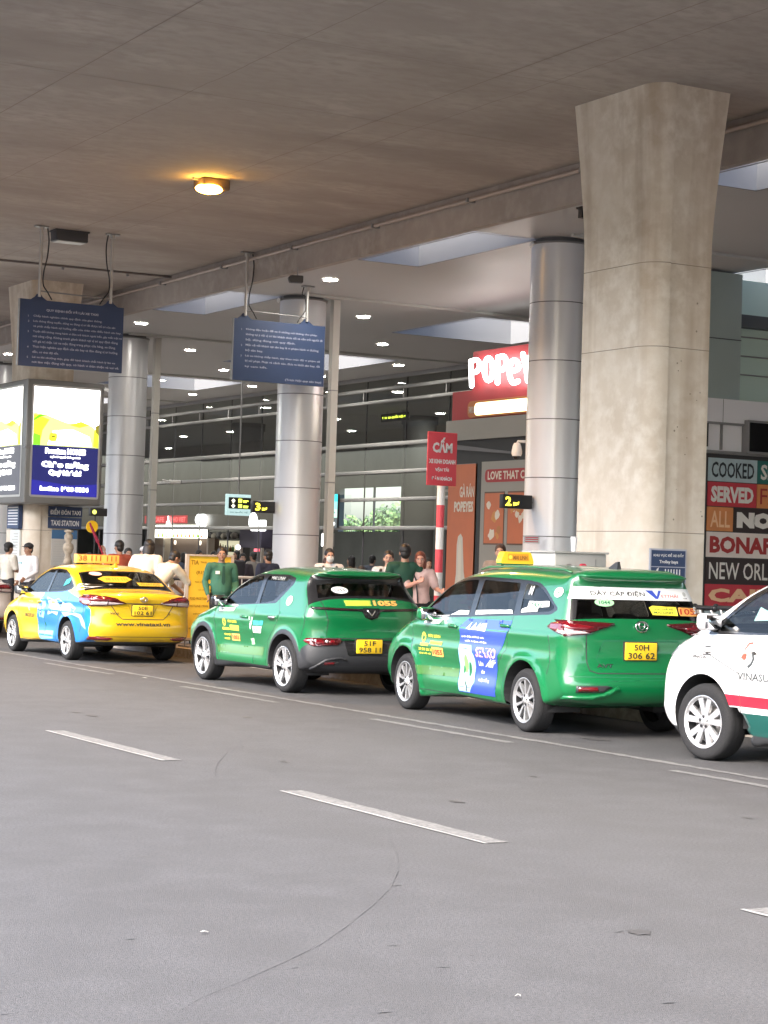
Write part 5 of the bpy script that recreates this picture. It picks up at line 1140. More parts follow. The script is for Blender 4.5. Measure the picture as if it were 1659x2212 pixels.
# ---- advertising box round the far concrete column
t = empty('advertising_box', (14.62, 40.6, 0), 0, 'large lit advertising box wrapped round the far concrete column', 'advert box')
x0, x1, y0, y1, z0, z1 = -.86, .84, -1.15, 1.35, 2.64, 5.22
mb = MB(); fr = pm('box_frame', (.22, .22, .21), .4, metal=.3)
mb.rbox((x0, y0, z0), (x1, y1, z1), fr, .03, 2); mb.build('frame', t)
scw = em('screen_white', (1, 1, .97), 3.2); scy = em('screen_lime', (.60, .72, .03), 1.0); scg = em('screen_green', (.14, .45, .01), .9); scb = em('screen_navy', (.025, .03, .20), .28); scb2 = em('screen_blue', (.03, .03, .42), .34); scy2 = em('screen_pale', (.62, .68, .20), 1.0)
def screen(o, u, w, W, H, dim=False):
    mb = MB(); o, u, w = Vector(o), Vector(u), Vector(w); nn = u.cross(w)
    A = scb if not dim else em('screen_grey', (.10, .10, .12), .5)
    def P(pts, m, k): mb.poly([(a * W, b * H) for a, b in pts], o, u, w, m, .012 + k * .002)
    mb.poly(rounded([(-.03 * W, -.02 * H), (1.03 * W, -.02 * H), (1.03 * W, 1.02 * H), (-.03 * W, 1.02 * H)], .05), o, u, w, lgrey, .008)
    P([(0, 0), (1, 0), (1, .46), (0, .46)], A, 0); P([(0, .46), (1, .46), (1, 1), (0, 1)], scw, 0)
    P([(0, .46), (1, .46), (1, .60), (.9, .66), (.8, .68), (.5, .68), (.2, .74), (0, .76)], scy2, 1); P([(.22, .47), (.9, .47), (.86, .56), (.6, .62), (.3, .60)], scw, 2); P([(.55, .66), (.72, .70), (.86, .67), (.7, .64)], scy, 3); P([(.96, .60), (1, .58), (1, .68), (.94, .66)], em('screen_olive', (.25, .22, .02), .6), 4)
    P([(0, .70), (.08, .74), (.26, .755), (.10, .72), (.0, .68)], scg, 3); P([(0, .46), (.10, .46), (.14, .60), (.24, .70), (.05, .74), (0, .74)], scy, 2); P([(0, .46), (.11, .46), (.11, .55), (0, .57)], em('screen_green_lit', (.16, .60, .02), 1.0), 3); P(rounded([(.24, .50), (.36, .50), (.37, .58), (.25, .58)], .03, 3), scy, 3); P([(.92, .47), (1, .46), (1, .66), (.93, .62)], scy, 2)
    P([(.28, .535), (.33, .54), (.33, .555), (.28, .55)], em('screen_olive', (.25, .22, .02), .6), 4)
    if not dim: P([(0, 0), (1, 0), (1, .12), (.6, .10), (.3, .12), (0, .14)], scb2, 1)
    T = lambda s_, x_, z_, h_, wd_, bo=.05: mb.text(s_, o + u * (x_ * W) + w * (z_ * H), u, w, h_ * H, em('screen_text', (1, 1, 1), 2.6), wd_ * W, bo, 'c', off=.02)
    T('Premium HOMES', .50, .385, .055, .62, .07); T('ngân hàng số thông minh', .50, .345, .028, .46, .05); T('Chào mừng', .50, .245, .075, .72, .07); T('Quý khách!', .50, .175, .065, .50, .07); T('hotline 1900 8884', .50, .04, .045, .74, .07)
    mb.build('screen', t)
screen((x0 + .15, y0, z0 + .18), X, Z, x1 - x0 - .26, z1 - z0 - .33)
screen((x0, y1 - .15, z0 + .18), nY, Z, y1 - y0 - .42, z1 - z0 - .33, True)
mb = MB(); mb.box((x0 - .02, y0 - .02, z0 + 1.15), (x0 + .10, y0 + .10, z0 + 1.17), grey_m); mb.cyl((x1 - .02, y0 - .03, z1 - .10), (x1 + .06, y0 - .06, z1 - .14), .03, white_m, 8); mb.build('trim', t)
# plates and posters on the far column
def plate_sign(x0, x1, z0, z1, y, m, rows, name, label, cat='sign', border=None, th=.02):
    mb = MB(); mb.box((x0, y - th, z0), (x1, y, z1), m)
    if border: 
        for (a, b_) in (((x0 - .015, y - th - .004, z0 - .015), (x0, y, z1 + .015)), ((x1, y - th - .004, z0 - .015), (x1 + .015, y, z1 + .015)), ((x0, y - th - .004, z1), (x1, y, z1 + .015)), ((x0, y - th - .004, z0 - .015), (x1, y, z0))): mb.box(a, b_, border)
    for s_, fx, fz, fh, fw, mm, bo in rows:
        W, H = x1 - x0, z1 - z0; mb.text(s_, (x0 + fx * W, y - th, z0 + fz * H), X, Z, fh * H, mm, fw * W, bo, 'c')
    o = mb.build(name); return tag(o, label, cat)
plate_sign(14.61, 15.37, 2.40, 2.62, 40.30, navy, [('ĐIỂM ĐÓN TAXI', .5, .2, .66, .90, txt_white, .03)], 'taxi_station_sign', 'navy plate reading ĐIỂM ĐÓN TAXI under the lit advertising box')
plate_sign(14.61, 15.36, 2.15, 2.385, 40.30, navy, [('TAXI STATION', .5, .24, .5, .84, txt_white, .03)], 'taxi_station_sign', 'navy plate reading TAXI STATION, lower of the two on the far column')
mb = MB(); mb.box((14.70, 40.285, 1.36), (15.27, 40.30, 2.12), pm('poster_paper', (.5, .49, .46), .6)); mb.box((14.70, 40.28, 1.93), (15.27, 40.2845, 2.12), pm('poster_blue', (.05, .14, .28), .5))
rn = random.Random(5)
for k in range(9):
    z = 1.86 - k * .052; mb.box((14.75, 40.283, z), (14.75 + rn.uniform(.25, .46), 40.2848, z + .012), pm('print_grey', (.25, .25, .24), .6))
tag(mb.build('poster'), 'grey notice with a blue heading posted on the far concrete column', 'poster')
mb = MB()
mb.box((14.10, 40.70, 2.12), (14.185, 41.45, 2.62), navy)
for k in range(7): mb.box((14.095, 40.76, 2.56 - k * .06), (14.0995, 41.38, 2.585 - k * .06), txt_white)
tag(mb.build('side_plate'), 'small navy plate with white lines on the left face of the far column', 'sign')
mb = MB(); mb.box((14.15, 40.75, 1.2), (14.19, 41.35, 2.10), pm('paper_bright', (.66, .70, .68), .6))
for k in range(12): mb.box((14.145, 40.85, 2.0 - k * .06), (14.1495, 41.25 - rn.uniform(0, .2), 2.02 - k * .06), pm('print_grey', (.25, .25, .24), .6))
tag(mb.build('poster'), 'narrow white notice on the left face of the far column', 'poster')
# small glowing sign box and round yellow sign beside the column
t = empty('gate_sign', (14.82, 38, 2.48), 0, 'small black sign box between the far column and its silver neighbour', 'sign')
mb = MB(); mb.rbox((-.17, -.05, -.08), (.20, .05, .08), black_m, .01); mb.build('box', t)
mb = MB(); mb.poly(circ(-.08, 0, .045, 12), (0, -.052, 0), X, Z, em('sign_lime', (.75, .9, .1), 1.6), .001); mb.build('lit_number', t)
t = empty('round_sign', (14.78, 38, GZ), 0, 'round yellow sign on a thin black pole right of the far column', 'sign')
mb = MB(); mb.cyl((0, 0, 0), (0, 0, 2.25), .014, black_m, 8); mb.build('pole', t)
mb = MB(); mb.cyl((-.07, -.01, 2.03), (-.07, -.035, 2.03), .125, pm('disc_yellow', (.9, .55, .01), .4), 28); mb.build('disc', t)
mb = MB(); mb.lathe([(.18, 0), (.18, .04), (.03, .06), (.02, .2)], black_m, 20); mb.build('foot', t)
t = empty('statue_stand', (14.60, 39.0, GZ), 0, 'small pale carved ornament on a plinth right of the far column', 'ornament')
st = pm('ornament_stone', (.42, .36, .28), .8, vary=.3, vscale=12)
mb = MB(); mb.rbox((-.13, -.13, 0), (.13, .13, 1.25), pm('plinth', (.2, .17, .14), .7), .02); mb.build('plinth', t)
mb = MB(); mb.lathe([(.02, 1.25), (.10, 1.26), (.08, 1.36), (.055, 1.44), (.09, 1.50), (.115, 1.58), (.10, 1.66), (.05, 1.70), (.085, 1.76), (.09, 1.84), (.05, 1.90), (.10, 1.92), (.09, 1.95), (.001, 1.97)], st, 16); mb.build('carving', t)

# ---- gate signs on the silver columns
def gate_sign(x0, y, z0, z1, num, label):
    t = empty('gate_sign', (x0, y, z0), 0, label, 'sign', 'black gate number signs on the columns'); W, H = .56, z1 - z0
    mb = MB(); mb.rbox((0, -.05, 0), (W, .05, H), black_m, .01); mb.cyl((W - .02, 0, H / 2), (W + .14, .06, H / 2), .02, grey_m, 8); mb.build('box', t)
    mb = MB(); ly = em('sign_yellow_lit', (1, .85, .05), 1.8); mb.text(num, (.05, -.052, H * .18), X, Z, H * .66, ly, .11, .03); mb.prism([(0, 0), (.02, -.0), (.10, .02), (.11, .07), (.07, .05), (0, .055)], (.20, -.051, H * .2), X, Z, -.001, ly); mb.build('lit_number', t)
gate_sign(17.06, 35.45, 2.545, 2.775, '3', 'black gate sign with a lit yellow 3 on the middle silver column')
gate_sign(16.95, 26.25, 2.55, 2.77, '2', 'black gate sign with a lit yellow 2 on the nearest silver column')
t = empty('info_screen', (21.75, 46, 2.72), 0, 'lit information board with arrows left of the gate 3 sign', 'sign')
mb = MB(); mb.rbox((-.36, -.04, 0), (.34, .04, .54), em('board_pale', (.55, .78, .78), .42), .02); mb.build('cabinet', t)
mb = MB(); mb.box((-.29, -.046, .17), (.33, -.041, .46), black_m); ly = em('sign_lime_lit', (.85, 1, .08), 1.7); lw = em('sign_cream_lit', (1, .98, .7), 1.7)
for k in (.20, .335):
    mb.box((-.02, -.05, k), (.08, -.047, k + .09), ly); mb.box((.12, -.05, k + .03), (.26, -.047, k + .055), ly); mb.box((.12, -.05, k), (.31 - k * .3, -.047, k + .02), ly)
    up = k > .3; mb.poly([(-.16, .10), (-.22, .04), (-.18, .04), (-.18, 0), (-.14, 0), (-.14, .04), (-.10, .04)] if up else [(-.16, 0), (-.22, .06), (-.18, .06), (-.18, .10), (-.14, .10), (-.14, .06), (-.10, .06)], (0, -.047, k - .01), X, Z, lw, .001)
mb.text('GA QUỐC TẾ', (-.0, -.041, .06), X, Z, .05, pm('print_teal_dark', (.02, .12, .12), .5), .5, .02, 'c'); mb.build('panel', t)
mb = MB(); mb.cyl((0, 0, .54), (0, 0, CZ - 2.72), .02, grey_m, 8); mb.build('hanger', t)
t = empty('hall_sign', (36, 65.15, 6.55), 0, 'dark hanging direction sign with small yellow letters inside the hall', 'sign')
p0, p1 = at(884, 1038 / 1.1573 * 0 + 900, 'x', 34), at(824, 902, 'x', 34)
t.location = (34, (p0.y + p1.y) / 2, (p0.z + p1.z) / 2); hw = abs(p0.y - p1.y) / 2 * .95
mb = MB(); mb.rbox((-.04, -hw, -.14), (.04, hw, .14), black_m, .02); mb.build('box', t)
mb = MB(); mb.text('↑ 12  GA QUỐC NỘI ↑', (-.042, hw * .9, -.06), nY, Z, .13, ly, hw * 1.8, .03); mb.build('lit_text', t)
mb = MB(); mb.cyl((0, -hw * .6, .1), (0, -hw * .6, CZ - t.location.z), .02, grey_m, 6); mb.cyl((0, hw * .6, .1), (0, hw * .6, CZ - t.location.z), .02, grey_m, 6); mb.build('hanger', t)

# ---- red CẤM sign on a striped pole
t = empty('no_pickup_sign', (16.0, 26.52, GZ), 0, 'red sign reading CẤM on a red and white striped pole', 'sign')
mb = MB(); stripes = [(0, .55, 0), (.55, 1.0, 1), (1.0, 1.36, 0), (1.36, 1.72, 1), (1.72, 2.06, 0), (2.06, 2.41, 1), (2.41, 2.95, 0)]
for a, b_, k in stripes: mb.cyl((.03, .03, a), (.03, .03, b_), .062, red_m if k else white_m, 20, caps=False)
mb.cyl((.03, .03, 2.945), (.03, .03, 2.95), .062, white_m, 20); mb.build('pole', t)
mb = MB(); mb.lathe([(.16, 0), (.16, .03), (.062, .04)], grey_m, 20, (.03, .03, 0)); mb.build('foot', t)
mb = MB(); mb.rbox((-.285, -.055, 2.71), (.25, -.035, 3.54), red_m, .008, 2)
for s_, z, h_, w_ in (('CẤM', 3.22, .24, .36), ('XE KINH DOANH', 3.05, .07, .48), ('VẬN TẢI', 2.92, .075, .25), ('ĐÓN KHÁCH', 2.79, .07, .37)): mb.text(s_, (-.018, -.055, z), X, Z, h_, txt_white, w_, .05, 'c')
mb.build('board', t)

# ---- fried chicken shop
SX = 21.5; p_red = pm('shop_red', (.36, .035, .04), .5, vary=.05); p_orange = pm('shop_orange', (.52, .16, .075), .5, vary=.05); p_grey = pm('shop_grey', (.30, .295, .27), .6); p_cream = pm('shop_cream', (.66, .61, .52), .5)
t = empty('fried_chicken_shop', (SX, 31, GZ), 0, 'shop front with glowing white POPEYES letters over orange panels', 'shop')
def S(y, z): return (0, y - 31, z - GZ)
mb = MB(); mb.box((.5, -3.9, 0), (4.5, 4.4, 3.0), pm('shop_dark', (.035, .037, .04), .6)); mb.box((.0, -3.96, 3.0), (4.6, 4.45, 3.05), p_grey); mb.build('shell', t)
mb = MB(); mb.box((-.02, -4.0, 4.2 - GZ), (.6, 4.45, 4.62 - GZ), p_grey); mb.build('fascia_beam', t)
mb = MB(); mb.box((.05, -2, 4.63 - GZ), (.35, 4.34, 5.22 - GZ), p_red); mb.box((.10, -2, 5.2 - GZ), (.3, 3.66, 6.02 - GZ), p_red); mb.build('sign_board', t)
LET = {'P': [[(448, 270), (455, 470)], [(448, 272), (500, 262), (520, 308), (500, 350), (455, 362)]], 'O': [[(592 + 34 * math.cos(a), 335 + 92 * math.sin(a)) for a in np.linspace(0, 6.2832, 17)]],
       'P2': [[(668, 238), (665, 445)], [(668, 240), (718, 232), (738, 285), (715, 332), (670, 342)]], 'e': [[(775, 352), (835, 325), (825, 275), (790, 265), (765, 310), (765, 390), (790, 445), (832, 432)]],
       'Y': [[(872, 212), (898, 330), (912, 430)], [(898, 330), (940, 205)]], 'e2': [[(975, 325), (1035, 300), (1025, 250), (990, 240), (965, 285), (965, 365), (990, 420), (1032, 408)]], 'S': [[(1120, 235), (1085, 225), (1070, 265), (1090, 305), (1118, 340), (1105, 390), (1065, 385)]]}
for k_, strokes in LET.items():
    mb = MB()
    for st_ in strokes:
        P_ = [at((1040 + a * .3074) / 1.1573, (820 + b_ * .3074) / 1.1573, 'x', SX - .12) - t.location for a, b_ in st_]; Q_ = catmull([(p.y, p.z) for p in P_], .05, False) if len(P_) > 2 else [(p.y, p.z) for p in P_]
        ew = em('letters_white', (1, 1, 1), 4.5); mb.tube([(P_[0].x, a, b_) for a, b_ in Q_], .050, ew, 12); mb.ell((P_[0].x, *Q_[0]), (.050,) * 3, ew, 12, 8); mb.ell((P_[0].x, *Q_[-1]), (.050,) * 3, ew, 12, 8)
    mb.build('sign_letter', t)
mb = MB(); mb.prism(rounded([(0, 0), (4.2, 0), (4.2, .34), (0, .34)], .17, 6), (.0, 34.66 - 31, 4.65 - GZ), nY, Z, -.06, pm('pill_rim', (.45, .16, .05), .5)); mb.poly(rounded([(.28, .04), (4.1, .04), (4.1, .29), (.28, .29)], .12, 6), (-.0, 34.66 - 31, 4.65 - GZ), nY, Z, em('pill_glow', (1, .78, .35), 3.0), .004); mb.poly(rounded([(.4, .10), (4.0, .10), (4.0, .24), (.4, .24)], .06, 6), (0, 34.66 - 31, 4.65 - GZ), nY, Z, em('pill_white', (1, .97, .85), 4.0), .008)
mb.text('FAMOUS', (-.003, 34.60 - 31, 4.74 - GZ), nY, Z, .14, p_cream, .22, .02); mb.build('lit_pill', t)
mb = MB(); mb.box((-.04, 4.03, .9), (.02, 3.20, 3.71 - GZ), pm('panel_back', (.2, .2, .2), .5)); mb.box((-.045, 4.60 - .35, 0), (.03, 3.20, 3.70 - GZ), p_orange)
mb.text('GÀ RÁN', (-.05, 3.78, 3.02 - GZ), nY, Z, .28, p_cream, .56, .03); mb.text('POPEYES', (-.05, 3.98, 2.72 - GZ), nY, Z, .22, p_cream, .74, .05)
# plain pale tapering shape below the lettering
mb.poly([(0, 0), (0, .3), (.10, .55), (.20, .62), (.26, .95), (.26, 1.55), (.30, 1.72), (.40, 1.78), (.48, 1.70), (.50, 1.5), (.56, 1.0), (.72, .45), (.86, 0)], (-.0455, 4.10, .35), nY, Z, pm('panel_pale', (.58, .56, .49), .5), .003)
mb.poly([(.34, .55), (.32, 1.5), (.38, 1.68), (.44, 1.5), (.46, .6), (.40, .5)], (-.0455, 4.10, .35), nY, Z, p_cream, .006); mb.build('orange_panel', t)
mb = MB(); mb.box((-.03, 3.16, 0), (.05, 3.01, 3.72 - GZ), black_m); mb.box((.04, 4.4, 3.0), (.08, -3.9, 4.05), pm('shop_dark', (.035, .037, .04), .6)); mb.prism([(0, 4.12), (2.2, 3.9), (2.2, 3.86), (0, 4.02)], (.03, 4.1, -GZ), nY, Z, .03, pm('dim_strip', (.14, .14, .15), .5)); mb.build('dark_opening', t)
mb = MB(); mb.box((-.05, 2.97, 0), (.04, -3.9, 3.73 - GZ), p_grey); mb.poly(rounded([(0, 0), (2.4, 0), (2.4, .26), (0, .26)], .12, 5), (-.05, 2.83, 3.31 - GZ), nY, Z, p_red, .004); mb.text('LOVE THAT CHICKEN', (-.05, 2.72, 3.36 - GZ), nY, Z, .17, p_cream, 2.1, .03, off=.008); mb.build('grey_panel', t)
rn = random.Random(11)
for (ya, yb) in ((2.80, 2.10), (1.94, 1.24), (1.08, .38)):
    mb = MB(); mb.box((-.058, ya + .02, 2.06 - GZ), (-.05, yb - .02, 3.12 - GZ), pm('poster_frame', (.12, .07, .05), .5)); mb.box((-.062, ya, 2.09 - GZ), (-.058, yb, 3.09 - GZ), p_orange)
    for k in range(9):
        cy, cz_ = rn.uniform(yb + .12, ya - .12), rn.uniform(2.2, 2.95) - GZ; r_ = rn.uniform(.05, .12); c_ = rn.choice([p_cream, pm('print_bun', (.55, .26, .08), .5), pm('print_crust', (.42, .18, .06), .5)])
        mb.poly([(r_ * rn.uniform(.7, 1.2) * math.cos(a), r_ * rn.uniform(.6, 1.3) * math.sin(a)) for a in np.linspace(0, 5.7, 9)], (-.062, cy, cz_), nY, Z, c_, .001 + k * .0006)
    mb.build('menu_poster', t)
# side wall of the shop facing the camera, with the word tiles
SYw = 26.98
t = empty('word_tile_wall', (SX, SYw, GZ), 0, 'dark end wall with coloured word tiles, COOKED, SERVED, BONAFIDE', 'wall')
mb = MB(); mb.box((.03, .05, 0), (6, .12, 3.70 - GZ), pm('end_wall_dark', (.05, .05, .052), .6)); mb.box((.0, -.02, 3.69 - GZ), (6, .12, 3.745 - GZ), grey_m); mb.box((.0, -.01, 0), (.04, .06, 3.69 - GZ), grey_m); mb.build('panel', t)
mb = MB(); mb.box((.0, .05, 3.75 - GZ), (6, .12, 4.20 - GZ), pm('white_panel', (.86, .87, .90), .4)); mb.box((-.03, -.02, 4.235 - GZ), (6, .12, 4.64 - GZ), pm('white_panel', (.86, .87, .90), .4)); mb.box((-.04, -.03, 4.20 - GZ), (1.0, .0, 4.235 - GZ), grey_m); mb.box((-.04, -.03, 3.8 - GZ), (.09, .06, 4.2 - GZ), black_m)
for xx in (.40, 1.9, 3.4): mb.box((xx, -.0215, 3.76 - GZ), (xx + .012, .048, 4.635 - GZ), grey_m)
mb.build('upper_panel', t)
mb = MB(); mb.box((.88, -.12, 3.72 - GZ), (3.2, .04, 4.30 - GZ), grey_m); mb.box((.92, -.125, 3.76 - GZ), (3.16, -.12, 4.26 - GZ), blackg); mb.build('screen_box', t)
tl_b = pm('tile_blue', (.46, .58, .62), .5, vary=.08, vscale=6); tl_r = pm('tile_red', (.58, .05, .07), .5, vary=.08, vscale=6); tl_o = pm('tile_orange', (.72, .28, .10), .5, vary=.08, vscale=6); tl_d = pm('tile_dark', (.045, .032, .032), .5); tl_w = pm('tile_cream', (.80, .72, .67), .5, vary=.05, vscale=6); tl_t = pm('tile_teal', (.03, .17, .15), .5)
tx_k, tx_w, tx_o, tx_r = pm('tile_ink', (.02, .03, .04), .5), pm('tile_text_white', (.8, .78, .73), .5), pm('tile_text_orange', (.9, .58, .34), .5), pm('tile_text_red', (.40, .04, .04), .5)
rows = [(3.22, 3.62, [(.16, 1.24, tl_b, 'COOKED', tx_k, .02), (1.25, 2.3, tl_t, 'SLOW', tx_w, .03)]), (2.79, 3.205, [(.16, 1.24, tl_r, 'SERVED', tx_w, .05), (1.25, 2.3, tl_o, 'FAST', tx_r, .0)]), (2.36, 2.775, [(.16, .73, tl_o, 'ALL', tx_o, .015), (.74, 2.3, tl_d, 'NOLA', tx_w, .09)]),
        (1.91, 2.345, [(.16, 2.3, tl_w, 'BONAFIDE', tx_r, .045)]), (1.46, 1.895, [(.16, 2.3, tl_d, 'NEW ORLEANS', tx_w, .01)]), (1.0, 1.445, [(.16, 2.3, tl_r, 'CAJUN', tx_o, .05)]), (.5, .985, [(.16, 2.3, tl_b, 'KITCHEN', tx_k, .02)])]
for za, zb, tl in rows:
    for xa, xb, m, s_, tm, bo in tl:
        mb = MB(); mb.box((xa, .035, za - GZ), (xb, .05, zb - GZ), m); mb.text(s_, (xa + .07, .035, za - GZ + (zb - za) * .16), X, Z, (zb - za) * .68, tm, xb - xa - .14, bo, depth=0); mb.build('word_tile', t)
# pale green glazed block above the shop on the right
t = empty('upper_glass_block', (SX, 27.05, 4.7), 0, 'pale green glazed block above the white panels on the right', 'building')
pg = pm('pale_green_panel', (.38, .46, .43), .45, vary=.05, vscale=.8); mb = MB(); mb.box((0, 0, -.05), (.83, 3.0, 2.14), pg); mb.build('block', t)
mb = MB(); mb.box((.84, .5, -.05), (6.0, 3.2, 2.14), pm('pale_green_glass', (.62, .78, .68), .2, coat=.5)); mb.build('glazing', t)
for z in (.45, .78, 1.12):
    mb = MB(); mb.box((.841, .47, z), (6, .499, z + .02), grey_m); mb.build('glazing_bar', t)
mb = MB(); mb.box((0, -.012, .98), (.83, -.001, .995), dark_joint); mb.build('panel_joint', t)
mb = MB(); mb.box((.84, .3, 1.28), (6, .49, 1.50), pm('vent_dark', (.10, .11, .11), .6)); mb.build('vent_strip', t)

# ---- signs and boxes by the near column
t = empty('trolley_sign', (15.0, 18.80, 1.46), 0, 'navy trolley bay sign fixed to the near concrete column', 'sign')
pA, pB = at(1408, 1188, 'y', 18.82), at(1479, 1258, 'y', 18.82); W, H = pB.x - pA.x, pA.z - pB.z; t.location = (pA.x, 18.84, pB.z)
mb = MB(); mb.box((-.02, -.02, -.02), (W + .02, .0, H + .02), pm('sign_edge', (.45, .46, .52), .5)); mb.box((0, -.025, 0), (W, -.0205, H * .46), navy); mb.box((0, -.025, H * .49), (W, -.0205, H), navy)
mb.text('KHU VỰC ĐỂ XE ĐẨY', (W / 2, -.0255, H * .78), X, Z, H * .14, txt_white, W * .9, .03, 'c'); mb.text('Trolley bays', (W / 2, -.0255, H * .56), X, Z, H * .13, txt_white, W * .55, .03, 'c')
mb.poly([(.02, .0), (.08, .12), (.11, .14), (.09, .07), (.13, .06), (.15, .0), (.12, .0), (.10, .035), (.07, .04), (.05, .0)], (.0, -.0255, .03), X, Z, txt_white, .002)
for k in range(6): mb.box((.20 + k * .042, -.03, .06), (.213 + k * .042, -.026, .15), txt_white)
mb.box((.22, -.03, .03), (.45, -.026, .05), txt_white); mb.build('board', t)
pA, pB = at(1200, 1190, 'y', 18.2), at(1311, 1186, 'y', 18.2); pC = at(1337, 1186, 'y', 18.8)
t = empty('control_cabinet', (pA.x, 18.2, GZ), 0, 'pale electrical cabinet with two red buttons beside the near concrete column', 'cabinet')
W = pB.x - pA.x; H = pA.z - GZ; cab = pm('cabinet_paint', (.42, .41, .38), .5, vary=.06, vscale=3)
mb = MB(); mb.rbox((0, 0, 0), (W, .62, H - .02), cab, .01); mb.box((-.02, -.02, H - .02), (W + .02, .64, H), cab); mb.build('case', t)
mb = MB(); mb.cyl((W * .26, -.0, H - .19), (W * .26, -.02, H - .19), .052, pm('gauge_rim', (.25, .22, .22), .4, metal=.5), 20); mb.cyl((W * .26, -.02, H - .19), (W * .26, -.024, H - .19), .035, pm('gauge_red', (.35, .08, .07), .5), 20); mb.build('gauge', t)
mb = MB(); mb.cyl((W * .52, 0, H - .17), (W * .52, -.045, H - .17), .04, pm('button_red', (.6, .01, .05), .3, coat=.5), 20); mb.build('button', t)
mb = MB(); mb.box((W * .78, -.006, H - .30), (W * .785, -.001, H - .08), grey_m); mb.build('door_gap', t)
o = at(1240, 1180, 'y', 18.4); mb = MB(); mb.lathe([(.028, 0), (.04, .16), (.041, .165), (.001, .163)], white_m, 16); c = mb.build('paper_cup'); c.location = (o.x, 18.4, GZ + H + .001); tag(c, 'tall white paper cup standing on the electrical cabinet', 'cup')
mb = MB(); mb.box((-.14, -.006, -.055), (.16, 0, .055), txt_white); 
for k in (-.035, .0, .03): mb.box((-.11, -.009, k), (.13, -.0065, k + .014), red_m)
p = at(1145, 1166, 'y', 25.95); o = mb.build('sticker_plate'); o.location = (p.x + .02, 25.95, p.z); tag(o, 'little red and white striped plate low on the nearest silver column', 'plate')
# ---- yellow TIA board
t = empty('info_board', (13.30, 30.0, GZ), 0, 'tall yellow information board headed TIA in a pale frame beside the green-shirted man', 'sign')
W, H = .80, 1.53; tb = pm('board_ink', (.30, .16, .01), .6)
mb = MB(); 
for a, b_ in (((-.03, -.03, .12), (.02, .03, H)), ((W - .02, -.03, .12), (W + .03, .03, H)), ((.02, -.03, H - .03), (W - .02, .03, H)), ((.02, -.03, .12), (W - .02, .03, .16))): mb.box(a, b_, pm('board_frame', (.5, .44, .38), .5))
for x in (.0, W): mb.box((x - .02, -.22, 0), (x + .02, .22, .03), grey_m); mb.cyl((x, 0, .02), (x, 0, .13), .015, grey_m, 8)
mb.build('frame', t)
mb = MB(); mb.box((.02, -.012, .16), (W - .02, .012, H - .03), yellow_m)
for s_, x, z, h_, w_ in (('TIA', .06, 1.36, .075, .14), ('TRAVEL', .23, 1.385, .03, .12), ('(R1)', .16, 1.19, .07, .14), ('TAXI SÂN BAY', .14, 1.06, .035, .24), ('GIÁ CỐ ĐỊNH', .20, .93, .035, .2), ('FIXED PRICE TAXI', .06, .78, .045, .30), ('HOTLINE 19006', .05, .66, .04, .34), ('welcome', .12, .54, .03, .16), ('xin chào', .14, .40, .03, .14), ('www.tia.vn', .05, .30, .035, .22)): mb.text(s_, (x, -.012, z), X, Z, h_, tb, w_, .02)
mb.build('board', t)
# ---- barriers behind
def barrier(x0, x1, y, lab):
    t = empty('queue_barrier', (x0, y, GZ), 0, lab, 'barrier', 'grey tube barriers with a red foot panel'); W = x1 - x0; mt = pm('barrier_tube', (.5, .5, .49), .35, metal=.4)
    mb = MB(); mb.tube([(0, 0, 0), (0, 0, 1.05), (.04, 0, 1.12), (.10, 0, 1.15), (W - .10, 0, 1.15), (W - .04, 0, 1.12), (W, 0, 1.05), (W, 0, 0)], .026, mt, 10); mb.cyl((0, 0, .78), (W, 0, .78), .015, mt, 8); mb.cyl((0, 0, .98), (W, 0, .98), .012, mt, 8)
    n = max(2, int(W / .14))
    for k in range(1, n): mb.cyl((W * k / n, 0, .78), (W * k / n, 0, 1.14), .012, mt, 8)
    mb.build('frame', t)
    mb = MB(); mb.box((.03, -.01, .46), (W - .03, .01, .74), red_m); mb.box((.03, -.015, .44), (W - .03, .015, .46), white_m); mb.build('foot_panel', t)
barrier(13.86, 14.52, 32.0, 'grey tube barrier with red panel right of the stooping pair')
barrier(14.62, 15.5, 31.6, 'grey tube barrier just right of the green-shirted man')
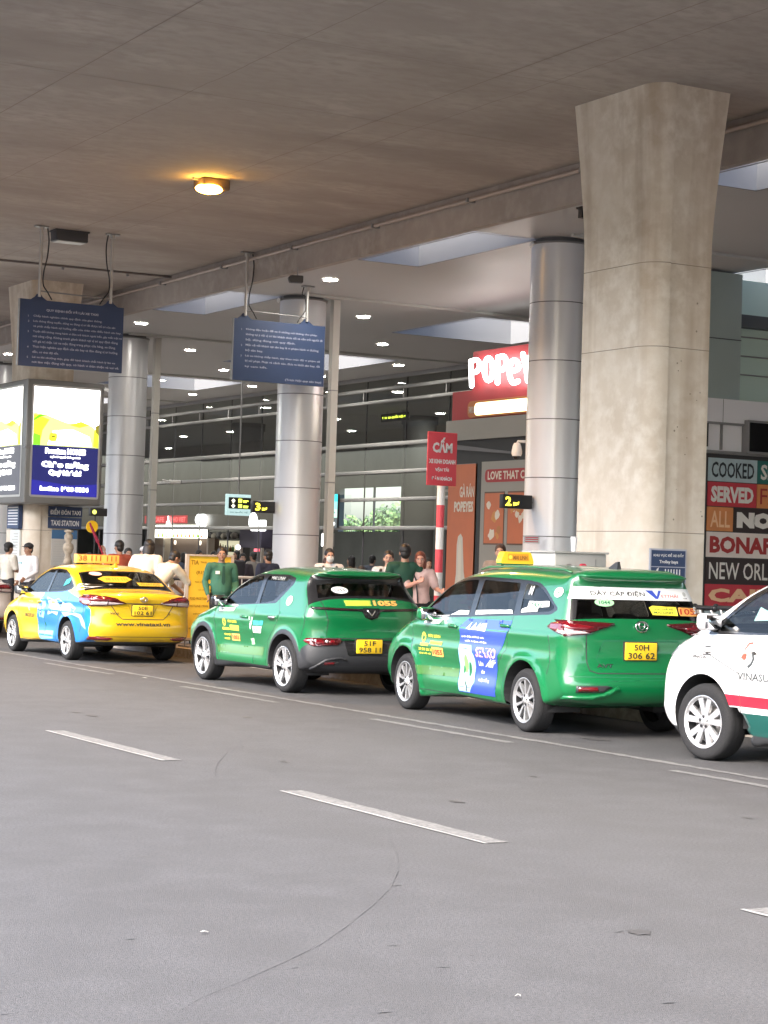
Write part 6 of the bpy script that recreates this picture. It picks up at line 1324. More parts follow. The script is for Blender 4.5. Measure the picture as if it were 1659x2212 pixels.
# ---- luggage trolleys
def trolley(x, y, rz, lab, bags=None):
    t = empty('luggage_trolley', (x, y, GZ), rz, lab, 'trolley', 'airport luggage trolleys'); mt = pm('trolley_tube', (.55, .54, .52), .3, metal=.6)
    mb = MB()
    for s_ in (-.24, .24): mb.tube([(s_, .75, .16), (s_, .02, .14), (s_, -.05, .25), (s_, -.10, .9), (s_, -.20, 1.08)], .015, mt, 8)
    mb.tube([(-.24, .75, .16), (-.16, .86, .16), (.16, .86, .16), (.24, .75, .16)], .015, mt, 8)
    for z, yy in ((.35, -.05), (.6, -.075), (.85, -.097)): mb.cyl((-.24, yy, z), (.24, yy, z), .010, mt, 6)
    for k in range(4): mb.cyl((-.18 + k * .12, 0, .15), (-.18 + k * .12, .84, .17), .009, mt, 6)
    mb.build('frame', t)
    mb = MB(); mb.cyl((-.30, -.21, 1.10), (.30, -.21, 1.10), .022, black_m, 10); mb.ell((-.30, -.21, 1.10), (.035, .04, .04), black_m, 10, 8); mb.ell((.30, -.21, 1.10), (.035, .04, .04), black_m, 10, 8); mb.build('handle', t)
    mb = MB(); mb.box((-.2, -.16, .78), (.2, .02, .80), mt)
    for s_ in (-.2, .2): mb.cyl((s_, -.16, .79), (s_, -.16, .95), .008, mt, 6); mb.cyl((s_, .02, .79), (s_, .02, .93), .008, mt, 6)
    mb.box((-.2, .015, .86), (.2, .02, .94), mt); mb.build('top_basket', t)
    for (a, b_) in ((-.22, .02), (.22, .02), (0, .80)):
        mb = MB(); mb.cyl((a - .018, b_, .06), (a + .018, b_, .06), .06, black_m, 16); mb.box((a - .025, b_ - .01, .06), (a + .025, b_ + .01, .15), mt); mb.build('wheel', t)
    return t
trolley(14.02, 17.45, R(-80), 'silver luggage trolley right behind the green MPV')
trolley(14.36, 17.5, R(-80), 'silver luggage trolley nested behind another beside the white taxi')
trolley(14.70, 17.55, R(-80), 'third nested silver luggage trolley, half hidden by the white taxi')
t = trolley(16.55, 26.4, R(75), 'luggage trolley seen over the bonnet end of the green MPV')
t = trolley(13.75, 31.2, R(-60), 'loaded luggage trolley held by the stooping person in cream')
def suitcase(x, y, z, w, d, h, rz, col, lab, nm='suitcase'):
    t = empty(nm, (x, y, z), rz, lab, 'suitcase'); mt = pm('case_%d' % (hash(lab) % 9999), col, .5, vary=.1)
    mb = MB(); mb.rbox((-w / 2, -d / 2, 0), (w / 2, d / 2, h), mt, min(w, d, h) * .18, 3); mb.build('shell', t)
    mb = MB(); mb.tube([(-.08, 0, h - .005), (-.07, 0, h + .035), (.07, 0, h + .035), (.08, 0, h - .005)], .01, black_m, 6); mb.build('handle', t)
    mb = MB(); mb.box((-w / 2 - .002, -.006, h * .12), (w / 2 + .002, .006, h * .9), black_m); mb.build('zip', t)
suitcase(14.1, 31.5, .32, .5, .34, .62, R(20), (.06, .05, .045), 'dark suitcase on the loaded trolley behind the barrier')
suitcase(14.05, 31.6, .95, .46, .30, .28, R(10), (.28, .23, .18), 'tan bag lying on the dark suitcase')
suitcase(14.35, 32.5, GZ, .55, .4, .95, R(0), (.10, .085, .07), 'tall brown suitcase behind the barrier left of the yellow board')
suitcase(17.05, 36.2, GZ + .9, .42, .3, .55, R(15), (.015, .015, .02), 'bulky black bag standing between the green-shirted man and the dark-shirted man')
suitcase(17.05, 36.2, GZ, .5, .36, .88, R(15), (.05, .05, .055), 'dark suitcase under the bulky black bag')
suitcase(18.3, 39.2, GZ, .5, .35, .8, R(30), (.12, .03, .03), 'dark red suitcase standing far back left of the middle silver column')
suitcase(17.8, 38.4, GZ, .55, .38, .75, R(-20), (.03, .05, .08), 'navy suitcase beside a person in beige far back')
suitcase(14.7, 33.6, GZ, .6, .42, 1.25, R(10), (.16, .13, .10), 'tall pile of brown wrapped bags behind the yellow board')
suitcase(14.25, 33.1, GZ, .5, .4, 1.35, R(-12), (.13, .12, .11), 'tall stack of grey bags left of the yellow board')
# ---- shops and lit things inside the hall
t = empty('snack_counter', (30, 69, GZ), 0, 'snack counter with red lit name strip and glowing menu behind the glass', 'kiosk')
def K(y): return y - 69
mb = MB(); mb.box((.0, K(72.5), 2.75 - GZ), (.4, K(58), 3.2 - GZ), pm('kiosk_beam', (.09, .075, .07), .6)); mb.build('beam', t)
mb = MB(); mb.box((-.03, K(71.8), 2.87 - GZ), (.0, K(67.8), 3.16 - GZ), em('led_red_back', (.55, .005, .02), .55)); mb.text('KY CAFE', (-.035, K(71.6), 2.92 - GZ), nY, Z, .18, em('led_red', (1, .12, .12), 1.3), 1.7, .02); mb.text('PHO VIET', (-.035, K(69.2), 2.92 - GZ), nY, Z, .18, em('led_red', (1, .12, .12), 1.3), 1.3, .02); mb.build('name_strip', t)
mb = MB(); mb.box((-.06, K(70.75), 2.32 - GZ), (.05, K(66.1), 2.80 - GZ), em('menu_white', (1, .97, .80), 2.6))
rn = random.Random(2)
for k in range(12):
    y_ = 70.4 - k * .36; hh = rn.uniform(.08, .26); mb.poly([(0, 0), (.22, 0), (.17, hh * .5), (.13, hh), (.08, hh * .8), (.02, hh * .4)], (-.062, K(y_), 2.34 - GZ), nY, Z, em('menu_%d' % (k % 3), [(.9, .55, .05), (.25, .5, .05), (.75, .12, .03)][k % 3], .9), .002)
mb.build('menu_box', t)
mb = MB(); mb.poly([(-.18, 0), (.18, 0), (.16, .12), (.06, .2), (.05, .36), (-.05, .36), (-.06, .2), (-.16, .12)], (-.08, K(69.4), 2.78 - GZ), nY, Z, em('letters_white', (1, 1, 1), 4.5), .002); mb.build('bottle_sign', t)
mb = MB(); mb.prism(rounded([(-.55, 0), (-.35, .2), (.35, .2), (.55, 0), (.3, -.22), (-.3, -.22)], .12, 4), (-.1, K(66.3), 2.99 - GZ), nY, Z, .03, em('letters_white', (1, 1, 1), 4.5)); mb.build('round_sign', t)
for z in (2.36, 2.58):
    mb = MB(); mb.box((-.03, K(71.62), z - GZ), (.02, K(71.15), z + .16 - GZ), em('panel_yellow', (.9, .8, .15), .5)); mb.box((-.03, K(71.05), z - GZ), (.02, K(70.8), z + .14 - GZ), em('panel_white', (.8, .8, .75), .4)); mb.build('price_panel', t)
mb = MB(); mb.box((.3, K(71.6), 0), (.5, K(66), 2.3 - GZ), pm('counter_brown', (.10, .065, .05), .6)); mb.build('back_wall', t)
for y_ in (70.0, 66.0):
    mb = MB(); mb.box((.0, K(y_), 0), (.25, K(y_ - .14), 2.32 - GZ), pm('counter_post', (.38, .33, .28), .5)); mb.build('post', t)
for y_ in (69.5, 67.2): 
    mb = MB(); mb.ell((.28, K(y_), 2.15 - GZ), (.02, .12, .09), em('lamp_soft', (1, .85, .7), .6), 12, 8); mb.build('wall_lamp', t)
mb = MB(); mb.box((-.9, K(71), 0), (-.4, K(66.3), .95), pm('counter_front', (.07, .05, .04), .5)); mb.box((-.95, K(71), .95), (-.35, K(66.3), 1.0), pm('counter_top', (.3, .27, .24), .3)); mb.build('counter', t)
t = empty('bottle_shelf', (31, 66.6, GZ), 0, 'lit shelf of bottles right of the snack counter behind the glass', 'shelf')
mb = MB(); mb.box((.0, -1.3, 0), (.4, 1.4, 2.7 - GZ), pm('shelf_dark', (.04, .04, .04), .6)); mb.box((-.03, -1.25, 1.0), (-.001, 1.3, 2.13), em('shelf_light', (.75, .70, .48), .42)); mb.build('cabinet', t)
mb = MB()
for z in (1.35, 1.72, 2.13): mb.box((-.32, -1.28, z - .02), (-.03, 1.35, z), pm('shelf_dark', (.04, .04, .04), .6))
mb.build('shelf_board', t)
rn = random.Random(8)
for z in (1.35, 1.72):
    for k in range(11):
        mb = MB(); h_ = rn.uniform(.20, .30); r_ = .05; mb.lathe([(.001, 0), (r_, 0), (r_, h_ * .6), (r_ * .35, h_ * .8), (r_ * .35, h_), (.001, h_)], pm('bottle_%d' % (k % 4), [(.05, .12, .03), (.20, .08, .03), (.4, .36, .2), (.03, .03, .03)][k % 4], .3), 10, (-.18, -1.12 + k * .22 + rn.uniform(-.03, .03), z)); mb.build('bottle', t)
mb = MB()
for k in range(6): mb.ell((-.15, -1.1 + k * .42, 2.28 + rn.uniform(-.02, .05)), (.14, .17, .13), pm('hanging_goods_%d' % (k % 2), [(.10, .09, .08), (.03, .03, .035)][k % 2], .7), 10, 6)
o = mb.build('stacked_goods', t); o['kind'] = 'stuff'
t = empty('dark_kiosk', (29, 60.3, GZ), 0, 'dark purple kiosk left of the middle silver column, with a white lit sign', 'kiosk')
mb = MB(); mb.box((0, -.85, 1.85), (1.2, .85, 2.55), pm('kiosk_purple', (.035, .03, .05), .6)); mb.box((.1, -.8, 0), (1.2, .8, .95), pm('kiosk_purple', (.035, .03, .05), .6)); mb.box((.8, -.8, .95), (1.2, .8, 1.85), pm('kiosk_back', (.10, .09, .10), .6)); mb.build('booth', t)
for y_ in (-.8, .8): 
    mb = MB(); mb.box((.02, y_ - .04, .95), (.1, y_ + .04, 1.85), pm('counter_post', (.38, .33, .28), .5)); mb.build('post', t)
mb = MB(); mb.prism(circ(.0, .32, .27, 20, .30), (-.35, -.95, 2.38), nY, Z, .05, em('letters_white', (1, 1, 1), 4.5)); mb.prism(rounded([(.15, .0), (.95, .0), (.95, .35), (.15, .35)], .06), (-.36, -.95, 2.40), nY, Z, .05, em('letters_white', (1, 1, 1), 4.5)); mb.poly([(-.05, .38), (.07, .38), (.02, .25)], (-.36, -.95, 2.38), nY, Z, pm('sign_mark', (.3, .02, .02), .5), .004); mb.build('lit_sign', t)
mb = MB(); mb.cyl((-.3, .3, .95), (-.3, .3, 1.65), .05, em('led_tube', (.85, .85, 1), 1.5), 10); mb.ell((-.3, .3, 1.85), (.09, .09, .09), em('led_ball', (1, .8, .85), 1.5), 12, 8); mb.build('lamp', t)
mb = MB(); mb.box((.0, -.7, 1.72), (.02, -.3, 1.82), em('led_pink', (.9, .15, .2), .8)); mb.build('display', t)
# lit screens by the middle column
p0, p1 = at(708, 1068, 'x', 27.2), at(729, 1140, 'x', 27.2)
t = empty('lit_screen', (27.2, p0.y, p1.z), 0, 'tall teal lit screen just right of the middle slim post', 'screen')
W, H = p0.y - p1.y, p0.z - p1.z
mb = MB(); mb.box((0, -W, 0), (.05, 0, H), black_m); mb.build('case', t)
mb = MB(); 
for a, b_, c_, s_ in ((.78, 1, (.03, .55, .62), .9), (.55, .78, (.25, .75, .72), .8), (.30, .55, (.45, .75, .62), .8), (.0, .30, (.12, .14, .15), .4)): mb.quad((-.003, -.03, a * H), nY * (W - .06), Z * ((b_ - a) * H), em('screen_%d' % int(a * 100), c_, s_))
mb.poly(circ(W / 2, .12 * H, W * .3, 16, .07 * H), (-.003, 0, 0), nY, Z, em('screen_spot', (1, 1, .95), 1.4), .002); mb.poly(circ(W / 2, .45 * H, W * .28, 12, .04 * H), (-.003, 0, 0), nY, Z, em('screen_shade', (.1, .3, .25), .4), .002); mb.build('picture', t)
p0, p1 = at(696, 1153, 'x', 27.2), at(718, 1180, 'x', 27.2)
t = empty('light_box', (27.2, p0.y, p1.z), 0, 'small blank white light box at the foot of the middle slim post', 'light box')
mb = MB(); mb.box((.01, p1.y - p0.y - .02, -.02), (.06, .02, p0.z - p1.z + .02), grey_m); mb.build('case', t)
mb = MB(); mb.prism(rounded([(0, 0), (p0.y - p1.y, 0), (p0.y - p1.y, p0.z - p1.z), (0, p0.z - p1.z)], .05), (.0, 0, 0), nY, Z, .01, em('letters_white', (1, 1, 1), 4.5)); mb.build('face', t)
# trees and land beyond the far window
gr = MB(); gr.box((45.4, 60, -.02), (140, 160, .06), pm('lawn', (.05, .09, .03), .9)); tag(gr.build('lawn'), kind='structure')
leaf_ms = [pm('leaf_%d' % k, c, .6) for k, c in enumerate([(.06, .12, .035), (.09, .17, .05), (.13, .22, .07), (.045, .09, .03)])]
def tree(x, y, h, cr, seed, lab):
    rn = random.Random(seed); t = empty('broadleaf_tree', (x, y, 0), 0, lab, 'tree', 'trees beyond the far window of the hall')
    mb = MB(); bark = pm('bark', (.09, .07, .05), .9)
    mb.cyl((0, 0, 0), (.1, 0, h * .5), .22, bark, 10, .14)
    tips = []
    for k in range(7):
        a = k * .9 + rn.uniform(0, .5); q = (math.cos(a) * cr * .7, math.sin(a) * cr * .7, h * rn.uniform(.62, .9)); mb.cyl((.08, 0, h * rn.uniform(.3, .5)), q, .09, bark, 6, .03); tips.append(Vector(q))
    mb.build('trunk', t)
    lb = MB(); cl = tips + [Vector((rn.uniform(-1, 1) * cr * .8, rn.uniform(-1, 1) * cr * .8, h * rn.uniform(.45, .98))) for _ in range(26)]
    for c in cl:
        r_ = rn.uniform(.5, 1.0) * cr * .36; m = rn.choice(leaf_ms)
        for _ in range(170):
            d = Vector((rn.gauss(0, 1), rn.gauss(0, 1), rn.gauss(0, .8))).normalized() * r_ * rn.uniform(.55, 1.1) + c
            a = Vector((rn.uniform(-1, 1), rn.uniform(-1, 1), rn.uniform(-1, 1))).normalized() * .17; b_ = a.orthogonal().normalized() * .09
            lb.add([d - a, d + b_, d + a, d - b_], [(0, 1, 2, 3)], m if rn.random() < .7 else rn.choice(leaf_ms))
    lb.build('crown', t)
tree(55, 101, 3.5, 2.6, 1, 'rounded green tree at the left of the far window view')
tree(55, 97.5, 3.7, 2.7, 2, 'green tree second from the left in the far window view')
tree(56, 96.0, 4.0, 2.6, 3, 'green tree in the middle of the far window view')
tree(55, 93.2, 4.6, 2.8, 4, 'tallest green tree at the right of the far window view')
tree(56, 104.5, 3.3, 2.6, 6, 'low green tree at the far left behind the window bar')
# unseen building added across the road to break up sky reflections in the cars
t = empty('added_reflection_block', (-46, 30, 0), 0, 'unseen concrete block across the road, added for reflections in the cars', 'building')
mb = MB()
for k in range(5): mb.box((-12, -70, 3.2 * k + 2.4), (0, 90, 3.2 * k + 3.5), con_fascia)
mb.box((-12, -70, 0), (-8, 90, 16), hall_dark)
mb.build('floor_slab', t)
# ================================================================== people
skin_a = pm('skin_tan', (.36, .20, .13), .55); skin_b = pm('skin_light', (.50, .31, .23), .55)
hair_m = pm('hair_black', (.012, .010, .009), .5); hair_br = pm('hair_brown', (.05, .022, .014), .5)
lip_m = pm('lips', (.28, .09, .07), .5); eye_m = pm('eye_dark', (.015, .012, .01), .3); eyew_m = pm('eye_white', (.5, .48, .46), .4)
def ring_tube(mb, chain, m, n=14):
    """chain: list of (centre, rx, ry, right vector) elliptical sections joined into one closed skin"""
    v = []; f = []
    C = [Vector(c[0]) for c in chain]
    for i, (c, rx, ry, rt) in enumerate(chain):
        d = (C[min(i + 1, len(C) - 1)] - C[max(i - 1, 0)]).normalized(); r_ = Vector(rt); r_ = (r_ - d * r_.dot(d)).normalized(); u = d.cross(r_)
        for k in range(n): t = 6.2832 * k / n; v.append(Vector(c) + r_ * rx * math.cos(t) + u * ry * math.sin(t))
    for i in range(len(chain) - 1):
        for k in range(n): f.append((i * n + k, i * n + (k + 1) % n, (i + 1) * n + (k + 1) % n, (i + 1) * n + k))
    f.append(tuple(range(n - 1, -1, -1))); f.append(tuple((len(chain) - 1) * n + k for k in range(n)))
    mb.add(v, f, m, True)
def limb(mb, pts, rs, m, n=12):
    ch = []
    for i in range(len(pts) - 1):
        a, b_ = Vector(pts[i]), Vector(pts[i + 1])
        for j in range(5):
            t = j / 5; bulge = 1 + .10 * math.sin(math.pi * min(1, t * 1.3)); ch.append((a.lerp(b_, t), (rs[i] * (1 - t) + rs[i + 1] * t) * bulge, (rs[i] * (1 - t) + rs[i + 1] * t) * bulge, (1, .01, .02)))
    ch.append((Vector(pts[-1]), rs[-1], rs[-1], (1, .01, .02)))
    ring_tube(mb, ch, m, n)
    for p, r_ in zip(pts, rs): mb.ell(p, (r_, r_, r_), m, 12, 8)
def fuse(o, vox, smooth=4):
    """merge the overlapping shapes of a mesh into one continuous skin"""
    md = o.modifiers.new('r', 'REMESH'); md.mode = 'VOXEL'; md.voxel_size = vox; md.use_smooth_shade = True
    m2 = o.modifiers.new('s', 'SMOOTH'); m2.factor = .5; m2.iterations = smooth
    dg = bpy.context.evaluated_depsgraph_get(); me = bpy.data.meshes.new_from_object(o.evaluated_get(dg)); mat = o.data.materials[0]
    o.modifiers.clear(); o.data = me; me.materials.clear(); me.materials.append(mat); me.polygons.foreach_set('use_smooth', [True] * len(me.polygons)); me.update(); return o
def person(x, y, rz, H, label, J={}, skin=skin_a, shirt=(.6, .6, .6), trousers=(.03, .03, .035), sleeves='short', hair='short', cap=None, mask=False, female=False, belly=0., head_yaw=0., head_pitch=0., lean=0., low=False, extras=None, zbase=None, group=None, hairm=None):
    t = empty('person', (x, y, GZ if zbase is None else zbase), rz, label, 'person', group); s = H / 1.70
    sh = .17 if female else .195
    D = dict(pel=(0, 0, .93), waist=(0, .0, 1.06), chest=(0, 0, 1.25), neck=(0, -.01, 1.42), head=(0, .015, 1.575),
             sL=(-sh, 0, 1.375), sR=(sh, 0, 1.375), eL=(-sh - .06, -.02, 1.10), eR=(sh + .06, -.02, 1.10), hL=(-sh - .05, .08, .86), hR=(sh + .05, .08, .86),
             pL=(-.09, 0, .90), pR=(.09, 0, .90), kL=(-.10, .02, .49), kR=(.10, .02, .49), aL=(-.11, -.02, .08), aR=(.11, -.02, .08))
    if lean:
        for k in ('waist', 'chest', 'neck', 'head', 'sL', 'sR', 'eL', 'eR', 'hL', 'hR'):
            p = Vector(D[k]) - Vector((0, 0, .93)); a = -lean * (1 if k != 'waist' else .5); D[k] = tuple(Vector((p.x, p.y * math.cos(a) - p.z * math.sin(a), p.y * math.sin(a) + p.z * math.cos(a))) + Vector((0, 0, .93)))
    D.update(J); P = {k: Vector(v) * s for k, v in D.items()}
    mb = MB(); m = skin
    # torso core, neck and limbs of the body
    ring_tube(mb, [(P['pel'] - Vector((0, 0, .08 * s)), .13 * s, .10 * s, X), (P['pel'], .155 * s, .11 * s, X), (P['waist'], .13 * s, .10 * s, X), (P['chest'], .155 * s, .105 * s, X), (P['neck'] - (P['neck'] - P['chest']) * .25, .12 * s, .08 * s, X), (P['neck'], .055 * s, .055 * s, X)], m)
    hd = P['head']; nk = P['neck']
    limb(mb, [nk - (hd - nk) * .2, nk + (hd - nk) * .6], [.056 * s, .052 * s], m)
    for a in 'LR':
        limb(mb, [P['s' + a], P['e' + a], P['h' + a]], [.048 * s, .038 * s, .026 * s], m)
        limb(mb, [P['p' + a], P['k' + a], P['a' + a]], [.078 * s, .055 * s, .036 * s], m)
        limb(mb, [P['a' + a] - Vector((0, .03, .02)) * s, P['a' + a] + Vector((0, .13, -.045)) * s], [.035 * s, .03 * s], m)
        # palm, four fingers and a thumb
        d = (P['h' + a] - P['e' + a]).normalized(); side = Vector((1, 0, 0)) if abs(d.x) < .8 else Vector((0, 1, 0)); sd = (side - d * side.dot(d)).normalized(); w_ = d.cross(sd)
        sd, w_ = w_, sd
        h0 = P['h' + a]; ring_tube(mb, [(h0, .024 * s, .018 * s, sd), (h0 + d * .045 * s, .040 * s, .017 * s, sd), (h0 + d * .085 * s, .042 * s, .015 * s, sd)], m, 10)
        bend = w_ * (-1 if a == 'L' else 1)
        for q, (off, L_) in enumerate(((-.032, .065), (-.011, .078), (.011, .073), (.031, .056))):
            b0 = h0 + d * .082 * s + sd * off * s; b1 = b0 + (d * .8 + bend * .35).normalized() * L_ * .55 * s; b2 = b1 + (d * .4 + bend * .8).normalized() * L_ * .45 * s; limb(mb, [b0, b1, b2], [.0095 * s, .0088 * s, .0075 * s], m, 8)
        th = h0 + d * .03 * s - sd * .035 * s; limb(mb, [th, th + (d * .5 - sd * .6 + bend * .3).normalized() * .035 * s, th + (d * .9 - sd * .4 + bend * .4).normalized() * .062 * s], [.012 * s, .0105 * s, .008 * s], m, 8)
    # head: skull, jaw, nose, brow, ears
    Rm = Matrix.Rotation(head_yaw, 3, 'Z') @ Matrix.Rotation(head_pitch, 3, 'X')
    def Hh(v): return hd + Rm @ (Vector(v) * s)
    v0 = len(mb.v)
    def hell(c, r_): 
        o = len(mb.v); mb.ell((0, 0, 0), [q * s for q in r_], m, 20, 14)
        for i in range(o, len(mb.v)): mb.v[i] = hd + Rm @ (mb.v[i] + Vector(c) * s)
    hell((0, -.008, .022), (.076, .095, .098)); hell((0, .018, -.045), (.058, .066, .068)); hell((0, .062, -.085), (.026, .024, .022)); hell((0, .094, -.012), (.011, .018, .024)); hell((0, .101, -.026), (.016, .013, .011)); hell((0, .072, .03), (.052, .022, .014))
    for sg in (-1, 1): hell((sg * .076, -.012, -.012), (.010, .020, .033)); hell((sg * .040, .068, -.03), (.022, .016, .016))
    hell((0, .083, -.052), (.026, .012, .011))
    body = mb.build('body', t); fuse(body, .0095 if not low else .014, 2)
    if not mask:
        for sg in (-1, 1):
            e = MB(); o = 0; e.ell((0, 0, 0), (.0135 * s, .007 * s, .0075 * s), eyew_m, 10, 6); e.ell((0, .0045 * s, 0), (.0065 * s, .005 * s, .0065 * s), eye_m, 8, 6)
            e.box((-.018 * s, .0, .019 * s), (.018 * s, .006 * s, .0255 * s), hair_m)
            for i in range(len(e.v)): e.v[i] = Hh((sg * .031, .0835, .002)) + Rm @ e.v[i]
            e.build('eye', t)
        l = MB(); l.ell((0, 0, 0), (.024 * s, .008 * s, .009 * s), lip_m, 12, 6)
        for i in range(len(l.v)): l.v[i] = Hh((0, .092, -.054)) + Rm @ l.v[i]
        l.build('mouth', t)
    else:
        for sg in (-1, 1):
            e = MB(); e.ell((0, 0, 0), (.014 * s, .007 * s, .008 * s), eye_m, 10, 6)
            for i in range(len(e.v)): e.v[i] = Hh((sg * .031, .084, .006)) + Rm @ e.v[i]
            e.build('eye', t)
        l = MB(); l.ell((0, 0, 0), (.066 * s, .052 * s, .062 * s), pm('mask_white', (.55, .60, .62), .7), 18, 12)
        for i in range(len(l.v)): l.v[i] = Hh((0, .058, -.052)) + Rm @ l.v[i]
        l.tube([Hh((-.06, .06, -.03)), Hh((-.08, .0, -.01))], .002, white_m, 5); l.tube([Hh((.06, .06, -.03)), Hh((.08, .0, -.01))], .002, white_m, 5); l.build('face_mask', t)
    # hair
    hm = hairm or hair_m; hb = MB(); o = len(hb.v); hb.ell((0, -.016 * s, .040 * s), (.087 * s, .096 * s, .096 * s), hm, 20, 14)
    if hair in ('short', 'crop'): hb.ell((0, -.05 * s, -.02 * s), (.070 * s, .058 * s, .075 * s), hm, 16, 10)
    if hair == 'long': hb.ell((0, -.05 * s, -.06 * s), (.085 * s, .06 * s, .15 * s), hm, 16, 12); hb.ell((-.07 * s, -.01 * s, -.05 * s), (.025 * s, .045 * s, .12 * s), hm, 12, 8); hb.ell((.07 * s, -.01 * s, -.05 * s), (.025 * s, .045 * s, .12 * s), hm, 12, 8)
    if hair == 'bun': hb.ell((0, -.12 * s, .02 * s), (.045 * s, .04 * s, .045 * s), hm, 12, 8); hb.ell((0, -.05 * s, -.02 * s), (.070 * s, .055 * s, .07 * s), hm, 16, 10)
    for i in range(len(hb.v)): hb.v[i] = hd + Rm @ hb.v[i]
    # strip the hair from in front of the face
    keep = []
    hb.build('hair', t)
    if cap:
        c = MB(); cm = pm('cap_%s' % str(cap), cap, .7); c.ell((0, -.012 * s, .060 * s), (.092 * s, .108 * s, .070 * s), cm, 20, 12); c.ell((0, .105 * s, .048 * s), (.062 * s, .062 * s, .010 * s), cm, 18, 8)
        for i in range(len(c.v)): c.v[i] = hd + Rm @ c.v[i]
        c.build('cap', t)
    # shirt: torso and sleeves
    sm = pm('cloth_%s' % str(shirt), shirt, .85, vary=.16, vscale=7, bump=1.0, bscale=8); c = MB(); b_ = belly
    up = P['neck'] - P['chest']
    ring_tube(c, [(P['pel'] - Vector((0, 0, .03 * s)), .172 * s, (.125 + b_ * .6) * s, X), (P['pel'] + Vector((0, b_ * .4, .04)) * s, .170 * s, (.128 + b_) * s, X), (P['waist'] + Vector((0, b_ * .4, 0)) * s, (.152 + b_ * .6) * s, (.120 + b_) * s, X), (P['chest'], (.178 - .02 * female) * s, .125 * s, X), (P['chest'] + up * .5, (.185 - .02 * female) * s, .108 * s, X), (P['chest'] + up * .80, .12 * s, .085 * s, X), (P['neck'] - up * .02, .066 * s, .066 * s, X)], sm, 18)
    ring_tube(c, [(P['neck'] - up * .08, .072 * s, .072 * s, X), (P['neck'] + up * .14, .066 * s, .066 * s, X)], sm, 16)
    for a in 'LR':
        S_, E_, H_ = P['s' + a], P['e' + a], P['h' + a]
        limb(c, [P['chest'] + up * .55 + (S_ - P['chest'] - up * .55) * .5, S_], [.085 * s, .070 * s], sm)
        if sleeves == 'long': limb(c, [S_, E_, E_.lerp(H_, .93)], [.070 * s, .054 * s, .040 * s], sm)
        elif sleeves == 'short': limb(c, [S_, S_.lerp(E_, .85)], [.070 * s, .062 * s], sm)
    o = c.build('shirt', t); fuse(o, .014, 3)
    tm = pm('cloth_%s' % str(trousers), trousers, .85, vary=.1, vscale=6); c = MB()
    ring_tube(c, [(P['pL'] * .5 + P['pR'] * .5 - Vector((0, 0, .06 * s)), .12 * s, .10 * s, X), (P['pel'] - Vector((0, 0, .02 * s)), .165 * s, .122 * s, X), (P['pel'] + Vector((0, 0, .06 * s)), .155 * s, .118 * s, X)], tm, 16)
    for a in 'LR': limb(c, [P['p' + a], P['k' + a], P['a' + a] + Vector((0, 0, .0))], [.096 * s, .075 * s, .062 * s], tm)
    o = c.build('trousers', t); fuse(o, .018, 2)
    for a in 'LR':
        c = MB(); A = P['a' + a]; c.ell(A + Vector((0, .06, -.045)) * s, (.045 * s, .13 * s, .045 * s), black_m, 14, 8); c.box(A + Vector((-.04, -.06, -.08)) * s, A + Vector((.04, .17, -.06)) * s, black_m); c.build('shoe', t)
    if extras: extras(t, P, s, Hh, Rm)
    return t
cream = (.60, .57, .50); whitec = (.62, .62, .64)
# facing: rz = 0 looks along +y (away from the camera); pi looks back along the road
def watchtag(t, P, s, Hh, Rm):
    mb = MB(); c = P['chest']; mb.box((c.x + .05, c.y + .125, c.z + .02), (c.x + .13, c.y + .14, c.z + .06), pm('badge_cyan', (.3, .5, .55), .5)); mb.build('name_badge', t)
person(13.40, 38.0, R(115), 1.66, 'man in a white shirt and dark cap facing left beside the far column', J=dict(eL=(-.26, .02, 1.12), hL=(-.16, .22, .98), eR=(.25, -.06, 1.10), hR=(.16, .12, .92)), shirt=whitec, cap=(.015, .015, .018), sleeves='long', skin=skin_a, extras=watchtag)
person(13.66, 40.0, R(-70), 1.67, 'man in a cream shirt and dark cap at the left edge of the picture', J=dict(eL=(-.24, .05, 1.13), hL=(-.12, .28, 1.10), eR=(.22, .05, 1.12), hR=(.10, .30, 1.12)), shirt=cream, cap=(.02, .02, .022), skin=skin_a)
person(13.05, 40.5, R(-60), 1.60, 'person mostly cut off at the far left edge of the picture', shirt=(.35, .33, .3), low=True)
def flagpole(t, P, s, Hh, Rm):
    mb = MB(); h = P['hL']; mb.cyl(h + Vector((.0, 0, -.1)), h + Vector((-.32, 0, .50)), .02, pm('umbrella_shaft', (.35, .03, .05), .5), 8); mb.cyl(h + Vector((-.16, 0, .2)), h + Vector((-.36, 0, .56)), .035, pm('folded_flag', (.30, .02, .06), .7), 8, .02); mb.build('rolled_flag', t)
person(14.52, 36.0, R(12), 1.76, 'person in an orange-red top seen from behind, by the silver column', J=dict(eL=(-.27, .02, 1.25), hL=(-.26, .10, 1.46)), shirt=(.42, .09, .05), trousers=(.05, .05, .06), hair='crop', extras=flagpole)
person(14.95, 36.6, R(170), 1.62, 'person in a dark blue top behind the stooping man in cream', shirt=(.03, .035, .09), hair='short', skin=skin_b)
person(15.12, 36.2, R(160), 1.66, 'person in dark clothes with a white cap, half hidden by the stooping man', shirt=(.05, .045, .05), cap=(.62, .62, .62), skin=skin_b)
person(14.76, 38.2, R(0), 1.50, 'dark head seen over the yellow taxi roof below the round yellow sign', shirt=(.03, .03, .035), low=True)
person(13.0, 31.15, R(-45), 1.80, 'tall person in a cream shirt stooping, behind the other stooping person', J=dict(), lean=R(20), shirt=cream, hairm=hair_m, hair='long', head_pitch=R(-15))
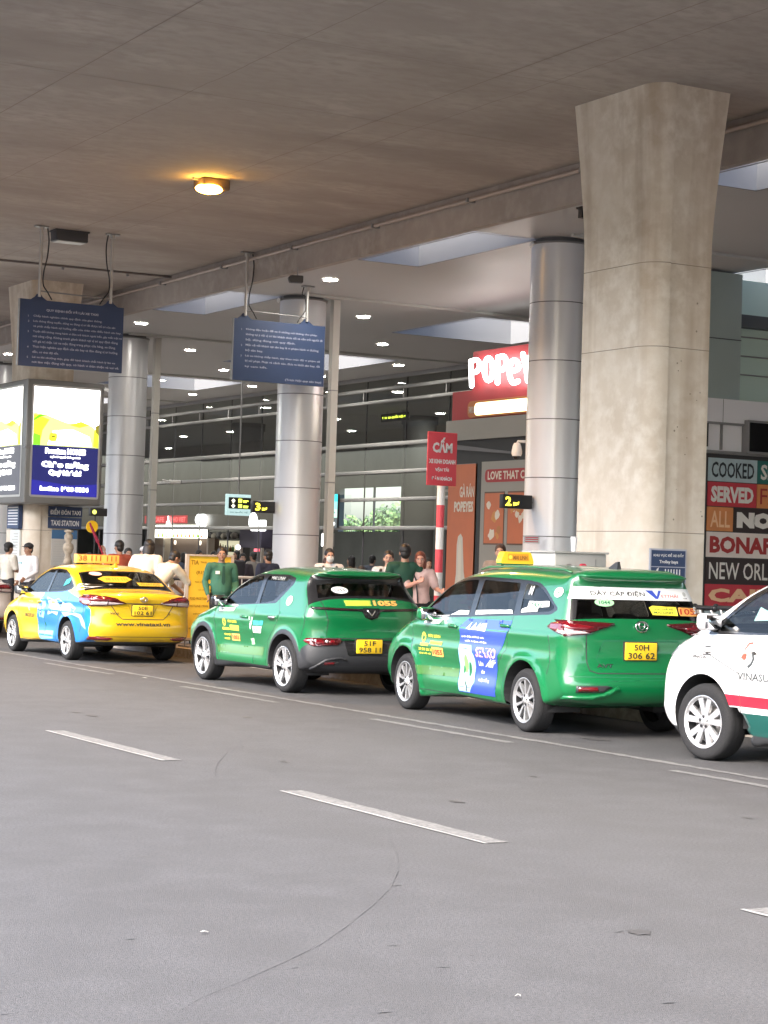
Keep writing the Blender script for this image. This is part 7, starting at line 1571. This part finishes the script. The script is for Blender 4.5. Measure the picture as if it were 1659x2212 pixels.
person(12.80, 30.1, R(-75), 1.70, 'person in a cream shirt leaning over a trolley, nearest the yellow taxi', lean=R(34), J=dict(eL=(-.20, .50, 1.02), hL=(-.16, .72, .86), eR=(.22, .52, 1.02), hR=(.18, .74, .84)), shirt=(.56, .52, .42), trousers=(.25, .22, .2), hairm=hair_m, head_pitch=R(-25))
def greenman(t, P, s, Hh, Rm):
    mb = MB(); c = P['chest']; mb.box((c.x + .06, c.y + .15, c.z + .0), (c.x + .13, c.y + .165, c.z + .05), sticker_w); mb.build('badge', t)
    mb = MB(); mb.prism([(-.02, 0), (.02, 0), (.032, -.26), (0, -.31), (-.032, -.26)], (c.x, c.y + .172, c.z + .13), X, Z, -.006, pm('tie_dark', (.01, .06, .04), .7)); mb.build('tie', t)
    mb = MB(); p = P['pel']; ring_tube(mb, [(p + Vector((0, 0, .03)), .176 * s, .150 * s, X), (p + Vector((0, 0, .07)), .176 * s, .150 * s, X)], black_m, 20); mb.build('belt', t)
person(13.66, 29.45, R(168), 1.66, 'stout man in a green shirt standing in front of the yellow board', J=dict(eR=(.265, -.03, 1.12), hR=(.24, .12, .90), eL=(-.26, -.01, 1.10), hL=(-.20, .18, .90)), shirt=(.035, .13, .085), trousers=(.015, .017, .02), sleeves='long', belly=.045, hair='crop', skin=skin_a, head_yaw=R(-12), extras=greenman)
person(16.74, 34.0, R(10), 1.66, 'man in a dark navy top seen from behind by the middle silver column', shirt=(.02, .025, .05), hair='crop', low=True)
person(17.15, 37.2, R(180), 1.58, 'person half hidden behind the bulky black bag', shirt=(.2, .17, .16), low=True, skin=skin_b)
person(18.6, 40.5, R(150), 1.62, 'person in beige far back left of the middle silver column', shirt=(.36, .32, .27), low=True, skin=skin_b)
def pack(t, P, s, Hh, Rm):
    mb = MB(); c = P['chest']
    for sg in (-1, 1): mb.tube([(sg * .11, .11, c.z - .25), (sg * .13, .135, c.z), (sg * .12, .10, c.z + .12), (sg * .11, .0, c.z + .17), (sg * .11, -.11, c.z + .10)], .024, black_m, 8)
    mb.rbox((-.15, -.28, c.z - .28), (.15, -.12, c.z + .12), black_m, .04, 3); mb.build('backpack', t)
person(15.93, 30.0, R(165), 1.70, 'person in a white shirt and face mask with a black backpack', shirt=whitec, mask=True, hair='short', skin=skin_b, extras=pack, trousers=(.05, .06, .09))
person(16.32, 30.8, R(200), 1.55, 'person with brown hair right of the masked person', shirt=(.34, .19, .09), hair='long', hairm=hair_br, skin=skin_a, low=True)
person(16.0, 29.0, R(10), 1.42, 'dark head just behind the roof of the green crossover', shirt=(.03, .03, .03), low=True)
person(15.44, 27.1, R(150), 1.68, 'person in a white shirt behind the man in dark green', shirt=(.52, .54, .56), skin=skin_b, extras=pack)
person(15.10, 26.0, R(-25), 1.78, 'man in a dark green shirt seen from behind beside the woman in pink', shirt=(.012, .06, .035), trousers=(.02, .025, .03), hair='crop')
def strap(t, P, s, Hh, Rm):
    c = P['chest']; mb = MB(); mb.tube([(.12, .06, c.z + .15), (.06, .135, c.z + .02), (.03, .145, c.z - .22), (.02, .14, c.z - .33)], .011, black_m, 6); mb.build('bag_strap', t)
person(15.31, 25.9, R(150), 1.67, 'woman in a pale pink top with black trousers raising her arm', J=dict(eL=(-.25, .06, 1.14), hL=(-.33, .26, 1.10), eR=(.20, .13, 1.16), hR=(.02, .26, 1.24)), shirt=(.58, .40, .36), trousers=(.012, .012, .014), female=True, hair='long', hairm=pm('hair_auburn', (.14, .035, .02), .5), skin=pm('skin_pink', (.52, .27, .20), .55), extras=strap)
person(18.10, 28.0, R(140), 1.86, 'person whose head shows beside the roof sign of the green MPV', shirt=(.3, .25, .22), hair='short', hairm=hair_br, skin=skin_b, low=True)

for (px, yy, H_, rz_, sh_, lab, hr_) in ((525, 43, 1.60, 160, (.05, .04, .05), 'person in black far back, right of the yellow board', 'short'), (548, 47, 1.66, 20, (.30, .27, .24), 'person in grey far back near the dark kiosk', 'short'), (512, 50, 1.70, 100, (.28, .06, .06), 'person in dark red far back near the bottle shelf', 'long'),
        (430, 46, 1.66, 200, (.34, .30, .24), 'person in beige far back in front of the snack counter', 'short'), (398, 44, 1.58, 30, (.08, .10, .16), 'person in blue far back in front of the snack counter', 'long'), (760, 40, 1.62, 40, (.22, .14, .08), 'person in brown far back right of the masked person', 'long'), (805, 43, 1.66, -60, (.06, .07, .09), 'person in dark clothes far back under the far window', 'short'), (925, 34, 1.60, 170, (.05, .06, .05), 'person in dark clothes between the woman in pink and the striped pole', 'short')):
    q = at(px, 1200, 'y', yy); person(q.x, yy, R(rz_), H_, lab, shirt=sh_, hair=hr_, low=True, skin=skin_b if px % 2 else skin_a)
